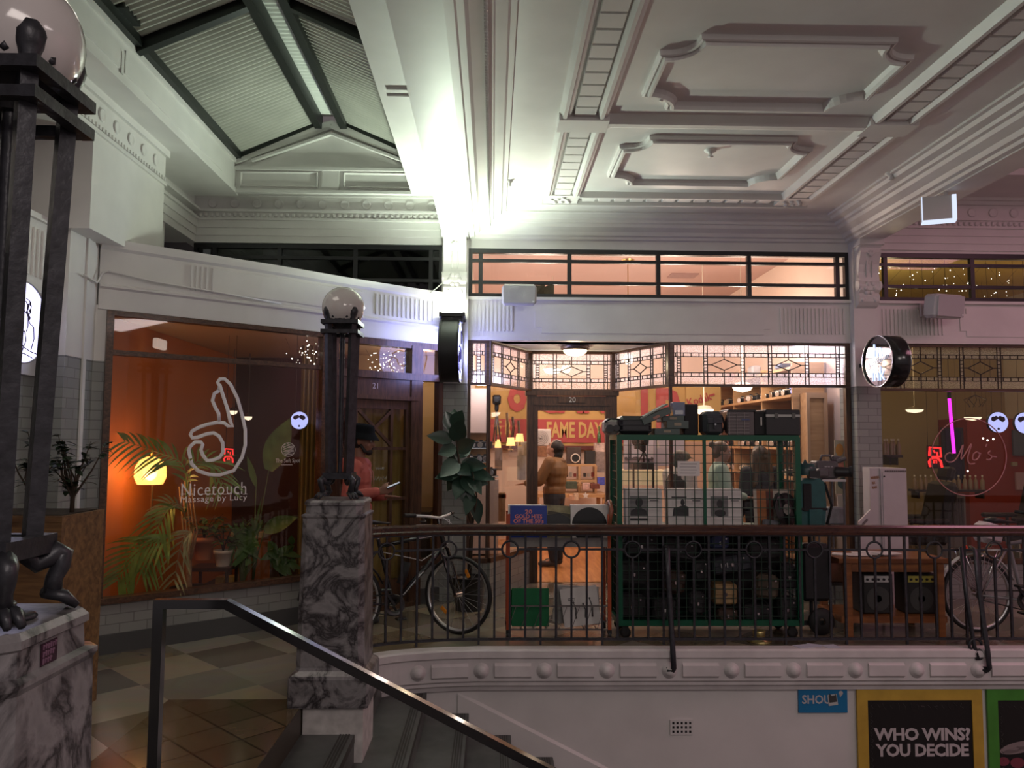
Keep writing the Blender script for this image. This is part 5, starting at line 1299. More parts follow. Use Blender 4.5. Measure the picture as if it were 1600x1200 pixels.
# barber interior
def shelf_bottles(lab, px0, px1, py, Y, n, group, glab):
    a, c = P(px0, py, Y), P(px1, py, Y); t = T('wall_shelf', lab, 'shelf', a); b = MB(); b.box(a.x, c.x, Y, Y + .18, a.z - .03, a.z); part('board', b, mat('dark_board', (.03, .02, .016), .5), t); b = MB(); b.box(a.x + .05, a.x + .07, Y + .02, Y + .2, a.z - .12, a.z - .03); b.box(c.x - .07, c.x - .05, Y + .02, Y + .2, a.z - .12, a.z - .03); part('bracket', b, BLACK, t)
    first = None
    for k in range(n):
        x = a.x + (c.x - a.x) * (k + .5) / n
        if first is None:
            first = T('bottle', glab, 'bottle', (x, Y + .08, a.z), 0, group); b = MB(); b.lathe([(.028, 0), (.028, .12), (.01, .15), (.01, .17)], (0, 0, 0), 10); part('body', b, mat('amber_bottle', (.3, .22, .13), .25), first, False); b = MB(); b.lathe([(.012, .17), (.012, .195), (.001, .195)], (0, 0, 0), 8); part('cap', b, mat('pale_cap', (.6, .55, .45), .4), first, False)
        else: dup(first, (x, Y + .08 + R.uniform(-.02, .02), a.z), 0)
shelf_bottles('dark wall shelf of bottles just beyond the brick pillar', 1385, 1411, 711, 9.4, 5, 'bottles on the upper barber shelf', 'small bottle standing on the dark wall shelf by the brick pillar')
shelf_bottles('long dark ledge of bottles under the mirror in the barber shop', 1430, 1545, 765, 10.6, 13, 'bottles on the barber ledge', 'small bottle standing on the ledge under the barber mirror')
t = T('mirror', 'dark framed mirror behind the magenta tube light', 'mirror', P(1487, 760, 10.75)); b = MB(); a, c = P(1470, 668, 10.75), P(1506, 755, 10.75); b.box(a.x, c.x, 10.72, 10.76, c.z, a.z); part('frame', b, mat('black_frame', (.02, .02, .028), .3), t); b = MB(); b.box(a.x + .04, c.x - .04, 10.71, 10.722, c.z + .04, a.z - .04); part('mirror_glass', b, mat('dark_mirror', (.05, .045, .07), .08, metal=.8), t)
t = T('cabinet', 'pale slatted cabinet under the barber ledge', 'cabinet', P(1490, 850, 10.6)); a, c = P(1462, 772, 10.6), P(1508, 772, 10.6); b = MB(); b.box(a.x, c.x, 10.6, 10.9, 0, a.z); part('body', b, mat('grey_cabinet', (.22, .2, .19), .5), t); b = MB()
for k in range(9): b.box(a.x + .02 + k * (c.x - a.x - .04) / 9, a.x + .05 + k * (c.x - a.x - .04) / 9, 10.588, 10.6, .4, a.z - .05)
part('slats', b, mat('dark_slats', (.08, .07, .07), .5), t)
def barber_chair(lab, px, Y):
    x = P(px, 800, Y).x; t = T('barber_chair', lab, 'chair', (x, Y, 0)); bl = mat('black_leather', (.016, .014, .014), .4)
    b = MB(); b.obox((x, Y, .55), (.52, .52, .14), None, .04); part('seat', b, bl, t); b = MB(); b.obox((x + .28, Y, .9), (.14, .5, .62), (0, .25, 0), .05); part('backrest', b, bl, t); b = MB(); b.obox((x + .39, Y, 1.3), (.1, .26, .16), (0, .25, 0), .03); part('headrest', b, bl, t)
    for s in (-1, 1): b = MB(); b.obox((x, Y + s * .29, .76), (.46, .07, .06), None, .02); b.cyl((x + .1, Y + s * .29, .55), (x + .1, Y + s * .29, .75), .02); part('armrest', b, bl, t)
    b = MB(); b.cyl((x, Y, .06), (x, Y, .5), .05); b.lathe([(.3, 0), (.3, .03), (.08, .06), (.001, .06)], (x, Y, 0), 24); b.tube([(x - .25, Y, .5), (x - .45, Y, .25), (x - .55, Y, .22)], .02); part('pedestal_base', b, CHROME, t)
barber_chair('black reclining barber chair close behind the white cabinet', 1430, 9.3)
barber_chair('black barber chair with chrome base in front of the red wall', 1585, 9.6)
for k, (x0, y0, x1, y1, col, lab) in enumerate(((1583, 672, 1600, 712, (.1, .14, .2), 'bluish framed picture at the far edge of the red wall'), (1588, 738, 1600, 765, (.5, .33, .38), 'pale pink notice below the bluish picture'), (1582, 722, 1590, 728, (.4, .35, .25), 'tiny cream switch plate on the red wall'))):
    a, c = P(x0, y0, 12.15), P(x1 + (14 if x1 == 1600 else 0), y1, 12.15); b = MB(); b.box(a.x, c.x, 12.15, 12.19, c.z, a.z); one('framed_picture' if k < 2 else 'switch_plate', b, mat('print_%d' % k, col, .5), lab, 'picture' if k < 2 else 'switch')
# chandelier-like wire lamp
c = P(1524, 627, 9.8); t = T('wire_pendant', 'small wire-frame pendant hanging over the magenta tube', 'lamp', c); b = MB()
for k in range(7): a = k * .9; b.tube([c + V((.0, 0, .08)), c + V((.13 * math.cos(a), .13 * math.sin(a), .02)), c + V((.07 * math.cos(a + .5), .07 * math.sin(a + .5), -.07))], .004, 4)
b.cyl(c + V((0, 0, .08)), V((c.x, c.y, 4.1)), .003, n=5); part('wire_frame', b, BLACK, t)
for k, (px, py) in enumerate(((1536, 685), (1543, 688), (1552, 686), (1497, 733), (1512, 736))):
    c = P(px, py, 11.6); b = MB(); b.ball(c, .014, 8); b.cm = 1; b.cyl(c + V((0, 0, .01)), V((c.x, c.y, 4.1)), .0015, n=4)
    one('fairy_light', b, [mat('fairy_bulb', (1, .9, .8), .3, emit=(1, .9, .8), es=4), BLACK], 'tiny bright bulb on a thin dark cord in front of the red wall', 'light', 'bulbs on cords in the barber shop')

# rubber plant by the tiled pilaster
t = T('rubber_plant', 'tall rubber plant with large glossy dark leaves by the grey tiled pilaster', 'plant', (PX(733, 7.9, 900), 7.9, 0)); RUB = mat('rubber_leaf', (.022, .05, .034), .25, var=.25, scale=5, coat=.3)
bx = PX(733, 7.9, 900); b = MB(); b.tube([(bx, 7.9, .3), P(738, 820, 7.88), P(722, 760, 7.85), P(715, 700, 7.85), P(708, 655, 7.85)], [.022, .02, .016, .012, .006], 7)
b.tube([P(738, 820, 7.88), P(745, 775, 7.82), P(738, 735, 7.8)], [.014, .01, .006], 6); part('stem', b, BARK, t); b = MB()
for (x0, y0), (x1, y1), w, yy in (((708, 672), (697, 640), .06, .0), ((710, 668), (722, 638), .06, -.05), ((708, 668), (710, 636), .05, .1), ((706, 688), (668, 676), .055, -.1), ((712, 690), (722, 650), .07, -.12), ((712, 700), (685, 706), .06, -.05), ((715, 705), (742, 684), .065, -.1), ((715, 715), (733, 690), .06, .1), ((716, 722), (688, 740), .07, -.15), ((720, 725), (708, 745), .06, -.1), ((724, 728), (760, 724), .055, -.15), ((726, 735), (772, 744), .055, -.05), ((720, 738), (681, 742), .06, -.12), ((726, 742), (740, 770), .06, -.1), ((722, 748), (712, 776), .06, -.12), ((735, 745), (752, 768), .05, -.1), ((738, 770), (728, 800), .05, -.1), ((742, 778), (748, 815), .05, .0), ((716, 755), (700, 735), .05, .05), ((718, 735), (700, 762), .06, .05), ((730, 750), (762, 752), .05, .05), ((724, 735), (745, 712), .055, .06), ((722, 756), (735, 790), .055, -.05), ((712, 720), (696, 722), .055, .08), ((715, 730), (735, 738), .06, -.2)):
    a, c = P(x0, y0, 7.85), P(x1, y1, 7.85 + yy); d = c - a; leafblade(b, a, d, d.length * 1.05, w * 1.3, .12, 7, .22, up=(0, -1, .35))
part('leaves', b, RUB, t); b = MB(); b.lathe([(.13, 0), (.17, .32), (.18, .32), (.001, .29)], (bx, 7.9, 0), 24); part('pot', b, BPLAST, t)
# ================================================================== INSIDE THE RECORD SHOP
def bx(name, lab, cat, px0, px1, py0, py1, Y, dep, m, group=None, bev=.004):
    """a box-shaped thing whose front stands at depth Y"""
    a, c = P(px0, py1, Y), P(px1, py0, Y); b = MB(); b.obox(((a.x + c.x) / 2, Y + dep / 2, (a.z + c.z) / 2), (c.x - a.x, dep, c.z - a.z), None, bev)
    return one(name, b, m, lab, cat, group)
BANY = mat('banner_yellow', (.46, .29, .10), .7, var=.1, scale=3); BANR = mat('banner_red', (.36, .06, .06), .7, var=.08, scale=3); BANYT = mat('banner_yellow_print', (.50, .33, .12), .7)
# the big banner on the back wall
BY = 13.4
def Q3(x, y): return P(x, y, BY - .02)
a, c = P(742, 712, BY), P(1062, 598, BY); t = T('banner', 'big red and yellow cloth banner across the back wall with large capital letters', 'banner', ((a.x + c.x) / 2, BY, a.z)); b = MB()
n = 40; vs = []
zc = PZ(655, BY); zb0 = PZ(694, BY)
for i in range(n + 1): x = a.x + (c.x - a.x) * i / n; y = BY - .01 + .01 * math.sin(i * 1.3); vs += [(x, y, a.z + .1), (x, y, c.z)]
b.add(vs, [(2 * i, 2 * i + 2, 2 * i + 3, 2 * i + 1) for i in range(n)], True); part('cloth', b, BANY, t)
b = MB(); b.box(a.x, c.x, BY - .032, BY - .026, PZ(691, BY), PZ(655, BY)); part('red_band', b, BANR, t)
b = MB(); b.box(a.x, c.x, BY - .032, BY - .026, PZ(702, BY), PZ(696, BY))
part('border', b, mat('banner_dark_border', (.12, .03, .03), .7), t)
def btext(tx, px, py, w, h, m, bold, y=BY - .038, nm='lettering', sp=1.0):
    p = P(px, py, y); s = y / FPX; b = text_mb(tx, (p.x, y, p.z), (1, 0, 0), (0, 0, 1), w=w * s, h=h * s, bold=bold, ext=.004, spacing=sp); return part(nm, b, m, t)
btext('FAME DAY', 898, 671.5, 88, 25, BANYT, .03)
btext('CAN', 893, 628, 112, 36, BANR, .05)
btext('O', 808, 623, 30, 42, BANR, .09); btext('E R', 788, 668, 24, 22, BANYT, .03)
# second banner to the side (seen through the front window)
t = T('banner', 'yellow banner with giant red letters behind the front window', 'banner', P(1030, 700, 11.9)); b = MB(); a, c = P(994, 690, 11.9), P(1072, 596, 11.9)
b.box(a.x, c.x, 11.9, 11.92, a.z, c.z); part('cloth', b, BANY, t)
btext('I', 1007, 640, 11, 75, BANR, .06, 11.88); btext('P', 1044, 642, 38, 72, BANR, .06, 11.88)
t = T('banner', 'yellow film banner with slanting red script', 'banner', P(1100, 700, 11.85)); b = MB(); a, c = P(1073, 690, 11.85), P(1126, 596, 11.85)
b.box(a.x, c.x, 11.85, 11.87, a.z, c.z); part('cloth', b, BANYT, t)
p = P(1093, 624, 11.83); b = text_mb('Kodak', p, (1, 0, .32), (-.32, 0, 1), w=.38, h=.12, bold=.02); part('lettering', b, BANR, t); p = P(1113, 617, 11.83); b = MB(); b.obox(p, (.07, .006, .03), (0, -.3, 0)); part('dash', b, BANR, t)
# back of the shop: table, cube shelf and goods
SHELFW = wood('pale_shelf_wood', (.42, .24, .11), (.56, .34, .17), .5, axis=0, scale=2)
t = T('table', 'long wooden goods table at the back of the record shop', 'table', P(900, 880, 12.3)); a, c = P(835, 772, 12.3), P(950, 772, 12.3); b = MB(); b.box(a.x, c.x, 12.3, 13.1, a.z - .05, a.z); part('table_top', b, SHELFW, t)
for x, y in ((a.x + .05, 12.35), (c.x - .05, 12.35), (a.x + .05, 13.05), (c.x - .05, 13.05)): b = MB(); b.box(x - .03, x + .03, y - .03, y + .03, .005, a.z - .05); part('leg', b, SHELFW, t)
TZ = a.z
t = T('cube_shelf', 'pale wooden shelf unit of open compartments behind the shop table', 'shelf', P(910, 772, 12.75)); a, c = P(880, 757, 12.75), P(931, 727, 12.75); b = MB(); w = .018
mx = (a.x + c.x) / 2; mz = (a.z + c.z) / 2
for z in (a.z, mz - .1, c.z): b.box(a.x, c.x, 12.75, 13.05, z - w, z + w)
for x in (a.x, mx, c.x): b.box(x - w, x + w, 12.75, 13.05, TZ, c.z)
part('frame', b, SHELFW, t)
goods = [('radio', 'dark portable radio with a pale ring speaker on the cube shelf', 'radio', 886, 908, 699, 727, 12.8, .2, 'dark_radio', (.06, .04, .035)),
 ('speaker_box', 'black speaker box beside the radio on the cube shelf', 'speaker', 915, 930, 704, 727, 12.8, .2, 'black_box', (.02, .018, .018)),
 ('framed_picture', 'dark picture in a patterned pale frame by the shop door jamb', 'picture', 931, 948, 706, 738, 12.9, .05, 'mottled_frame', (.3, .24, .22)),
 ('printed_box', 'white box with red writing above the framed picture', 'box', 930, 947, 692, 706, 12.9, .2, 'white_red_box', (.65, .5, .45)),
 ('drawer_box', 'small pink card box at the foot of the cube shelf', 'box', 911, 922, 755, 765, 12.55, .15, 'pink_card', (.6, .4, .36)),
 ('wooden_case', 'brown wooden case behind the customer in the brown jacket', 'box', 840, 855, 697, 714, 12.6, .2, 'brown_case', (.25, .12, .06)),
 ('scale', 'dark green metal appliance on the shop table', 'appliance', 884, 902, 753, 764, 12.5, .2, 'green_metal', (.06, .08, .055)),
 ('telephone', 'dark red telephone on the shop table', 'telephone', 924, 937, 756, 764, 12.45, .15, 'dark_red', (.16, .05, .035)),
 ('book_block', 'bright blue and pink boxes stacked below the framed picture', 'box', 934, 947, 746, 758, 12.7, .15, 'blue_boxes', (.08, .1, .5)),
 ('card_box', 'tan card box on the front edge of the shop table', 'box', 890, 898, 774, 782, 12.2, .1, 'tan_card', (.5, .3, .2)),
 ('card_box', 'cream upright card box next to the tan one', 'box', 897, 904, 771, 782, 12.2, .1, 'cream_card', (.6, .45, .32))]
for nm, lb, ct, x0, x1, y0, y1, Y, d, mn, col in goods: bx(nm, lb, ct, x0, x1, y0, y1, Y, d, mat(mn, col, .5, var=.25, scale=25))
c = P(899, 716, 12.79); t = T('ring_speaker', 'pale ring-shaped speaker in front of the dark radio', 'speaker', c); Mr = Matrix(((1, 0, 0), (0, 0, -1), (0, 1, 0))); b = MB(); b.lathe([(.068, 0), (.078, .01), (.068, .02), (.058, .01), (.068, 0)], c, 28, Mr); part('ring', b, mat('pale_ring', (.7, .62, .55), .3), t); b = MB(); b.lathe([(.06, .01), (.02, -.01), (.001, -.01)], c, 20, Mr); part('cone', b, BPLAST, t)
c = P(850, 684, 12.6); t = T('fan', 'white box fan on the brown wooden case', 'fan', P(848, 697, 12.6)); b = MB(); s = 12.6 / FPX; b.obox(c + V((-.05, .06, 0)), (32 * s, .12, 27 * s), None, .02); part('case', b, mat('fan_white', (.62, .58, .56), .4), t); b = MB()
for r in (.11, .085, .06, .035): b.lathe([(r, 0), (r + .006, .004), (r, .008), (r, 0)], c + V((-.05, -.012, 0)), 26, Mr)
part('grille', b, mat('fan_grey', (.3, .28, .28), .4), t); b = MB(); b.lathe([(.02, 0), (.02, .02), (.001, .024)], c + V((-.05, -.0, 0)), 14, Mr)
for k in range(5): a_ = k * 2 * PI / 5; b.obox(c + V((-.05 + .06 * math.cos(a_), .01, .06 * math.sin(a_))), (.1, .006, .05), Matrix.Rotation(-a_, 3, 'Y'))
part('blades', b, MATS['fan_grey'], t)
c = P(936, 692, 12.85); b = MB(); b.lathe([(.03, 0), (.032, .12), (.028, .14), (.01, .19), (.01, .26), (.012, .27), (.001, .27)], c, 14); one('bottle', b, mat('green_bottle', (.02, .09, .02), .1, coat=.5), 'green glass bottle standing on the white printed box', 'bottle')
c = P(915, 774, 12.15); b = MB(); b.prism([((.055 if k % 2 == 0 else .025) * math.cos(PI / 2 + k * PI / 5), (.055 if k % 2 == 0 else .025) * math.sin(PI / 2 + k * PI / 5)) for k in range(10)], -.01, .01, Matrix.Translation(c) @ Matrix.Rotation(PI / 2, 4, 'X')); one('star_ornament', b, PAPER, 'white star ornament on the shop table', 'ornament')
for k in range(7):
    x = 884 + k * 6.2 + (3 if k > 3 else 0); bx('trinket', 'small dark trinket in a compartment of the cube shelf', 'ornament', x, x + 4, 740 - R.uniform(0, 3), 745, 12.85, .06, mat('trinket_%d' % (k % 4), [(.03, .03, .03), (.4, .35, .3), (.25, .05, .04), (.1, .08, .05)][k % 4], .4), 'trinkets in the cube shelf')
bx('traffic_cone', 'small bright red plastic shape by the customer in the brown jacket', 'ornament', 880, 884, 733, 742, 12.2, .05, mat('hot_red', (.8, .1, .06), .4))
# side display on the left
t = T('display_cabinet', 'tall white display cabinet with lit edge just inside the narrow window', 'cabinet', P(745, 800, 9.1)); b = MB(); a, c = P(727, 676, 8.95), P(765, 607, 8.95); b.box(a.x, c.x, 8.95, 9.2, a.z, c.z); part('upper_door', b, mat('cream_door', (.72, .52, .4), .5), t); b = MB(); a2, c2 = P(727, 805, 8.95), P(779, 750, 8.95); b.box(a2.x, c2.x, 8.95, 9.3, .39, c2.z); part('lower_door', b, mat('cream_door', (.72, .52, .4), .5), t)
b = MB()
for y in (700, 722): q = P(745, y, 8.97); b.box(a.x, c.x, 8.97, 9.22, q.z - .006, q.z)
part('glass_shelf', b, mat('pale_shelf_edge', (.6, .65, .62), .2), t); b = MB(); b.box(a.x, c.x, 9.2, 9.24, c2.z, a.z); part('back_panel', b, mat('amber_back', (.62, .36, .14), .5), t)
b = MB(); b.box(a.x - .03, a.x - .01, 8.9, 8.92, a.z, c.z + .02); part('lit_edge', b, emis('strip_led', (1, .95, 1), 2.2), t)
def camera_thing(loc, lab, s=1.0, rz=0, group=None):
    t = T('camera', lab, 'camera', loc, rz, group); b = MB(); b.obox((0, 0, .035 * s), (.12 * s, .04 * s, .07 * s), None, .006 * s); b.obox((0, 0, .08 * s), (.04 * s, .035 * s, .025 * s), None, .006 * s); part('body', b, [mat('camera_black', (.025, .025, .027), .35)], t, False)
    b = MB(); b.cyl((0, -.02 * s, .036 * s), (0, -.065 * s, .036 * s), .03 * s, .028 * s, 14); part('lens', b, mat('camera_lens', (.03, .03, .035), .2), t, False); b = MB(); b.obox((0, 0, .072 * s), (.122 * s, .042 * s, .006 * s)); b.lathe([(.028 * s, 0), (.031 * s, 0), (.031 * s, .006 * s), (.028 * s, .006 * s)], (0, -.066 * s, .036 * s), 14, Matrix(((1, 0, 0), (0, 0, 1), (0, 1, 0)))); part('chrome_trim', b, CHROME, t, False); return t
cam0 = camera_thing(P(738, 700, 9.05), 'small camera on a glass shelf of the white display cabinet', 1, .1, 'cameras in the white display cabinet')
for px, py in ((752, 700), (761, 700), (735, 722), (748, 722), (758, 722)): dup(cam0, P(px, py, 9.05), R.uniform(-.3, .3))
# side window goods
def tripod(name, lab, px, py0, py1, Y, spread, head, cat='tripod', m=None):
    m = m or mat('tripod_grey', (.25, .24, .24), .35, metal=.5); a, c = P(px, py0, Y), P(px, py1, Y); t = T(name, lab, cat, c)
    for k in range(3): q = k * 2.1 + .4; b = MB(); b.tube([a, c + V((spread * math.cos(q), spread * .6 * math.sin(q), 0))], [.012, .008], 6); part('leg', b, m, t)
    b = MB(); b.obox(a + V((0, 0, .04)), (.05, .05, .08), None, .01); part('pan_head', b, BPLAST, t)
    if head: b = MB(); b.obox(a + V((0, 0, .13)), (.1, .16, .11), None, .015); b.cyl(a + V((0, -.08, .13)), a + V((0, -.16, .13)), .035); part('camera_body', b, BPLAST, t)
    return t
tripod('tripod', 'silver tripod with a dark head standing in the angled side window', 776, 642, 690, 9.3, .05, True)
for k, (x0, x1, y0, y1, col, lb) in enumerate(((809, 823, 690, 712, (.7, .6, .5), 'white card box with a small print, upper of the stack by the shop door'), (808, 822, 712, 750, (.65, .6, .55), 'tall white printed carton below the upper card box'), (773, 785, 700, 735, (.45, .3, .2), 'tan folded card leaning in the angled side window'), (777, 790, 770, 815, (.4, .22, .1), 'brown crate low in the angled side window'), (778, 791, 772, 779, (.6, .12, .08), 'red toy box on the brown crate'))):
    bx('carton' if k < 2 else 'box', lb, 'box', x0, x1, y0, y1, 9.75 if k < 2 else 9.35, .14, mat('side_box_%d' % k, col, .55, var=.15, scale=20))
for px, py, lb in ((778, 693, 'small glowing yellow table lamp in the angled side window'), (812, 684, 'yellow glowing shade on top of the white cartons'), (798, 690, 'broad frosted lamp glowing yellow in the angled side window')):
    Y = 9.5; c = P(px, py, Y); t = T('table_lamp', lb, 'lamp', c - V((0, 0, .08))); b = MB(); r = .04 if px < 790 else .055
    b.lathe([(r * .7, .05), (r, -.05)], c, 18); part('shade', b, mat('yellow_shade', (1, .75, .35), .6, emit=(1, .68, .22), es=1.6), t); b = MB(); b.cyl(c - V((0, 0, .09)), c - V((0, 0, .04)), .012); b.lathe([(.04, -.1), (.01, -.085), (.001, -.085)], c, 14); part('base', b, MATS['brass'], t)
t = T('display_post', 'dark turned post carrying a glass shelf in the angled side window', 'stand', P(771, 815, 9.3)); b = MB(); a, c = P(771, 745, 9.3), P(771, 815, 9.3)
b.lathe([(.03, 0), (.03, .02)] + [(.014 + .007 * (k % 2), .03 + k * (a.z - c.z - .04) / 16) for k in range(17)] + [(.02, a.z - c.z)], c, 12); part('post', b, mat('turned_dark', (.05, .025, .015), .4), t); b = MB(); b.box(a.x - .12, a.x + .06, 9.2, 9.42, a.z, a.z + .012); part('shelf', b, MATS['pale_shelf_edge'], t)
camera_thing(a + V((-.03, 0, .013)), 'black camera on the glass shelf of the turned post', 1.1)
t = T('curtain_rail_clutter', 'brown clothes and straps hanging inside the angled side window', 'clothes', P(797, 690, 9.9)); b = MB()
for k in range(3): a = P(792 + k * 9, 645 + k * 6, 9.9); b.tube([a, a + V((.01, 0, -.15)), a + V((R.uniform(-.03, .03), 0, -R.uniform(.3, .5)))], .045, 6, flat=.4)
part('straps', b, mat('brown_cloth', (.2, .15, .12), .8, var=.4, scale=15), t)
# front window displays
for k, (x0, x1, y0, y1, Y, col, lb) in enumerate(((975, 1028, 684, 734, 10.4, (.55, .5, .55), 'pale display board with a skyline print behind the cage'), (1022, 1070, 686, 728, 10.2, (.42, .37, .42), 'lilac-grey display board behind the person with cap'), (966, 1045, 735, 758, 10.5, (.62, .5, .33), 'cream lit glass counter behind the cage'))):
    o = bx('display_board' if k < 2 else 'glass_counter', lb, 'board' if k < 2 else 'counter', x0, x1, y0, y1, Y, .04 if k < 2 else .5, mat('board_%d' % k, col, .5, emit=(1, .8, .45) if k == 2 else None, es=.25 if k == 2 else 0))
b = MB()
for k in range(22): x = P(977 + k * 2.2, 717, 10.38); b.box(x.x - .008, x.x + .008, 10.385, 10.395, x.z - .01, x.z + R.uniform(.0, .03) + (.25 if k == 4 else 0) * 1)
one('skyline_print', b, mat('dark_print', (.08, .07, .09), .6), 'thin dark skyline cut-out in front of the pale display board', 'picture')
t = T('wall_shelf', 'black box shelf below the skyline board', 'shelf', P(1005, 735, 10.0)); b = MB(); a, c = P(989, 733, 10.0), P(1022, 723, 10.0); b.box(a.x, c.x, 10.0, 10.3, a.z, c.z); part('body', b, BPLAST, t); b = MB(); b.box(a.x, a.x + .02, 10.0, 10.04, .3, a.z); b.box(c.x - .02, c.x, 10.0, 10.04, .3, a.z); part('leg', b, BPLAST, t)
tripod('film_camera', 'dark film camera with round reels on a tripod on the black box shelf', 1006, 705, 722, 10.1, .08, True, 'camera', BPLAST)
c = P(999, 690, 10.1); b = MB()
for dx, r in ((-.05, .05), (.05, .045)): b.lathe([(.001, -.012), (r, -.012), (r, .012), (.001, .012)], c + V((dx, 0, .0)), 20, Mr)
b.obox(c + V((.0, .01, -.06)), (.12, .08, .07)); b.bar(c + V((0, 0, -.09)), c + V((0.05, 0, -.13)), .02); one('film_reels', b, BPLAST, 'pair of round film reels above the film camera', 'camera')
# shelves of cameras along the side wall
sh = T('shelf_unit', 'long orange-wood shelf unit of cameras along the side wall of the record shop', 'shelf', (3.7, 11, .005)); zs = (.9, 1.25, 1.6, 1.92, 2.22, 2.55)
for z in zs: b = MB(); b.box(3.5, 3.9, 9.15, 12.6, z - .03, z); part('board', b, SHELFW, sh)
for y in (9.15, 10.2, 11.4, 12.57): b = MB(); b.box(3.52, 3.9, y, y + .03, .005, 2.6); part('upright', b, SHELFW, sh)
b = MB(); b.box(3.9, 3.925, 9.15, 12.6, .005, 2.6); part('back_board', b, mat('shelf_back', (.28, .2, .16), .7), sh)
g = 'cameras on the long orange-wood shelves'; c0 = camera_thing((3.62, 9.3, zs[3]), 'vintage camera on the long orange-wood shelves', 1.15, -1.2, g)
for z in zs[1:5]:
    for k in range(14):
        y = 9.3 + k * .23
        if (z == zs[3] and k == 0) or abs((y - 9.15) % 1.2 - .03) < .02: continue
        dup(c0, (3.62 + R.uniform(-.03, .05), y, z), -1.2 + R.uniform(-.4, .4))
t = T('tall_cabinet', 'tall panelled wooden cabinet door standing in the front window', 'cabinet', (3.7, 9.0, .37)); a, c = P(1263, 800, 8.95), P(1291, 614, 8.95); b = MB(); b.box(a.x, c.x, 8.95, 9.12, .375, c.z); part('carcass', b, SHELFW, t); b = MB(); w = .035
b.box(a.x, c.x, 8.925, 8.95, c.z - .06, c.z); b.box(a.x, a.x + w, 8.925, 8.95, .38, c.z); b.box(c.x - w, c.x, 8.925, 8.95, .38, c.z); b.box(a.x, c.x, 8.925, 8.95, .38, .46); part('door_frame', b, mat('cabinet_front', (.50, .32, .19), .5), t)
for k, (x0, x1, y0, y1, Y, col, lb) in enumerate(((1306, 1333, 688, 772, 8.62, (.5, .45, .35), 'tall colourful poster with an orange flower and green shapes in the front window'), (1310, 1334, 774, 840, 8.62, (.68, .6, .6), 'pale poster with a long pink figure below the colourful one'))):
    t = T('poster', lb, 'poster', P((x0 + x1) / 2, y1, Y)); a, c = P(x0, y1, Y), P(x1, y0, Y); b = MB(); b.box(a.x, c.x, Y, Y + .012, a.z, c.z); part('sheet', b, mat('poster_sheet_%d' % k, col, .5), t)
    for (u, v, ru, rv_, cc) in (((.25, .82, .22, .12, (.7, .3, .03)), (.75, .88, .2, .1, (.6, .08, .04)), (.7, .58, .25, .14, (.08, .4, .12)), (.3, .5, .18, .16, (.65, .22, .16)), (.5, .2, .42, .12, (.05, .12, .14))) if k == 0 else ((.4, .5, .1, .4, (.55, .25, .2)), (.55, .3, .12, .25, (.6, .32, .25)), (.85, .35, .1, .3, (.55, .4, .2)))):
        b = MB(); b.lathe([(.001, 0), (1, 0)], (a.x + (c.x - a.x) * u, Y - .003 - ru * .004, a.z + (c.z - a.z) * v), 9, Matrix((((c.x - a.x) * ru, 0, 0), (0, 0, -.01), (0, (c.z - a.z) * rv_, 0)))); part('printed_shape', b, mat('poster_ink_%d_%d' % (k, int(u * 100)), cc, .6), t)
# goods high on the shelf top and lamps
for k, (x0, x1, y0, y1, Y, col, lb) in enumerate(((1140, 1150, 616, 630, 11.6, (.3, .12, .1), 'dark red case on top of the long shelves, furthest in'), (1152, 1165, 608, 622, 11.0, (.5, .35, .25), 'tan suitcase on top of the long shelves'), (1172, 1187, 606, 620, 10.4, (.28, .28, .3), 'grey dome-shaped flash on top of the long shelves'), (1215, 1240, 604, 613, 9.6, (.1, .14, .25), 'dark blue case on top of the long shelves, nearest the window'))):
    q = P((x0 + x1) / 2, y1, Y); s = Y / FPX; b = MB(); b.obox((min(q.x, 3.72), Y, 2.555 + (y1 - y0) * s / 2), ((x1 - x0) * s, .2, (y1 - y0) * s), None, .02); one('case', b, mat('shelf_top_%d' % k, col, .5), lb, 'case')
def shopdome(px, py, Y, lb):
    c = P(px, py, Y); t = T('lit_dome', lb, 'lamp', c); b = MB(); b.lathe([(.13, 0), (.1, -.05), (.001, -.075)], c, 20); part('diffuser', b, emis('shop_bowl', (1, .8, .6), 6), t); b = MB(); b.lathe([(.135, 0), (.08, .05), (.008, .06), (.005, 4.1 - c.z)], c, 14); part('cap', b, mat('pale_cap', (.6, .55, .45), .4), t)
shopdome(1310, 612, 10.2, 'lit dome lamp by the wall inside the front window'); shopdome(1160, 604, 10.0, 'lit dome lamp above the long camera shelves')
shopdome(1100, 640, 10.6, 'lit dome lamp in front of the yellow banners'); shopdome(863, 577, 11.5, 'bright dome lamp behind the leaded light of the door')
c = P(981, 416, 10.4); t = T('ceiling_pendant', 'thin rod and dark rose hanging from the pink shop ceiling', 'lamp', (c.x, 10.4, 2.75)); b = MB(); b.lathe([(.09, 0), (.06, -.04), (.001, -.045)], (c.x, 10.4, 4.098), 14); b.cyl((c.x, 10.4, 2.8), (c.x, 10.4, 4.07), .006, n=6); part('rod', b, MATS['brass'], t); b = MB(); b.ball((c.x, 10.4, 2.75), .07, 14); part('bulb', b, emis('warm_bulb', (1, .75, .5), 8), t)
q = P(1063, 427, 11.5); b = MB(); b.box(q.x - .2, q.x + .2, 11.2, 11.5, 4.085, 4.1); one('ceiling_vent', b, mat('dusty_pink', (.32, .2, .19), .6), 'small dark vent in the pink shop ceiling', 'vent')
q = P(835, 453, 8.55); b = MB()
for k in range(5): b.add([q + V((-.13 + k * .06, .05 * (k % 2), -.06)), q + V((-.02 + k * .06, .05, -.06)), q + V((.02 + k * .05, .02 + .04 * (k % 2), .06 + R.uniform(-.03, .04))), q + V((-.08 + k * .05, .0, .03 + R.uniform(-.02, .03)))], [(0, 1, 2, 3)])
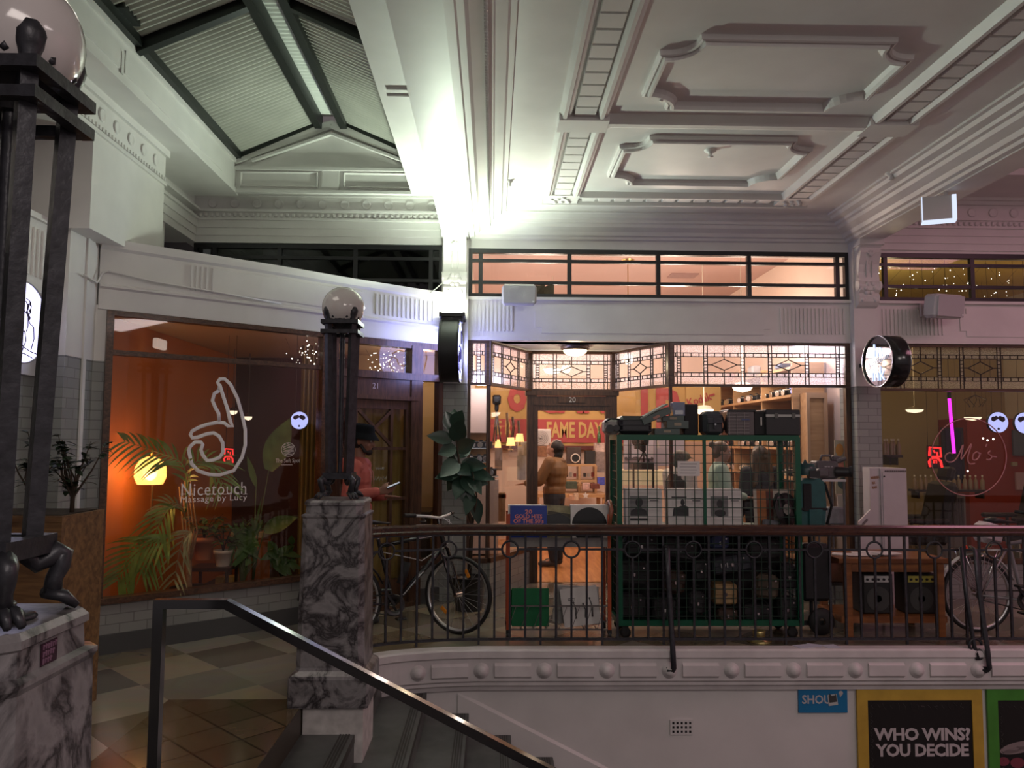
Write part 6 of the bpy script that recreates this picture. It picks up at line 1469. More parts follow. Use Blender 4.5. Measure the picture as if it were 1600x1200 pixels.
b.box(q.x - .16, q.x + .22, 8.53, 8.7, 3.195, q.z - .05); one('crumpled_cloth', b, mat('khaki_cloth', (.2, .17, .11), .9, var=.3), 'crumpled khaki cloth on the sill behind the pink transom', 'cloth')
# ================================================================== THINGS ON THE WALKWAY
def rotx(a): return Matrix.Rotation(a, 4, 'X')
def bicycle(lab, loc, rz, steer, col, accent, light, tilt=0, guard=False):
    t = T('bicycle', lab, 'bicycle', loc, rz); t.rotation_euler = (tilt, 0, rz)
    r = .325; RH, BB, ST, HT, HB, FH = V((0, 0, r)), V((.43, 0, .27)), V((.30, 0, .82)), V((.85, 0, .88)), V((.89, 0, .74)), V((1.02, 0, r))
    RX = Matrix(((1, 0, 0), (0, 0, 1), (0, -1, 0)))
    def turn(mb):
        M = Matrix.Translation(HB) @ Matrix.Rotation(steer, 4, 'Z') @ Matrix.Translation(-HB); mb.xf(M); return mb
    def wheel(c, front):
        f = turn if front else (lambda q: q)
        b = MB(); b.lathe([(r - .022, -.014), (r - .008, -.022), (r + .004, -.012), (r + .008, 0), (r + .004, .012), (r - .008, .022), (r - .022, .014), (r - .022, -.014)], c, 44, RX); w = part('wheel', f(b), RUBBER, t, False)
        def sub(nm, mb, m): o = part(nm, f(mb), m, w, False); return o
        b = MB(); b.lathe([(r - .022, -.011), (r - .038, -.009), (r - .038, .009), (r - .022, .011), (r - .022, -.011)], c, 40, RX); sub('rim', b, mat('alloy_rim', (.6, .6, .6), .3, metal=.8))
        b = MB()
        for k in range(24):
            a = k * 2 * PI / 24; s = 1 if k % 2 else -1; p = c + RX @ V((.018 * math.cos(a + .9 * s), .018 * math.sin(a + .9 * s), s * .03)); b.cyl(p, c + RX @ V(((r - .035) * math.cos(a), (r - .035) * math.sin(a), 0)), .0013, n=4, caps=False)
        sub('spokes', b, mat('spoke_steel', (.4, .4, .4), .3, metal=.8)); b = MB(); b.cyl(c + V((0, -.05, 0)), c + V((0, .05, 0)), .02); sub('hub', b, CHROME)
        if front:
            for a in (2.4, -1.1): b = MB(); b.obox(c + RX @ V((.2 * math.cos(a), .2 * math.sin(a), .008)), (.075, .012, .034), (0, -(a), 0), .006); sub('reflector', b, mat('orange_reflector', (.8, .28, .02), .25, coat=.5))
        return w
    wheel(RH, False); wheel(FH, True)
    fm = mat('bike_' + accent, col, .25, coat=.5); b = MB()
    b.cyl(ST, BB, .017); b.tube([BB, (BB + HB) / 2 + V((0, 0, .0)), HB], [.022, .024, .022], 8); b.tube([ST + V((.0, 0, -.06)), HT + V((0, 0, -.04))], .018, 8); b.cyl(HB, HT, .022)
    for s in (-1, 1): b.tube([RH + V((0, s * .05, 0)), RH * .5 + BB * .5 + V((0, s * .045, 0)), BB + V((0, s * .03, 0))], .01, 6); b.tube([RH + V((0, s * .05, 0)), ST + V((-.02, s * .02, -.1))], .009, 6)
    part('frame', b, fm, t, False)
    b = MB(); q = HB * .35 + BB * .65; d = (HB - BB).normalized()
    for s in (-1, 1): b.bar(q + V((0, s * .024, 0)) - d * .12, q + V((0, s * .024, 0)) + d * .14, .004, .026, up=(0, s, 0)); b.bar(HT * .6 + ST * .4 + V((0, s * .019, -.05)), HT * .85 + ST * .15 + V((0, s * .019, -.045)), .003, .012, up=(0, s, 0))
    part('white_decal', b, light, t, False)
    b = MB()
    for s in (-1, 1): b.tube([FH + V((0, s * .05, 0)), FH * .4 + HB * .6 + V((-.01, s * .055, 0)), HB + V((0, s * .045, -.03)), HB + V((0, 0, -.01))], [.011, .014, .016, .016], 7)
    b.cyl(HT + V((0, 0, -.02)), HT + V((-.02, 0, .09)), .016); part('fork', turn(b), fm, t, False)
    b = MB(); h = HT + V((-.02, 0, .10)); b.tube([h + V((-.06, -.31, .03)), h + V((-.01, -.18, .02)), h + V((.01, 0, 0)), h + V((-.01, .18, .02)), h + V((-.06, .31, .03))], .012, 8)
    hb = part('handlebar', turn(b), light, t, False)
    for s in (-1, 1):
        b = MB(); b.cyl(h + V((-.09, s * .40, .035)), h + V((-.05, s * .29, .03)), .017); part('grip', turn(b), RUBBER, hb, False)
        b = MB(); b.tube([h + V((-.0, s * .25, .01)), h + V((.05, s * .28, -.02)), h + V((.04, s * .36, -.02))], .006, 5); part('brake_lever', turn(b), BPLAST, hb, False)
    b = MB(); b.tube([h + V((.02, .1, 0)), h + V((.12, .03, -.02)), HB + V((.05, .02, .02)), HB + V((-.2, .02, -.12)), ST + V((0, .02, -.1))], .004, 5); b.tube([h + V((.02, -.1, 0)), h + V((.13, -.02, -.06)), HB + V((.06, 0, -.05))], .004, 5); part('brake_cable', b, light, t, False)
    b = MB(); b.cyl(ST, ST + V((-.03, 0, .12)), .013); part('seat_post', b, CHROME, t, False)
    b = MB(); s0 = ST + V((-.04, 0, .14)); b.tube([s0 + V((-.14, 0, .01)), s0 + V((-.08, 0, .012)), s0 + V((.02, 0, .0)), s0 + V((.14, 0, -.01))], [.06, .075, .04, .018], 12, flat=.4); part('saddle', b, BPLAST, t, False)
    b = MB(); b.lathe([(.085, -.004), (.09, 0), (.085, .004), (.05, .003), (.05, -.003), (.085, -.004)], BB + V((0, -.045, 0)), 28, RX); b.tube([BB + V((0, -.05, .088)), RH + V((0, -.045, .04))], .006, 5); b.tube([BB + V((0, -.05, -.088)), RH + V((0, -.045, -.04))], .006, 5); b.lathe([(.045, -.004), (.045, .004), (.001, .004)], RH + V((0, -.045, 0)), 18, RX); part('chain_drive', b, mat('oily_steel', (.07, .07, .07), .35, metal=.8), t, False)
    for s in (-1, 1):
        b = MB(); e = BB + V((.1 * s, s * .065, -.14 * s)); b.bar(BB + V((0, s * .06, 0)), e, .012, .02); b.obox(e + V((0, s * .05, 0)), (.09, .08, .02), None, .005); part('pedal_crank', b, BPLAST, t, False)
    b = MB(); b.obox(RH + V((-.1, 0, r + .08)), (.03, .05, .05), None, .01); part('rear_reflector', b, mat('red_reflector', (.75, .08, .03), .25, coat=.4), t, False)
    b = MB(); b.tube([RH + V(((r + .035) * math.cos(a), 0, (r + .035) * math.sin(a))) for a in [math.radians(20 + k * 14) for k in range(12)]], .026, 8, flat=.3); part('mudguard', b, light if guard else BPLAST, t, False)
    if guard:
        b = MB()
        for s in (-1, 1):
            for k in range(14): a = math.radians(40 + k * 8); b.cyl(RH + V((.02, s * .045, .02)), RH + V(((r + .02) * math.cos(a), s * .03, (r + .02) * math.sin(a))), .0035, n=4)
        part('skirt_guard', b, mat('grey_strings', (.33, .26, .27), .5), t, False)
        b = MB(); b.box(-.2, .22, -.06, .06, .71, .725)
        for s in (-1, 1): b.tube([RH + V((0, s * .06, 0)), V((-.16, s * .06, .715))], .006, 5); b.tube([RH + V((0, s * .06, 0)), V((.16, s * .06, .715))], .006, 5)
        part('carrier_rack', b, CHROME, t, False)
        b = MB(); b.obox((.12, 0, .86), (.2, .2, .18), (0, .25, 0), .04); part('pannier', b, mat('pale_bag', (.5, .45, .46), .6), t, False)
    else:
        b = MB(); m0 = BB * .55 + ST * .45 + V((.12, 0, .0))
        b.tube([m0 + V((0, .0, -.08)), m0 + V((.03, 0, .0)), m0 + V((.06, 0, .1))], .035, 10); part('frame_bag', b, BFAB, t, False)
    return t
SILV = mat('silver_white', (.62, .62, .62), .35)
bicycle('black bicycle with white decals and orange reflectors leaning inside the curved railing', (-1.22, 6.62, 0), math.radians(22), math.radians(-50), (.012, .012, .014), 'black', SILV, math.radians(-4))
bicycle('grey bicycle with a strung skirt guard at the far end of the railing', (4.30, 6.98, 0), math.radians(4), math.radians(10), (.25, .25, .26), 'grey', SILV, 0, True)

# ---- record rack on wheels
rk = T('record_rack', 'orange metal rack on castors holding records, parked by the railing', 'rack', (.57, 6.95, 0)); OR = mat('orange_enamel', (.42, .07, .02), .4)
y0, y1 = 6.72, 7.05; xa, xb = PX(794, y0, 900), PX(952, y0, 900)
for x in (xa, xb):
    for y in (y0, y1): b = MB(); b.obox((x, y, .56), (.028, .028, .96)); part('upright', b, OR, rk)
b = MB()
for y in (y0, y1): b.box(xa, xb, y - .006, y + .006, .075, .087); b.box(xa, xb, y - .006, y + .006, .27, .28)
for k in range(9): x = xa + (xb - xa) * k / 8; b.box(x - .003, x + .003, y0, y1, .078, .084); b.bar((x, y0, .08), (x + .07 * (1 if k < 8 else -1), y0, .275), .004)
part('wire_shelf', b, mat('dull_wire', (.2, .18, .17), .4, metal=.6), rk)
b = MB(); b.box(xa, xb, y0, y1, .765, .785); b.box(xa, xb, y0 - .01, y0, .765, .84)
part('record_tray', b, mat('grey_tray', (.28, .27, .25), .5), rk)
b = MB(); b.tube([(xb, y1 - .06, 1.0), (xb + .01, y1 - .06, 1.1), (xb + .015, y0 + .06, 1.14), (xb + .02, y0, 1.08), (xb, y0, .95)], .02, 8); part('push_handle', b, wood('curved_handle', (.2, .06, .03), (.32, .11, .05), .4), rk)
for x in (xa, xb):
    for y in (y0, y1): b = MB(); b.cyl((x - .012, y, .035), (x + .012, y, .035), .035, n=16); b.obox((x, y, .065), (.03, .05, .03)); part('castor', b, RUBBER, rk)
def lp(lab, px, pw, py, Y, m, tilt=0, lean=.06, parts=None, name='record_sleeve', group=None, zb=None):
    """an LP sleeve facing the viewer: px centre column, py top edge"""
    s = .315; c = P(px, py, Y); t = T(name, lab, 'record', (c.x, Y, c.z - s if zb is None else zb), 0, group); b = MB(); b.obox((0, 0, s / 2), (s, .006, s)); b.xf(Matrix.Rotation(-lean, 4, 'X') @ Matrix.Rotation(tilt, 4, 'Y')); part('sleeve', b, m, t, False)
    if parts:
        for nm, mb, mm in parts: mb.xf(Matrix.Rotation(-lean, 4, 'X') @ Matrix.Rotation(tilt, 4, 'Y')); part(nm, mb, mm, t, False)
    return t
def ftext(tx, x, z, w, h, bold=0.0): return text_mb(tx, (x, -.0045, z), (1, 0, 0), (0, 0, 1), w=w, h=h, bold=bold, ext=.002)
BLU = mat('royal_blue_card', (.015, .045, .30), .4); SALT = mat('salmon_print', (.75, .25, .2), .5)
lp('blue record sleeve with salmon lettering about gold hits, front of the rack', 826, 0, 791, 6.80, BLU, 0, .05, [('lettering', ftext('20', 0, .265, .06, .036, .02), SALT), ('lettering', ftext('GOLD HITS', 0, .225, .235, .036, .025), SALT), ('lettering', ftext("OF THE 50's", 0, .185, .26, .036, .025), SALT)], zb=.787)
b = MB(); b.obox((0, .05, .16), (.32, .075, .315)); b.xf(Matrix.Translation(V((P(823, 800, 6.85).x, 6.81, .788)))); one('record_stack', b, PAPER, 'thick pack of white sleeves behind the blue record', 'record')
b = MB(); b.ball((.0, -.006, .19), (.07, .002, .045), 12); b2 = MB(); b2.obox((0, -.005, .24), (.2, .002, .03), (0, .1, 0)); b3 = MB(); b3.prism([(-.15, .0), (.1, .0), (.12, .05), (.0, .1), (-.14, .07)], -.002, .002, Matrix.Translation((0, -.006, .15)) @ rotx(PI / 2))
lp('olive record sleeve with a black and yellow badge, between the blue sleeve and the vinyl', 872, 0, 784, 6.84, mat('olive_card', (.30, .27, .15), .6, var=.5, scale=12), .05, .08, [('black_badge', b3, BLACK), ('yellow_badge', b, mat('badge_yellow', (.5, .4, .05), .5)), ('dark_band', b2, mat('dark_band', (.06, .05, .03), .5))], zb=.787)
b = MB(); b.lathe([(.001, 0), (.15, 0), (.151, -.001), (.15, -.003)], (.0, -.0065, .152), 44, Matrix(((1, 0, 0), (0, 0, 1), (0, 1, 0)))); b2 = MB(); b2.lathe([(.001, 0), (.05, 0)], (0, -.0085, .152), 28, Matrix(((1, 0, 0), (0, 0, -1), (0, 1, 0)))); b3 = MB(); b3.obox((-.03, -.0075, .165), (.26, .001, .012))
lp('white record sleeve with a big black vinyl disc shown on it', 921, 0, 787, 6.80, PAPER, 0, .05, [('vinyl_disc', b, mat('vinyl', (.012, .012, .012), .25)), ('red_label', b2, mat('label_red', (.55, .06, .03), .5)), ('caption_strip', b3, PAPER)], zb=.787)
b = MB(); b.obox((0, .05, .16), (.34, .075, .318)); b.xf(Matrix.Translation(V((P(922, 800, 6.85).x, 6.82, .788)))); one('record_stack', b, PAPER, 'thick pack of pale sleeves behind the black vinyl disc', 'record')
GRN = mat('green_card', (.0, .15, .045), .45); lp('plain green record box set on the lower rack shelf', 829, 0, 915, 6.80, GRN, 0, .04, None, 'record_box', zb=.09)
b = MB(); b.obox((0, .05, .15), (.31, .06, .30)); b.xf(Matrix.Translation(V((P(827, 915, 6.85).x, 6.82, .09)))); one('record_stack', b, GRN, 'pack of dark green sleeves behind the green record box', 'record')
b = MB()
for k, (x, h) in enumerate(((-.05, .13), (.03, .11), (.09, .15))): b.tube([(x, -.006, .06), (x + .008, -.006, .06 + h * .6), (x - .005, -.006, .06 + h)], [.008, .006, .004], 6); b.ball((x - .005, -.006, .065 + h), .009, 8)
for k in range(2): b.obox((-.07, -.005, .23 - k * .014), (.06, .001, .006))
lp('white record sleeve with small line figures, slipping sideways on the lower shelf', 911, 0, 915, 6.79, PAPER, -.13, .10, [('figure_print', b, mat('ink_grey', (.1, .1, .1), .6))], zb=.1)
for k in range(3):
    b = MB(); b.obox((0, 0, .155), (.31, .012, .31)); b.xf(Matrix.Translation(V((P(908 - k * 8, 915, 6.9).x, 6.84 + k * .05, .093))) @ Matrix.Rotation(.04 * k - .03, 4, 'Y') @ Matrix.Rotation(-.08, 4, 'X')); one('record_sleeve', b, mat('sleeve_grey_%d' % k, [(.5, .48, .46), (.35, .34, .33), (.6, .55, .5)][k], .5), ['pale sleeve right behind the one with line figures', 'grey sleeve second behind the one with line figures', 'cream sleeve last in the lower rack, by the doorway'][k], 'record')

# ---- green wire cage
cg = T('cage_trolley', 'green wire-mesh cage on castors packed with cases, behind the railing', 'cage', (1.84, 6.92, 0)); GE = mat('green_enamel', (.0, .085, .04), .35); GW = mat('dark_green_wire', (.012, .04, .024), .4)
cx0, cx1, cy0, cy1, cz0, cz1 = 1.085, 2.62, 6.74, 7.14, .11, 1.70; w = .022
b = MB()
for x in (cx0, cx1):
    for y in (cy0, cy1): b.box(x - w, x + w, y - w, y + w, cz0, cz1)
xm = PX(1101, cy0, 760); b.box(xm - .012, xm + .012, cy0 - .012, cy0 + .012, .9, cz1)
for z in (cz0, cz1 - .03):
    for y in (cy0, cy1): b.box(cx0, cx1, y - w, y + w, z, z + .045)
    for x in (cx0, cx1): b.box(x - w, x + w, cy0, cy1, z, z + .045)
part('frame', b, GE, cg)
def wires(nm, x0, x1, ya, yb, axis):
    b = MB(); r = .0028
    if axis == 'x':
        n = round((x1 - x0) / .082)
        for k in range(1, n): x = x0 + (x1 - x0) * k / n; b.box(x - r, x + r, ya - r, ya + r, cz0, cz1)
    else:
        n = round((yb - ya) / .082)
        for k in range(1, n): y = ya + (yb - ya) * k / n; b.box(x0 - r, x0 + r, y - r, y + r, cz0, cz1)
    for k in range(1, 21): z = cz0 + (cz1 - cz0) * k / 21; b.box(x0 - r, x1 + r, ya - r, yb + r, z - r, z + r)
    part(nm, b, GW, cg)
wires('wire_mesh', cx0, cx1, cy0, cy0, 'x'); wires('wire_mesh', cx0, cx0, cy0, cy1, 'y'); wires('wire_mesh', cx1, cx1, cy0, cy1, 'y')
b = MB(); b.box(cx0, cx1, cy0 + .01, cy1, .915, .93); part('shelf', b, GE, cg); b = MB(); b.box(cx0, cx1, cy0 + .01, cy1, cz0, cz0 + .015); part('shelf', b, BLACK, cg)
b = MB(); b.box(cx0, cx1, cy1 - .005, cy1 + .005, cz0, .92); part('shade_sheet', b, mat('shade_sheet_black', (.012, .013, .013), .7), cg)  # sheet added to blacken the lower half of the cage
for x in (cx0 + .05, cx1 - .06):
    for y in (cy0 + .03, cy1 - .03): b = MB(); b.lathe([(.02, -.014), (.045, -.014), (.045, .014), (.02, .014)], (x, y, .046), 18, Matrix(((1, 0, 0), (0, 0, 1), (0, 1, 0)))); b.obox((x, y, .085), (.05, .04, .04)); part('castor', b, RUBBER, cg)
# records in the cage
def portrait(kind):
    b = MB(); g = MB()
    g.obox((-.045, -.0045, .17), (.15, .002, .17)); 
    if kind == 0: b.ball((-.04, -.006, .2), (.032, .002, .042), 12); b.prism([(-.12, .085), (.03, .085), (.02, .13), (-.03, .155), (-.06, .155), (-.11, .13)], -.001, .001, Matrix.Translation((0, -.0065, 0)) @ rotx(PI / 2)); b.obox((-.045, -.006, .055), (.15, .002, .02))
    elif kind == 1: b.prism([(-.12, .085), (.02, .085), (.02, .16), (-.02, .18), (-.06, .165), (-.11, .15)], -.001, .001, Matrix.Translation((0, -.0065, 0)) @ rotx(PI / 2)); b.ball((-.03, -.006, .2), (.018, .002, .03), 10); b.obox((-.06, -.006, .245), (.13, .002, .012))
    else: b.ball((-.04, -.006, .19), (.028, .002, .038), 12); b.ball((-.04, -.006, .11), (.05, .002, .03), 12)
    return g, b
PG = mat('print_mid_grey', (.2, .2, .2), .6); PD = mat('print_dark_grey', (.045, .045, .048), .6)
recs = [(1006, 'white record sleeve with a grey portrait of a man in a suit, in the cage', 0, PAPER), (1072, 'white record sleeve with a dark photo of a musician, second in the cage', 1, PAPER), (1132, 'white record sleeve with a small square portrait and dark text, right of the green post', 2, PAPER)]
for px, lb, k, m in recs:
    g, d = portrait(k); tx = MB()
    for j in range(2): tx.obox((.09, -.0045, .235 - j * .02), (.09 - .02 * j, .001, .006))
    lp(lb, px, 0, 764, 6.83, m, 0, .06, [('grey_print', g, PG if k != 1 else PAPER), ('dark_print', d, PD), ('text_lines', tx, PD)], zb=.932)
    b = MB(); b.obox((0, .06, .158), (.31, .1, .312)); b.xf(Matrix.Translation(V((P(px, 780, 6.83).x, 6.86, .932)))); one('record_stack', b, mat('stack_edges', (.4, .38, .36), .6, var=.5, scale=60, stretch=(0, 12, 0)), 'pack of upright sleeves behind the ' + ['portrait of the man in a suit', 'photo of the musician', 'small square portrait'][k], 'record')
a_ = MB(); a_.obox((-.06, -.005, .16), (.14, .002, .31)); c_ = MB(); c_.obox((-.02, -.006, .17), (.06, .002, .26)); d_ = MB(); d_.ball((.06, -.006, .2), (.05, .002, .09), 10)
lp('record sleeve with orange and dark red figures, last in the cage', 1206, 0, 766, 6.83, mat('cream_sleeve', (.5, .44, .36), .5), 0, .06, [('orange_print', a_, mat('orange_print', (.42, .14, .04), .5)), ('red_print', c_, mat('maroon_print', (.12, .03, .02), .5)), ('black_print', d_, PD)], zb=.932)
c = P(1229, 795, 6.79); t = T('loose_record', 'loose black vinyl record leaning across the orange sleeve', 'record', (c.x, 6.79, .935)); b = MB(); M = Matrix.Rotation(.5, 3, 'Z') @ Matrix.Rotation(PI / 2 - .15, 3, 'X'); b.lathe([(.006, .0015), (.14, .0015), (.142, 0), (.14, -.0015)], (c.x, 6.785, 1.08), 36, M); part('vinyl', b, MATS['vinyl'], t); b = MB(); b.lathe([(.004, .002), (.045, .002)], (c.x, 6.785, 1.08), 24, M); part('label', b, mat('grey_label', (.3, .28, .25), .5), t)
c = P(1206, 812, 6.78); b = MB(); b.obox((c.x, 6.785, .96), (.16, .04, .06), (0, .1, 0), .015); one('cassette_pouch', b, mat('grey_pouch', (.14, .14, .16), .6), 'grey pouch lying at the foot of the orange record sleeve', 'pouch')
q = P(1075, 732, 6.75); t = T('notice_card', 'white typed notice clipped to the cage mesh above the records', 'notice', q); b = MB(); b.obox((q.x, 6.725, q.z + .0), (.19, .003, .125)); part('card', b, PAPER, t); b = MB()
for k in range(4): b.obox((q.x - .01 * (k % 2), 6.7225, q.z + .04 - k * .026), (.14, .001, .006))
part('typed_lines', b, mat('pale_ink', (.35, .33, .33), .6), t)
# packed cases in the lower part
def case(name, lab, px, py, Y, size, m, rot=0, strap=True, bev=.03, buckle=None, cat='case'):
    Y += .03; c = P(px, py, Y); c.z = max(c.z, .127 + size[2] / 2); t = T(name, lab, cat, (c.x, Y, c.z - size[2] / 2)); M = Matrix.Translation(c) @ Matrix.Rotation(rot, 4, 'Y')
    b = MB(); b.obox((0, 0, 0), size, None, bev); part('body', b.xf(M), m, t)
    sx, sy, sz = size
    b = MB(); b.obox((0, -sy / 2 - .004, sz * .2), (sx * .9, .008, sz * .42), None, .004); fl = part('flap', b.xf(M), m, t)
    if strap: b = MB(); b.tube([(-sx * .4, -sy * .2, sz / 2), (-sx * .2, -sy * .3, sz / 2 + .05), (sx * .2, -sy * .3, sz / 2 + .045), (sx * .4, -sy * .2, sz / 2)], .008, 6, flat=.5); part('strap', b.xf(M), BFAB, t)
    b = MB(); b.obox((sx * .0, -sy / 2 - .008, 0.0), (.018, .006, .026)); part('buckle', b.xf(M), buckle or CHROME, fl)
    b = MB(); b.obox((sx * .3, -sy / 2 - .007, sz * .3), (.012, .004, .012)); part('stud', b.xf(M), CHROME, fl)
    return t
BAGB = mat('black_bag_cloth', (.02, .02, .022), .7, var=.3, scale=30, bump=.2); BAGN = mat('dark_brown_leather', (.045, .025, .015), .5, var=.3, scale=15); BAGT = mat('tan_leather', (.34, .22, .1), .5, var=.2, scale=12); BAGG = mat('dark_slate_cloth', (.03, .034, .045), .6)
case('camera_bag', 'black camera bag low at the near corner of the cage', 985, 945, 6.83, (.24, .16, .2), BAGB)
case('camera_bag', 'black camera bag on top of the corner bag in the cage', 988, 895, 6.84, (.26, .18, .2), BAGB, .06)
case('camera_bag', 'flat black bag under the record shelf beside the green corner post', 1000, 852, 6.84, (.3, .16, .16), BAGB, -.1)
case('camera_bag', 'square black case with a white tag low in the middle of the cage', 1035, 950, 6.83, (.2, .18, .18), BAGB, 0, True, .02, PAPER)
case('camera_bag', 'dark brown leather case in the middle of the cage', 1052, 908, 6.84, (.18, .16, .2), BAGN, .1)
case('camera_bag', 'black holdall above the dark brown leather case', 1060, 858, 6.84, (.3, .16, .18), BAGB, .15)
case('camera_bag', 'black case with bright clasp near the tan box', 1086, 940, 6.83, (.14, .18, .2), BAGB)
case('camera_bag', 'black bag wedged between the brown case and the tan box', 1092, 890, 6.83, (.14, .16, .18), BAGB, -.15)
case('tan_case', 'tan leather box case standing out in the middle of the cage', 1130, 926, 6.80, (.2, .16, .17), BAGT, 0, False, .015)
case('camera_bag', 'small brown bag with straps under the tan box case', 1133, 962, 6.80, (.18, .16, .12), BAGN)
case('camcorder_case', 'dark slate video camera case with pale numbers, slanting above the tan box', 1140, 880, 6.80, (.34, .16, .14), BAGG, -.15, False, .02)
case('camera_bag', 'blue-grey folded bag under the record shelf, above the slate case', 1122, 847, 6.82, (.16, .14, .12), mat('blue_cloth', (.05, .07, .16), .6))
case('camera_bag', 'dusty brown bag with two pouches in the far half of the cage', 1195, 915, 6.82, (.2, .16, .2), mat('dusty_brown', (.09, .065, .045), .7, var=.3, scale=10), .1)
case('camera_bag', 'black bag at the foot of the far half of the cage', 1180, 962, 6.82, (.26, .16, .14), BAGB)
case('camera_bag', 'black case in the far bottom corner of the cage', 1226, 950, 6.82, (.16, .16, .2), BAGB)
case('camera_bag', 'black soft bag under the record shelf at the far end of the cage', 1190, 858, 6.84, (.3, .16, .18), BAGB, -.05)
case('camera_bag', 'black bag hanging near the far post of the cage', 1228, 900, 6.84, (.14, .16, .22), BAGB)
q = P(1133, 895, 6.70); b = text_mb('191', (q.x, 6.716, P(1138, 884, 6.71).z), (1, 0, .15), (-.15, 0, 1), h=.04, bold=.03); part('lettering', b, mat('pale_number', (.4, .4, .4), .5), [o for o in bpy.data.objects if o.name.startswith('camcorder_case')][0])
# on top of the cage
TOPZ = cz1 + .016
def ontop(name, lab, cat, px0, px1, py0, Y, dep, m, rot=0, bev=.008, zb=TOPZ, world=True, py1=677):
    a, c = P(px0, py1, Y), P(px1, py0, Y); h = c.z - a.z; t = T(name, lab, cat, ((a.x + c.x) / 2, Y + dep / 2, zb), 0); b = MB(); b.obox((0, 0, h / 2), (c.x - a.x, dep, h), (0, rot, 0), bev); part('body', b, m, t, False); return t, c.x - a.x, h
t, W_, H_ = ontop('projector_case', 'black ribbed case with a silver camera end, on the near end of the cage top', 'case', 968, 1019, 648, 6.74, .28, mat('black_abs', (.016, .016, .02), .35), 0, .03)
b = MB()
for k in range(3): b.obox((0, -.142, .035 + k * .045), (W_ * .96, .01, .012), None, .003)
part('rib', b, MATS['black_abs'], t, False)
t, W_, H_ = ontop('video_camera', 'silver grey video camera with lens, at the near corner of the cage top', 'camera', 945, 969, 652, 6.78, .2, mat('silver_grey', (.34, .32, .3), .4), 0, .03)
b = MB(); b.cyl((-.03, -.1, .05), (-.03, -.16, .05), .035); b.cyl((.03, -.1, .055), (.03, -.14, .055), .028); b.tube([(-.06, -.08, .11), (-.02, -.13, .135), (.06, -.1, .13)], .008); part('lens', b, BPLAST, t, False)
SG = mat('sage_grey_card', (.095, .13, .12), .55, var=.08); SGD = mat('sage_dark_card', (.055, .075, .07), .55); LABELM = mat('tan_label', (.33, .28, .2), .6)
for (x0, x1, y0, y1, Y, rot, lb) in ((1023, 1062, 668, 678, 6.78, 0, 'sage grey flat box lying at the bottom of the pile on the cage'), (1042, 1076, 656, 668, 6.77, .0, 'sage grey box with a pale label on top of the flat one'), (1035, 1069, 648, 657, 6.80, 0, 'sage grey box with a tan label just under the tilted one')):
    a, c = P(x0, y1, Y), P(x1, y0, Y); zb = TOPZ + (678 - y1) / 182; h = (y1 - y0) / 182; t = T('card_box', lb, 'box', ((a.x + c.x) / 2, Y + .12, zb)); b = MB(); b.obox((0, 0, h / 2), (c.x - a.x, .24, h), None, .003); part('box', b, SG, t, False); b = MB(); b.obox((.0, -.121, h * .55), (.06, .002, h * .35)); part('label', b, LABELM, t, False)
c = P(1022, 640, 6.82); t = T('card_box', 'long sage grey box lid propped up at a slant on the cage', 'box', (c.x, 6.82, TOPZ + .1)); b = MB(); b.obox((0, 0, .06), (.26, .2, .06), (0, -.42, 0), .003); part('box', b, SG, t, False); b = MB(); b.obox((.0, -.102, .05), (.06, .002, .022), (0, -.42, 0)); part('label', b, mat('pink_label', (.4, .2, .16), .6), t, False); b = MB(); b.obox((-.02, 0.0, .098), (.27, .21, .012), (0, -.5, 0)); part('lid', b, mat('sage_light', (.2, .24, .2), .5), t, False)
t, W_, H_ = ontop('black_box', 'tall matt black box behind the clear container on the cage', 'box', 1069, 1091, 629, 6.84, .2, mat('matt_black_card', (.012, .012, .013), .7))
c = P(1061, 640, 6.80); t = T('plastic_box', 'clear lilac plastic container on the sage grey boxes', 'container', (c.x, 6.80, TOPZ + .165)); b = MB(); b.obox((0, .05, .06), (.105, .1, .12), None, .004); part('box', b, mat('lilac_plastic', (.22, .25, .34), .15, coat=.4), t, False); b = MB(); b.obox((0, -.002, .03), (.07, .004, .035)); part('clip', b, CHROME, t, False)
t, W_, H_ = ontop('camera_bag', 'dark grey camera bag with a front pocket on top of the cage', 'bag', 1100, 1130, 640, 6.75, .2, BAGG, 0, .03)
b = MB(); b.obox((0, -.115, .075), (.125, .04, .12), None, .015); part('front_pocket', b, mat('charcoal_cloth', (.04, .045, .05), .7), t, False); b = MB(); b.obox((0, -.14, .12), (.13, .012, .05), None, .006); b.obox((0, -.145, .1), (.02, .01, .09)); part('flap', b, BAGG, t, False); fp = [o for o in t.children if o.name.startswith('front_pocket')][0]; b = MB(); b.cyl((0, -.15, .09), (0, -.156, .09), .008); part('stud', b, CHROME, fp, False)
b = MB(); b.tube([(.06, 0, .18), (.1, -.02, .16), (.12, -.02, .08), (.1, 0, .02)], .016, 8, flat=.5); part('strap', b, BFAB, t, False)
t, W_, H_ = ontop('drawer_organiser', 'clear plastic drawer organiser with a black lid on the cage', 'organiser', 1137, 1178, 640, 6.75, .24, mat('smoky_plastic', (.12, .1, .1), .25, coat=.3), 0, .004)
b = MB()
for k in range(7): b.obox((-.02, -.123, .02 + k * .028), (W_ * .78, .006, .004))
for k in range(3): b.obox((-.1 + k * .065, -.123, .1), (.004, .006, .19))
part('drawer_fronts', b, mat('pale_edge', (.26, .23, .22), .4), t, False); b = MB(); b.obox((.01, 0, H_ + .006), (W_ * 1.05, .26, .018), None, .004); part('lid', b, BLACK, t, False); b = MB(); b.obox((.04, -.125, .135), (.07, .003, .012)); part('blue_strip', b, mat('dull_blue', (.06, .08, .18), .5), t, False)
t, W_, H_ = ontop('black_box', 'narrow black box with a white tag next to the plastic organiser', 'box', 1178, 1197, 640, 6.77, .22, MATS['matt_black_card'])
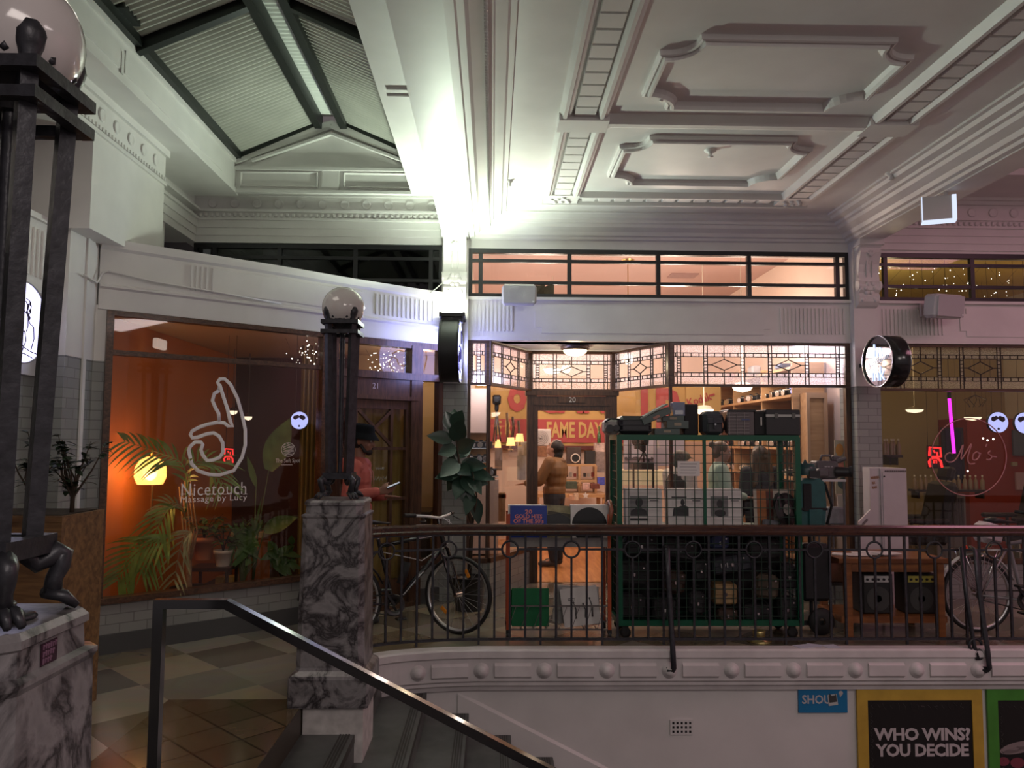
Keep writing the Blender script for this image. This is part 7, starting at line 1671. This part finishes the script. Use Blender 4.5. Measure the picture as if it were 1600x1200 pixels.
b = MB(); b.obox((.01, -.112, .12), (.01, .002, .07)); part('tag', b, PAPER, t, False)
t, W_, H_ = ontop('flight_case', 'black flight case with a metal strip at the far end of the cage top', 'case', 1197, 1250, 637, 6.74, .3, mat('flight_black', (.014, .014, .015), .45), 0, .006)
b = MB(); b.obox((0, -.152, H_ * .76), (W_, .006, .022)); part('metal_strip', b, mat('dull_alloy', (.36, .36, .33), .35, metal=.6), t, False)
for x in (-.06, .09): b = MB(); b.obox((x, -.158, H_ * .76), (.03, .008, .045)); part('clasp', b, mat('dark_clasp', (.1, .1, .09), .4, metal=.6), t, False)
b = MB(); b.tube([(W_ / 2, -.05, .02), (W_ / 2 + .03, -.05, .05), (W_ / 2 + .03, -.05, .11), (W_ / 2, -.05, .14)], .008); part('handle', b, BPLAST, t, False)

# ---- vest and trolley beyond the cage
t = T('garment_stand', 'black stand with a wheeled base beyond the cage', 'stand', (2.8, 6.95, 0)); sx_ = PX(1268, 6.95, 800); b = MB(); b.cyl((sx_, 7.0, .1), (sx_, 7.0, 1.45), .016); b.bar((sx_ - .12, 7.0, 1.33), (sx_ + .12, 7.0, 1.33), .02); part('pole', b, BPLAST, t); b = MB(); b.obox((sx_, 7.0, .1), (.24, .26, .04)); b.obox((sx_ + .02, 6.98, .52), (.26, .14, .5), None, .03); part('base', b, BPLAST, t); b = MB(); b.lathe([(.03, -.02), (.11, -.02), (.115, 0), (.11, .02), (.03, .02), (.03, -.02)], (sx_ + .02, 6.84, .12), 26, Matrix(((1, 0, 0), (0, 0, 1), (0, 1, 0)))); part('wheel', b, RUBBER, t)
TEAL = mat('teal_cloth', (.015, .085, .085), .6, var=.2, scale=12); c = P(1271, 790, 6.86)
t = T('life_vest', 'teal padded vest with black straps hanging on the black stand', 'vest', (c.x, 6.92, c.z - .25)); b = MB()
b.prism([(-.11, -.19), (.1, -.19), (.12, .0), (.11, .2), (.06, .235), (-.06, .235), (-.12, .2), (-.13, 0)], -.05, .05, Matrix.Translation((c.x, 6.92, c.z)) @ rotx(PI / 2)); part('body', b, TEAL, t); b = MB(); b.obox((c.x + .02, 6.862, c.z - .1), (.13, .02, .14), None, .01); part('pocket', b, TEAL, t); b = MB(); b.obox((c.x - .05, 6.865, c.z + .07), (.075, .014, .24), None, .005); b.tube([(c.x + .11, 6.88, c.z + .2), (c.x + .17, 6.88, c.z), (c.x + .12, 6.88, c.z - .18)], .02, 6, flat=.5); b.obox((c.x, 6.87, c.z - .03), (.25, .02, .02)); part('black_strap', b, BFAB, t)
c = P(1258, 733, 6.9); t = T('helmet', 'dark teal helmet perched above the teal vest', 'helmet', c - V((0, 0, .07))); b = MB(); b.lathe([(.088, -.05), (.092, 0), (.075, .05), (.036, .025), (.001, .09)], c, 20); part('shell', b, mat('teal_shell', (.02, .06, .06), .35), t); b = MB(); b.box(c.x + .0, c.x + .09, c.y - .095, c.y - .05, c.z - .07, c.z - .01); part('visor', b, BPLAST, t)
# camcorder on a small glass-topped table
t = T('side_table', 'small metal side table with a pale top by the front window', 'table', (3.15, 7.6, 0)); a, c = P(1277, 749, 7.5), P(1322, 749, 7.5); b = MB(); b.box(a.x, c.x, 7.5, 7.8, a.z - .02, a.z); part('table_top', b, mat('pale_top', (.5, .5, .5), .25), t)
for x in (a.x + .015, c.x - .015):
    for y in (7.52, 7.78): b = MB(); b.cyl((x, y, 0), (x, y, a.z - .02), .01); part('leg', b, mat('dark_alloy', (.15, .15, .16), .35, metal=.7), t)
for z_ in (.85, .3): b = MB(); b.box(a.x, c.x, 7.52, 7.78, z_, z_ + .02); part('lower_shelf', b, MATS['dark_alloy'], t)
VG = mat('camcorder_grey', (.10, .09, .095), .4, var=.15); cz = a.z
t = T('camcorder', 'large grey shoulder camcorder on the small metal side table', 'camera', ((a.x + c.x) / 2, 7.62, cz)); b = MB(); x = a.x; b.obox((x + .12, 7.62, cz + .09), (.22, .16, .17), None, .015); b.obox((x + .06, 7.58, cz + .06), (.12, .2, .09), None, .02); part('body', b, VG, t); b = MB(); b.cyl((x + .2, 7.55, cz + .07), (x + .31, 7.5, cz + .07), .05, .045, 16); b.cyl((x + .31, 7.5, cz + .075), (x + .335, 7.49, cz + .075), .05, .055, 16); part('lens', b, BPLAST, t); b = MB(); b.tube([(x + .08, 7.62, cz + .17), (x + .1, 7.62, cz + .225), (x + .18, 7.62, cz + .225), (x + .2, 7.62, cz + .17)], .013, 8); part('handle', b, VG, t); b = MB(); b.obox((x + .25, 7.64, cz + .19), (.11, .07, .06), (0, .2, 0), .015); b.cyl((x + .22, 7.56, cz + .17), (x + .3, 7.54, cz + .2), .02); part('viewfinder', b, VG, t); b = MB()
for k in range(3): b.obox((x + .1 + k * .03, 7.538, cz + .12), (.02, .004, .012))
part('buttons', b, mat('grey_button', (.3, .28, .3), .4), t)
for k, (px, py, sz, col, lb) in enumerate(((1305, 770, (.16, .14, .16), (.16, .17, .18), 'grey case on the middle shelf of the metal side table'), (1304, 812, (.2, .18, .3), (.22, .14, .08), 'brown crate on the bottom shelf of the metal side table'))):
    zz = .872 if k == 0 else .322; b = MB(); b.obox((P(px, py, 7.6).x, 7.65, zz + sz[2] / 2), sz, None, .01); one('crate', b, mat('side_crate_%d' % k, col, .5, var=.2, scale=14), lb, 'crate')

# ---- wooden bench with two amplifiers
ORW2 = wood('orange_varnished_wood', (.17, .055, .015), (.30, .11, .03), .35, axis=0, scale=2); x0, x1 = 3.02, 3.9; yf, yb = 6.8, 7.3
t = T('bench_table', 'orange-brown wooden table with a low shelf, behind the railing', 'table', ((x0 + x1) / 2, 7.05, 0)); b = MB(); b.box(x0 - .05, x1 + .02, yf - .05, yb + .05, .63, .665); part('table_top', b, ORW2, t)
for y_ in (yf - .01, yb - .02): b = MB(); b.box(x0, x1, y_, y_ + .03, .55, .63); part('apron', b, ORW2, t)
for x in (x0 + .04, x1 - .04):
    for y in (yf, yb): b = MB(); b.obox((x, y, .315), (.06, .06, .63), None, .006); part('leg', b, ORW2, t)
b = MB(); b.box(x0 - .02, x1 + .02, yf + .0, yb, .115, .17); part('low_shelf', b, ORW2, t)
for k, (px, colr, lb) in enumerate(((1367, (.5, .48, .47), 'black amplifier with a pale control strip on the low shelf'), (1434, (.4, .36, .07), 'black amplifier with a yellow control strip on the low shelf'))):
    x = P(px, 930, 6.95).x; w = .27 if k == 0 else .26; am = T('amplifier', lb, 'amplifier', (x, 6.97, .172)); b = MB(); b.obox((x, 7.0, .172 + .175), (w, .22, .35), None, .012); part('cabinet', b, mat('amp_black', (.015, .015, .015), .6), am); b = MB(); b.obox((x, 6.887, .172 + .30), (w * .9, .008, .055)); cs = part('control_strip', b, mat('strip_%d' % k, colr, .4), am); b = MB()
    for j in range(5): b.cyl((x - w * .36 + j * w * .18, 6.883, .47), (x - w * .36 + j * w * .18, 6.87, .47), .01, n=10)
    part('knobs', b, BPLAST, cs); b = MB(); b.lathe([(.03, .0), (.1, .006), (.105, 0)], (x, 6.886, .172 + .13), 24, Matrix(((1, 0, 0), (0, 0, 1), (0, -1, 0)))); part('speaker_cone', b, mat('cone_grey', (.05, .05, .048), .5), am); b = MB(); b.tube([(x - .08, 7.0, .52), (x - .05, 7.0, .56), (x + .05, 7.0, .56), (x + .08, 7.0, .52)], .01, 6); part('handle', b, BPLAST, am)
b = MB(); q = V((x0 + .1, 7.0, .667))
for k in range(5): b.obox(q + V((k * .09, R.uniform(-.08, .08), .004 + k * .004)), (.2, .14, .006), (0, 0, R.uniform(-.6, .6)))
one('paper_pile', b, PAPER, 'loose papers spread on the orange-brown table', 'paper')
# white slant-fronted cabinet
CABM = mat('off_white_enamel', (.50, .46, .47), .4, var=.04); xl_, xr_ = PX(1362, 7.72, 800), PX(1418, 7.72, 800); zt3 = PZ(729, 7.72)
t = T('kiosk_cabinet', 'tall white metal kiosk cabinet with small orange writing, against the brick pillar', 'cabinet', ((xl_ + xr_) / 2, 7.85, 0)); b = MB(); M = Matrix(((1, 0, 0, 0), (0, 0, 1, 0), (0, 1, 0, 0), (0, 0, 0, 1)))
b.box(xl_ + .10, xr_, 7.72, 8.1, 0, zt3); part('carcass', b, CABM, t); b = MB(); b.prism([(xl_ - .12, 0), (xl_ + .1, 0), (xl_ + .1, zt3), (xl_ - .0, zt3), (xl_ - .0, 1.0), (xl_ - .12, .88)], 7.74, 7.765, M); part('side_cheek', b, CABM, t); b = MB(); b.box(xl_ + .115, xr_ - .015, 7.712, 7.72, .3, zt3 - .04); part('door', b, CABM, t)
b = MB(); b.cyl((xl_ + .13, 7.712, zt3 - .08), (xl_ + .13, 7.705, zt3 - .08), .008); b.cyl((xl_ + .14, 7.712, zt3 - .57), (xl_ + .14, 7.705, zt3 - .57), .01); part('lock', b, BPLAST, t); b = MB()
for k in range(12): b.box(xl_ + .14 + k * .018, xl_ + .15 + k * .018, 7.708, 7.713, zt3 - .035, zt3 - .02)
part('vent_slots', b, mat('slot_grey', (.15, .13, .13), .5), t)
for n_, x_, zz in ((5, .012, .095), (2, .022, .145), (3, .022, .19)):   # worn writing, three short lines
    b = MB()
    for k in range(n_): q = V((xl_ + x_ + .017 * k, 7.738, zt3 - zz + .002 * k)); b.tube([q + V((0, 0, -.014)), q + V((.002, 0, .012)), q + V((.010, 0, .008)), q + V((.006, 0, 0)), q + V((.012, 0, -.013))], .0028, 4)
    part('lettering', b, mat('orange_ink', (.36, .15, .06), .5), t)
b = MB(); b.obox((xl_ - .06, 7.738, .88), (.07, .006, .02), (0, -.8, 0)); part('coin_slot', b, mat('slot_grey', (.15, .13, .13), .5), t)
# papers on the floor, brass ring base
for k, (px, py, w, d, rz) in enumerate(((1250, 1001, .14, .1, .3), (1268, 999, .12, .09, -.5), (1292, 1003, .12, .1, .2))):
    q = P(px, py, 6.55); b = MB(); b.obox((q.x, 6.475 + (k % 2) * .03, .004), (w, d, .0015), (0, 0, rz)); one('paper', b, mat('bluish_paper', (.55, .56, .66), .6), ['white paper on the ledge under the cage end', 'folded white paper beside the black wheel', 'white paper lying furthest along under the table end'][k], 'paper')
q = P(1186, 985, 6.66); t = T('brass_stand', 'brass pot on a round foot under the cage', 'pot', (q.x, 6.66, 0)); b = MB(); b.lathe([(.10, 0), (.10, .012), (.05, .03), (.045, .04), (.05, .045), (.052, .085), (.048, .088), (.001, .07)], (q.x, 6.66, 0), 24); part('body', b, mat('bright_brass', (.5, .4, .16), .3, metal=.7), t)
# ================================================================== PEOPLE
def cap(mb, a, b, ra, rb=None, n=12):
    rb = ra if rb is None else rb; a = V(a); b = V(b); mb.ball(a, ra, n); mb.ball(b, rb, n)
    if (b - a).length > 1e-4: mb.cyl(a, b, ra, rb, n)
def remesh(name, mb, m, parent, vox, smooth=3, label=None):
    me = mb.mesh(name, m); o = bpy.data.objects.new(name, me); COL.objects.link(o)
    r = o.modifiers.new('union', 'REMESH'); r.mode = 'VOXEL'; r.voxel_size = vox; r.use_smooth_shade = True
    s = o.modifiers.new('soften', 'SMOOTH'); s.iterations = smooth; s.factor = .5
    dg = bpy.context.evaluated_depsgraph_get(); ev = o.evaluated_get(dg); m2 = bpy.data.meshes.new_from_object(ev, depsgraph=dg)
    o.modifiers.clear(); o.data = m2; m2.name = name
    if not m2.materials: m2.materials.append(m)
    if parent is not None: o.parent = parent
    if label: o['label'] = label
    return o
def hand(mb, wrist, d, palm_n, side, curl=.35, s=1.0):
    """palm and five fingers: d = finger direction, palm_n = palm normal, side = towards the thumb"""
    w = V(wrist); d = V(d).normalized(); pn = V(palm_n).normalized(); sd = V(side).normalized()
    for k in range(4): cap(mb, w + sd * (k - 1.5) * .013 * s, w + d * .085 * s + sd * (k - 1.5) * .021 * s, .014 * s, .012 * s, 8)
    for k, L in enumerate((.066, .078, .083, .074)):
        b0 = w + d * .085 * s + sd * (k - 1.5) * .021 * s; a = curl * (1.1 - .1 * k); p = b0
        for j in range(3):
            a2 = a * (j + .6); q = p + (d * math.cos(a2) + pn * math.sin(a2)) * L * s * (.45, .32, .23)[j]; cap(mb, p, q, (.0098 - .0012 * j) * s, (.0092 - .0014 * j) * s, 8); p = q
    t0 = w + d * .022 * s + sd * .03 * s; t1 = t0 + (d * .55 + sd * .6 + pn * .35).normalized() * .042 * s; t2 = t1 + (d * .85 + sd * .05 + pn * .5).normalized() * .035 * s
    cap(mb, t0, t1, .0135 * s, .0115 * s, 8); cap(mb, t1, t2, .0112 * s, .009 * s, 8)
BASE = dict(pelvis=(0, 0, .95), waist=(0, 0, 1.08), chest=(0, 0, 1.30), neck=(0, .01, 1.47), head=(0, -.02, 1.63),
            sL=(.18, 0, 1.415), sR=(-.18, 0, 1.415), eL=(.235, .03, 1.13), eR=(-.235, .03, 1.13), wL=(.23, -.06, .88), wR=(-.23, -.06, .88),
            hL=(.09, 0, .92), hR=(-.09, 0, .92), kL=(.1, -.015, .5), kR=(-.1, -.015, .5), aL=(.1, .03, .09), aR=(-.1, .03, .09), tL=(.115, -.13, .035), tR=(-.115, -.13, .035))
def person(lab, loc, rz, pose, skin, top, bottom, hair, height=1.75, hd=(0, 0, 0), hands=None, vox=.011, sleeve=True, build=1.0, shoe=(.03, .03, .035)):
    t = T('person', lab, 'person', loc, rz); J = {k: V(v) for k, v in BASE.items()}
    for k, v in pose.items(): J[k] = V(v)
    sc = height / 1.75
    for k in J: J[k] = J[k] * sc
    sk = mat('skin_' + skin[0], skin[1], .5); Rh = Euler(hd).to_matrix(); H = J['head']
    hp = lambda x, y, z: H + Rh @ V((x, y, z)) * sc
    b = MB()
    # head with face
    b.ball(hp(0, .012, .025), (.077 * sc, .096 * sc, .098 * sc), 20, Rh); b.ball(hp(0, -.022, -.035), (.06 * sc, .07 * sc, .078 * sc), 18, Rh); b.ball(hp(0, -.058, -.085), (.033 * sc, .03 * sc, .026 * sc), 12, Rh)
    cap(b, hp(0, -.085, .015), hp(0, -.106, -.022), .011 * sc, .015 * sc, 8); b.ball(hp(0, -.084, .034), (.055 * sc, .014 * sc, .012 * sc), 10, Rh)
    b.ball(hp(0, -.088, -.052), (.024 * sc, .012 * sc, .007 * sc), 8, Rh); b.ball(hp(0, -.086, -.065), (.02 * sc, .011 * sc, .008 * sc), 8, Rh)
    for s in (-1, 1): b.ball(hp(s * .078, .012, -.005), (.011 * sc, .02 * sc, .032 * sc), 10, Rh); b.ball(hp(s * .04, -.055, -.03), (.025 * sc, .025 * sc, .025 * sc), 8, Rh)
    cap(b, J['neck'] + V((0, .0, -.04)), H + Rh @ V((0, .02, -.07)), .056 * sc, .052 * sc)
    w = build
    b.ball(J['chest'] + V((0, 0, .02)), (.165 * w, .105 * w, .17)); b.ball((J['waist'] + J['chest']) / 2, (.145 * w, .098 * w, .16)); b.ball(J['pelvis'], (.155 * w, .105 * w, .12)); cap(b, J['pelvis'], J['chest'], .1 * w, .1 * w)
    for q in 'LR':
        cap(b, J['s' + q], J['chest'] + V((0, 0, .06)), .058, .08); cap(b, J['s' + q], J['e' + q], .052 * w, .041 * w); cap(b, J['e' + q], J['w' + q], .041 * w, .027)
        cap(b, J['h' + q], J['k' + q], .083 * w, .056 * w); cap(b, J['k' + q], J['k' + q] * .62 + J['a' + q] * .38 + V((0, .018, 0)), .054 * w, .056 * w); cap(b, J['k' + q] * .62 + J['a' + q] * .38 + V((0, .018, 0)), J['a' + q], .054 * w, .036); cap(b, J['a' + q], J['t' + q], .036, .03)
        dd = (J['w' + q] - J['e' + q]).normalized(); hh = (hands or {}).get(q); sgn = 1 if q == 'L' else -1
        if hh: hand(b, J['w' + q] + dd * .012, *hh)
        else: hand(b, J['w' + q] + dd * .012, dd, V((-sgn, 0, 0)), V((0, -1, 0)), .3)
    remesh('body', b, sk, t, vox, 3)
    for s in (-1, 1):
        b = MB(); b.ball(hp(s * .031, -.083, .012), .0105 * sc, 10); e = part('eye', b, mat('eye_white', (.6, .57, .54), .2), t, False); b = MB(); b.ball(hp(s * .031, -.0905, .012), .0056 * sc, 8); part('iris', b, mat('dark_iris', (.03, .018, .01), .2), e, False)
        b = MB(); b.tube([hp(s * .016, -.098, .03), hp(s * .034, -.096, .036), hp(s * .05, -.084, .031)], .0045 * sc, 5); part('eyebrow', b, hair[1], t, False)
    # clothes
    b = MB(); g = .016
    b.ball(J['chest'] + V((0, 0, .02)), (.165 * w + g, .105 * w + g, .175 + g)); b.ball((J['waist'] + J['chest']) / 2, (.15 * w + g, .105 * w + g, .17)); b.ball(J['waist'] + V((0, 0, -.05)), (.155 * w + g, .112 * w + g, .13)); cap(b, J['neck'] + V((0, .01, -.06)), J['neck'] + V((0, .008, -.015)), .075, .066)
    for q in 'LR':
        cap(b, J['s' + q], J['chest'] + V((0, 0, .06)), .058 + g, .09); cap(b, J['s' + q], J['e' + q], .055 * w + g, .046 * w + g)
        if sleeve: cap(b, J['e' + q], J['e' + q] * .06 + J['w' + q] * .94, .046 * w + g, .034 + g * .6)
    top_o = remesh('top', b, top, t, vox * .9, 3)
    b = MB(); g = .012
    b.ball(J['pelvis'], (.158 * w + g, .11 * w + g, .125))
    for q in 'LR': cap(b, J['h' + q], J['k' + q], .086 * w + g, .06 * w + g); cap(b, J['k' + q], J['a' + q] + V((0, 0, .01)), .06 * w + g, .048 + g)
    remesh('trousers', b, bottom, t, vox, 3)
    for q in 'LR': b = MB(); a, c = J['a' + q], J['t' + q]; cap(b, a + V((0, .01, -.035)), c + V((0, -.02, .0)), .046, .04, 12); cap(b, a + V((0, .0, -.0)), a + V((0, -.03, -.02)), .044, .045); b.xf(Matrix.Translation(V((0, 0, 0)))); b.v = [V((p.x, p.y, max(p.z, .002))) for p in b.v]; remesh('shoe', b, mat('shoe_' + skin[0], shoe, .5), t, .012, 2)
    return t, J, hp, Rh, sc
HDK = mat('near_black_hair', (.007, .006, .006), .6, var=.3, scale=60); HBR = mat('brown_hair', (.10, .06, .03), .5, var=.45, scale=50, stretch=(1, 1, .15)); HBL = mat('dark_blonde_hair', (.09, .06, .032), .5, var=.5, scale=60, stretch=(1, 1, .12)); HGY = mat('ash_hair', (.10, .08, .055), .55, var=.4, scale=60)
DENIM = mat('dark_trousers', (.02, .022, .03), .8); PINKH = mat('salmon_hoodie', (.40, .095, .075), .85, var=.1, scale=8, bump=.25, bscale=14)
# man in the pink hoodie, looking at his phone
lx = P(560, 740, 7.2).x
HD = {'R': (V((.25, -1, .18)), V((.9, 0, .3)), V((0, -.2, 1)), .55)}
t, J, hp, Rh, sc = person('person in a salmon hoodie and black bucket hat looking at a phone', (lx, 7.2, 0), math.radians(84), dict(eR=(-.25, .02, 1.15), wR=(-.19, -.225, 1.20), eL=(.25, .03, 1.14), wL=(.10, -.22, 1.14), head=(0, -.035, 1.635), neck=(0, .0, 1.47)), ('warm', (.23, .11, .07)), PINKH, DENIM, ('hair', HDK), 1.76, (.12, 0, 0), HD, .0085)
b = MB(); Mh = Rh.to_4x4()
b.lathe([(.155, -.028), (.15, -.02), (.118, .018), (.108, .03), (.100, .075), (.09, .098), (.05, .108), (.001, .11)], hp(0, .008, .052), 30, Rh); b.lathe([(.153, -.03), (.112, .016), (.10, .02)], hp(0, .008, .052), 30, Rh, cap=False); part('bucket_hat', b, mat('black_felt', (.006, .0065, .008), .95, spec=.1), t, False)
b = MB(); b.ball(hp(0, .035, -.005), (.082 * sc, .08 * sc, .075 * sc), 16, Rh); remesh('hair', b, HDK, t, .012, 2)
b = MB(); b.ball(hp(0, -.068, -.088), (.04, .036, .032), 12, Rh)
for s in (-1, 1): cap(b, hp(s * .066, -.005, -.035), hp(s * .05, -.045, -.085), .016, .02, 8)
b.ball(hp(0, -.1, -.047), (.026, .008, .007), 8, Rh); remesh('beard', b, HDK, t, .009, 2)
b = MB(); c = J['neck']; b.tube([c + V((.075 * math.cos(a), .05 + .075 * math.sin(a) - (.05 if math.sin(a) < 0 else 0), -.03 + .02 * math.sin(a))) for a in [k * 2 * PI / 14 for k in range(14)]], .034, 10, True); b.ball(c + V((0, .1, -.07)), (.1, .05, .08)); remesh('hood', b, PINKH, t, .011, 3)
b = MB()
for s in (-1, 1): b.tube([J['neck'] + V((s * .03, -.085, -.05)), J['chest'] + V((s * .035, -.125, .06)), J['chest'] + V((s * .045, -.13, -.05))], .004, 5)
part('drawstring', b, mat('pale_pink_cord', (.5, .25, .22), .7), t, False)
b = MB(); b.lathe([(.165, .0), (.17, -.03), (.165, -.05), (.16, -.05)], J['waist'] + V((0, 0, -.15)), 24, Matrix.Diagonal((1, .75, 1)), cap=False); part('shirt_hem', b, PAPER, t, False)
# the phone in his hand
hw = local(t) @ (J['wR'] + V((.0, -.145, .055)))
ph = T('phone', 'pale glowing phone held in the hand of the person with the hat', 'phone', hw, 0); b = MB(); b.obox((0, 0, 0), (.125, .066, .009), (.12, -.4, .12), .003); part('case', b, BPLAST, ph, False); b = MB(); b.obox((-.003, 0, .0055), (.112, .058, .001), (.12, -.4, .12)); part('screen', b, emis('phone_screen', (.85, .9, 1), .5), ph, False)
# customer in the brown jacket
BRJ = mat('brown_jacket', (.17, .085, .03), .65, var=.2, scale=8, bump=.3, bscale=9)
t, J, hp, Rh, sc = person('person in a brown jacket in the shop doorway, head tipped back', (PX(866, 10.6, 800), 10.6, 0.006), math.radians(-115), dict(eL=(.26, -.12, 1.16), wL=(.2, -.34, 1.12), eR=(-.26, -.1, 1.16), wR=(-.16, -.33, 1.14), chest=(0, .04, 1.28), neck=(0, .02, 1.46), head=(0, -.0, 1.60)), ('pale', (.42, .24, .17)), BRJ, DENIM, ('h', HDK), 1.70, (-.5, 0, 0), None, .012, True, 1.22, (.05, .045, .045))
b = MB(); b.ball(hp(0, .03, .035), (.09, .1, .092), 18, Rh); b.ball(hp(0, .1, -.07), (.07, .055, .11), 16, Rh); remesh('hair', b, HDK, t, .012, 2)
b = MB(); b.tube([hp(.0, -.07, .09), hp(.0, -.02, .125), hp(0, .04, .135)], .016, 8, flat=.4); part('hair_clip', b, mat('pale_band', (.5, .48, .5), .4), t, False)
b = MB(); c = J['neck']; b.tube([c + V((.08 * math.cos(a), .04 + .075 * math.sin(a), -.035)) for a in [k * 2 * PI / 12 for k in range(12)]], .03, 8, True); remesh('collar', b, mat('dark_brown_rib', (.12, .06, .025), .8), t, .012, 2)
# three shoppers behind the cage
def hair_bun(t, hp, Rh, m, bun=True, long=False):
    b = MB(); b.ball(hp(0, .03, .035), (.088, .095, .088), 18, Rh); b.ball(hp(0, .06, -.02), (.08, .06, .08), 14, Rh)
    if bun: b.ball(hp(.0, .14, .06), (.042, .04, .042), 14)
    if long:
        for k in range(9): x = (k - 4) * .022; cap(b, hp(x, .07, .03), hp(x * 1.5, .115 + .01 * (k % 2), -.33 - .03 * (k % 3)), .034, .018, 8)
        for s in (-1, 1): cap(b, hp(s * .08, .02, .0), hp(s * .11, .04, -.25), .03, .018, 8)
    return remesh('hair', b, m, t, .012, 2)
Yp = 9.05
t, J, hp, Rh, sc = person('shopper with cropped ash hair in a white top and dark waistcoat, behind the cage', (PX(1061, Yp), Yp, .0), math.radians(128), dict(head=(0, -.04, 1.60), eL=(.22, -.06, 1.15), wL=(.12, -.26, 1.1)), ('fair', (.45, .27, .2)), mat('white_top', (.62, .56, .48), .8), DENIM, ('h', HGY), 1.58, (.15, 0, 0), None, .013)
hair_bun(t, hp, Rh, HGY, False); b = MB(); b.ball(J['chest'] + V((0, .01, -.02)), (.178, .13, .2)); b.ball(J['waist'], (.172, .13, .16)); remesh('waistcoat', b, mat('dark_waistcoat', (.03, .03, .033), .8), t, .013, 3)
b = MB(); b.ball(hp(0, -.02, .06), (.088, .1, .06), 16, Rh); b.obox(hp(0, -.12, .05), (.13, .1, .012), Rh, .004); remesh('cap', b, mat('olive_cap', (.14, .12, .07), .8), t, .01, 2)
t, J, hp, Rh, sc = person('shopper in a mint green shirt with hair in a bun, behind the cage', (PX(1123, Yp), Yp, 0), math.radians(80), dict(eR=(-.23, -.08, 1.14), wR=(-.14, -.28, 1.1), head=(0, -.04, 1.63)), ('fair', (.45, .27, .2)), mat('mint_shirt', (.36, .5, .40), .8, bump=.2, bscale=12), DENIM, ('h', HBR), 1.66, (.22, 0, .0), None, .013, True, 1.1)
hair_bun(t, hp, Rh, HBR, True)
t, J, hp, Rh, sc = person('shopper with long wavy hair and a black top seen from behind, beyond the cage', (PX(1186, Yp + .1), Yp + .1, 0), math.radians(188), dict(), ('fair', (.45, .27, .2)), mat('black_top', (.018, .017, .018), .8), DENIM, ('h', HBL), 1.62, (0, 0, 0), None, .013)
hair_bun(t, hp, Rh, HBL, False, True)
# ------------------------------------------------------------------ light
def lamp(name, kind, loc, e, col=(1, 1, 1), size=.1, rot=None, spot=None, blend=.5, sy=None):
    l = bpy.data.lights.new(name, kind); l.energy = e; l.color = col
    if kind == 'AREA':
        l.size = size
        if sy: l.shape = 'RECTANGLE'; l.size_y = sy
    else: l.shadow_soft_size = size
    if kind == 'SPOT': l.spot_size = math.radians(spot); l.spot_blend = blend
    o = bpy.data.objects.new(name, l); COL.objects.link(o); o.location = loc
    if rot: o.rotation_euler = [math.radians(a) for a in rot]
    return o
# uplight on the black sign, washing the pilaster, beam and ceiling
lamp('uplight', 'SPOT', (-.41, 7.72, 2.97), 205, (.84, 1, .79), .05, (216, 0, 0), 168, .7)
# record shop
for x, y, e in ((.7, 10.4, 44), (2.3, 9.9, 62), (3.2, 9.8, 40), (2.2, 12.3, 36), (.4, 12.4, 34)):
    lamp('shop_light', 'POINT', (x, y, 2.9), e, (1, .80, .66), .15)
lamp('lobby_light', 'POINT', (.93, 8.86, 2.58), 6, (1, .8, .5), .06)
lamp('window_case_light', 'POINT', (-.12, 8.6, 2.3), 12, (.85, .82, 1), .08)
lamp('window_case_light', 'POINT', (3.5, 8.75, 2.6), 9, (.85, .82, 1), .08)
# massage shop
lamp('floor_lamp_light', 'POINT', tuple(P(235, 741, 6.78)), 20, (1, .5, .18), .06)
lamp('massage_light', 'POINT', (-.75, 8.62, 2.45), 9, (1, .66, .36), .1)
# barber shop
lamp('barber_light', 'POINT', (5.2, 10.5, 3.2), 26, (1, .8, .42), .2)
lamp('barber_light', 'POINT', (7.4, 10.2, 3.0), 10, (1, .6, .35), .2)
# pink light spilling from the right-hand bay
lamp('pink_bay_light', 'AREA', (6.6, 4.6, 4.65), 60, (1, .42, .56), 2.0)
# soft fill lights added for the ambient level, no fixtures stand there
lamp('ambient_fill', 'AREA', (1.5, -1.4, 3.9), 105, (1, .88, .82), 2.2, (25, 0, 0))
lamp('ambient_fill', 'AREA', (-2.2, 3.6, 4.1), 14, (1, .9, .78), 1.2, (0, 0, 0))
lamp('ambient_fill', 'AREA', (4.5, 1.0, 3.9), 72, (1, .84, .82), 1.6, (10, 0, 0))
w = bpy.data.worlds.new('world'); SC.world = w; w.use_nodes = True
w.node_tree.nodes['Background'].inputs[0].default_value = (.55, .48, .5, 1); w.node_tree.nodes['Background'].inputs[1].default_value = .36
SC.view_settings.view_transform = 'Standard'; SC.view_settings.look = 'None'; SC.view_settings.exposure = 0; SC.view_settings.gamma = 1; SC.view_settings.use_curve_mapping = False
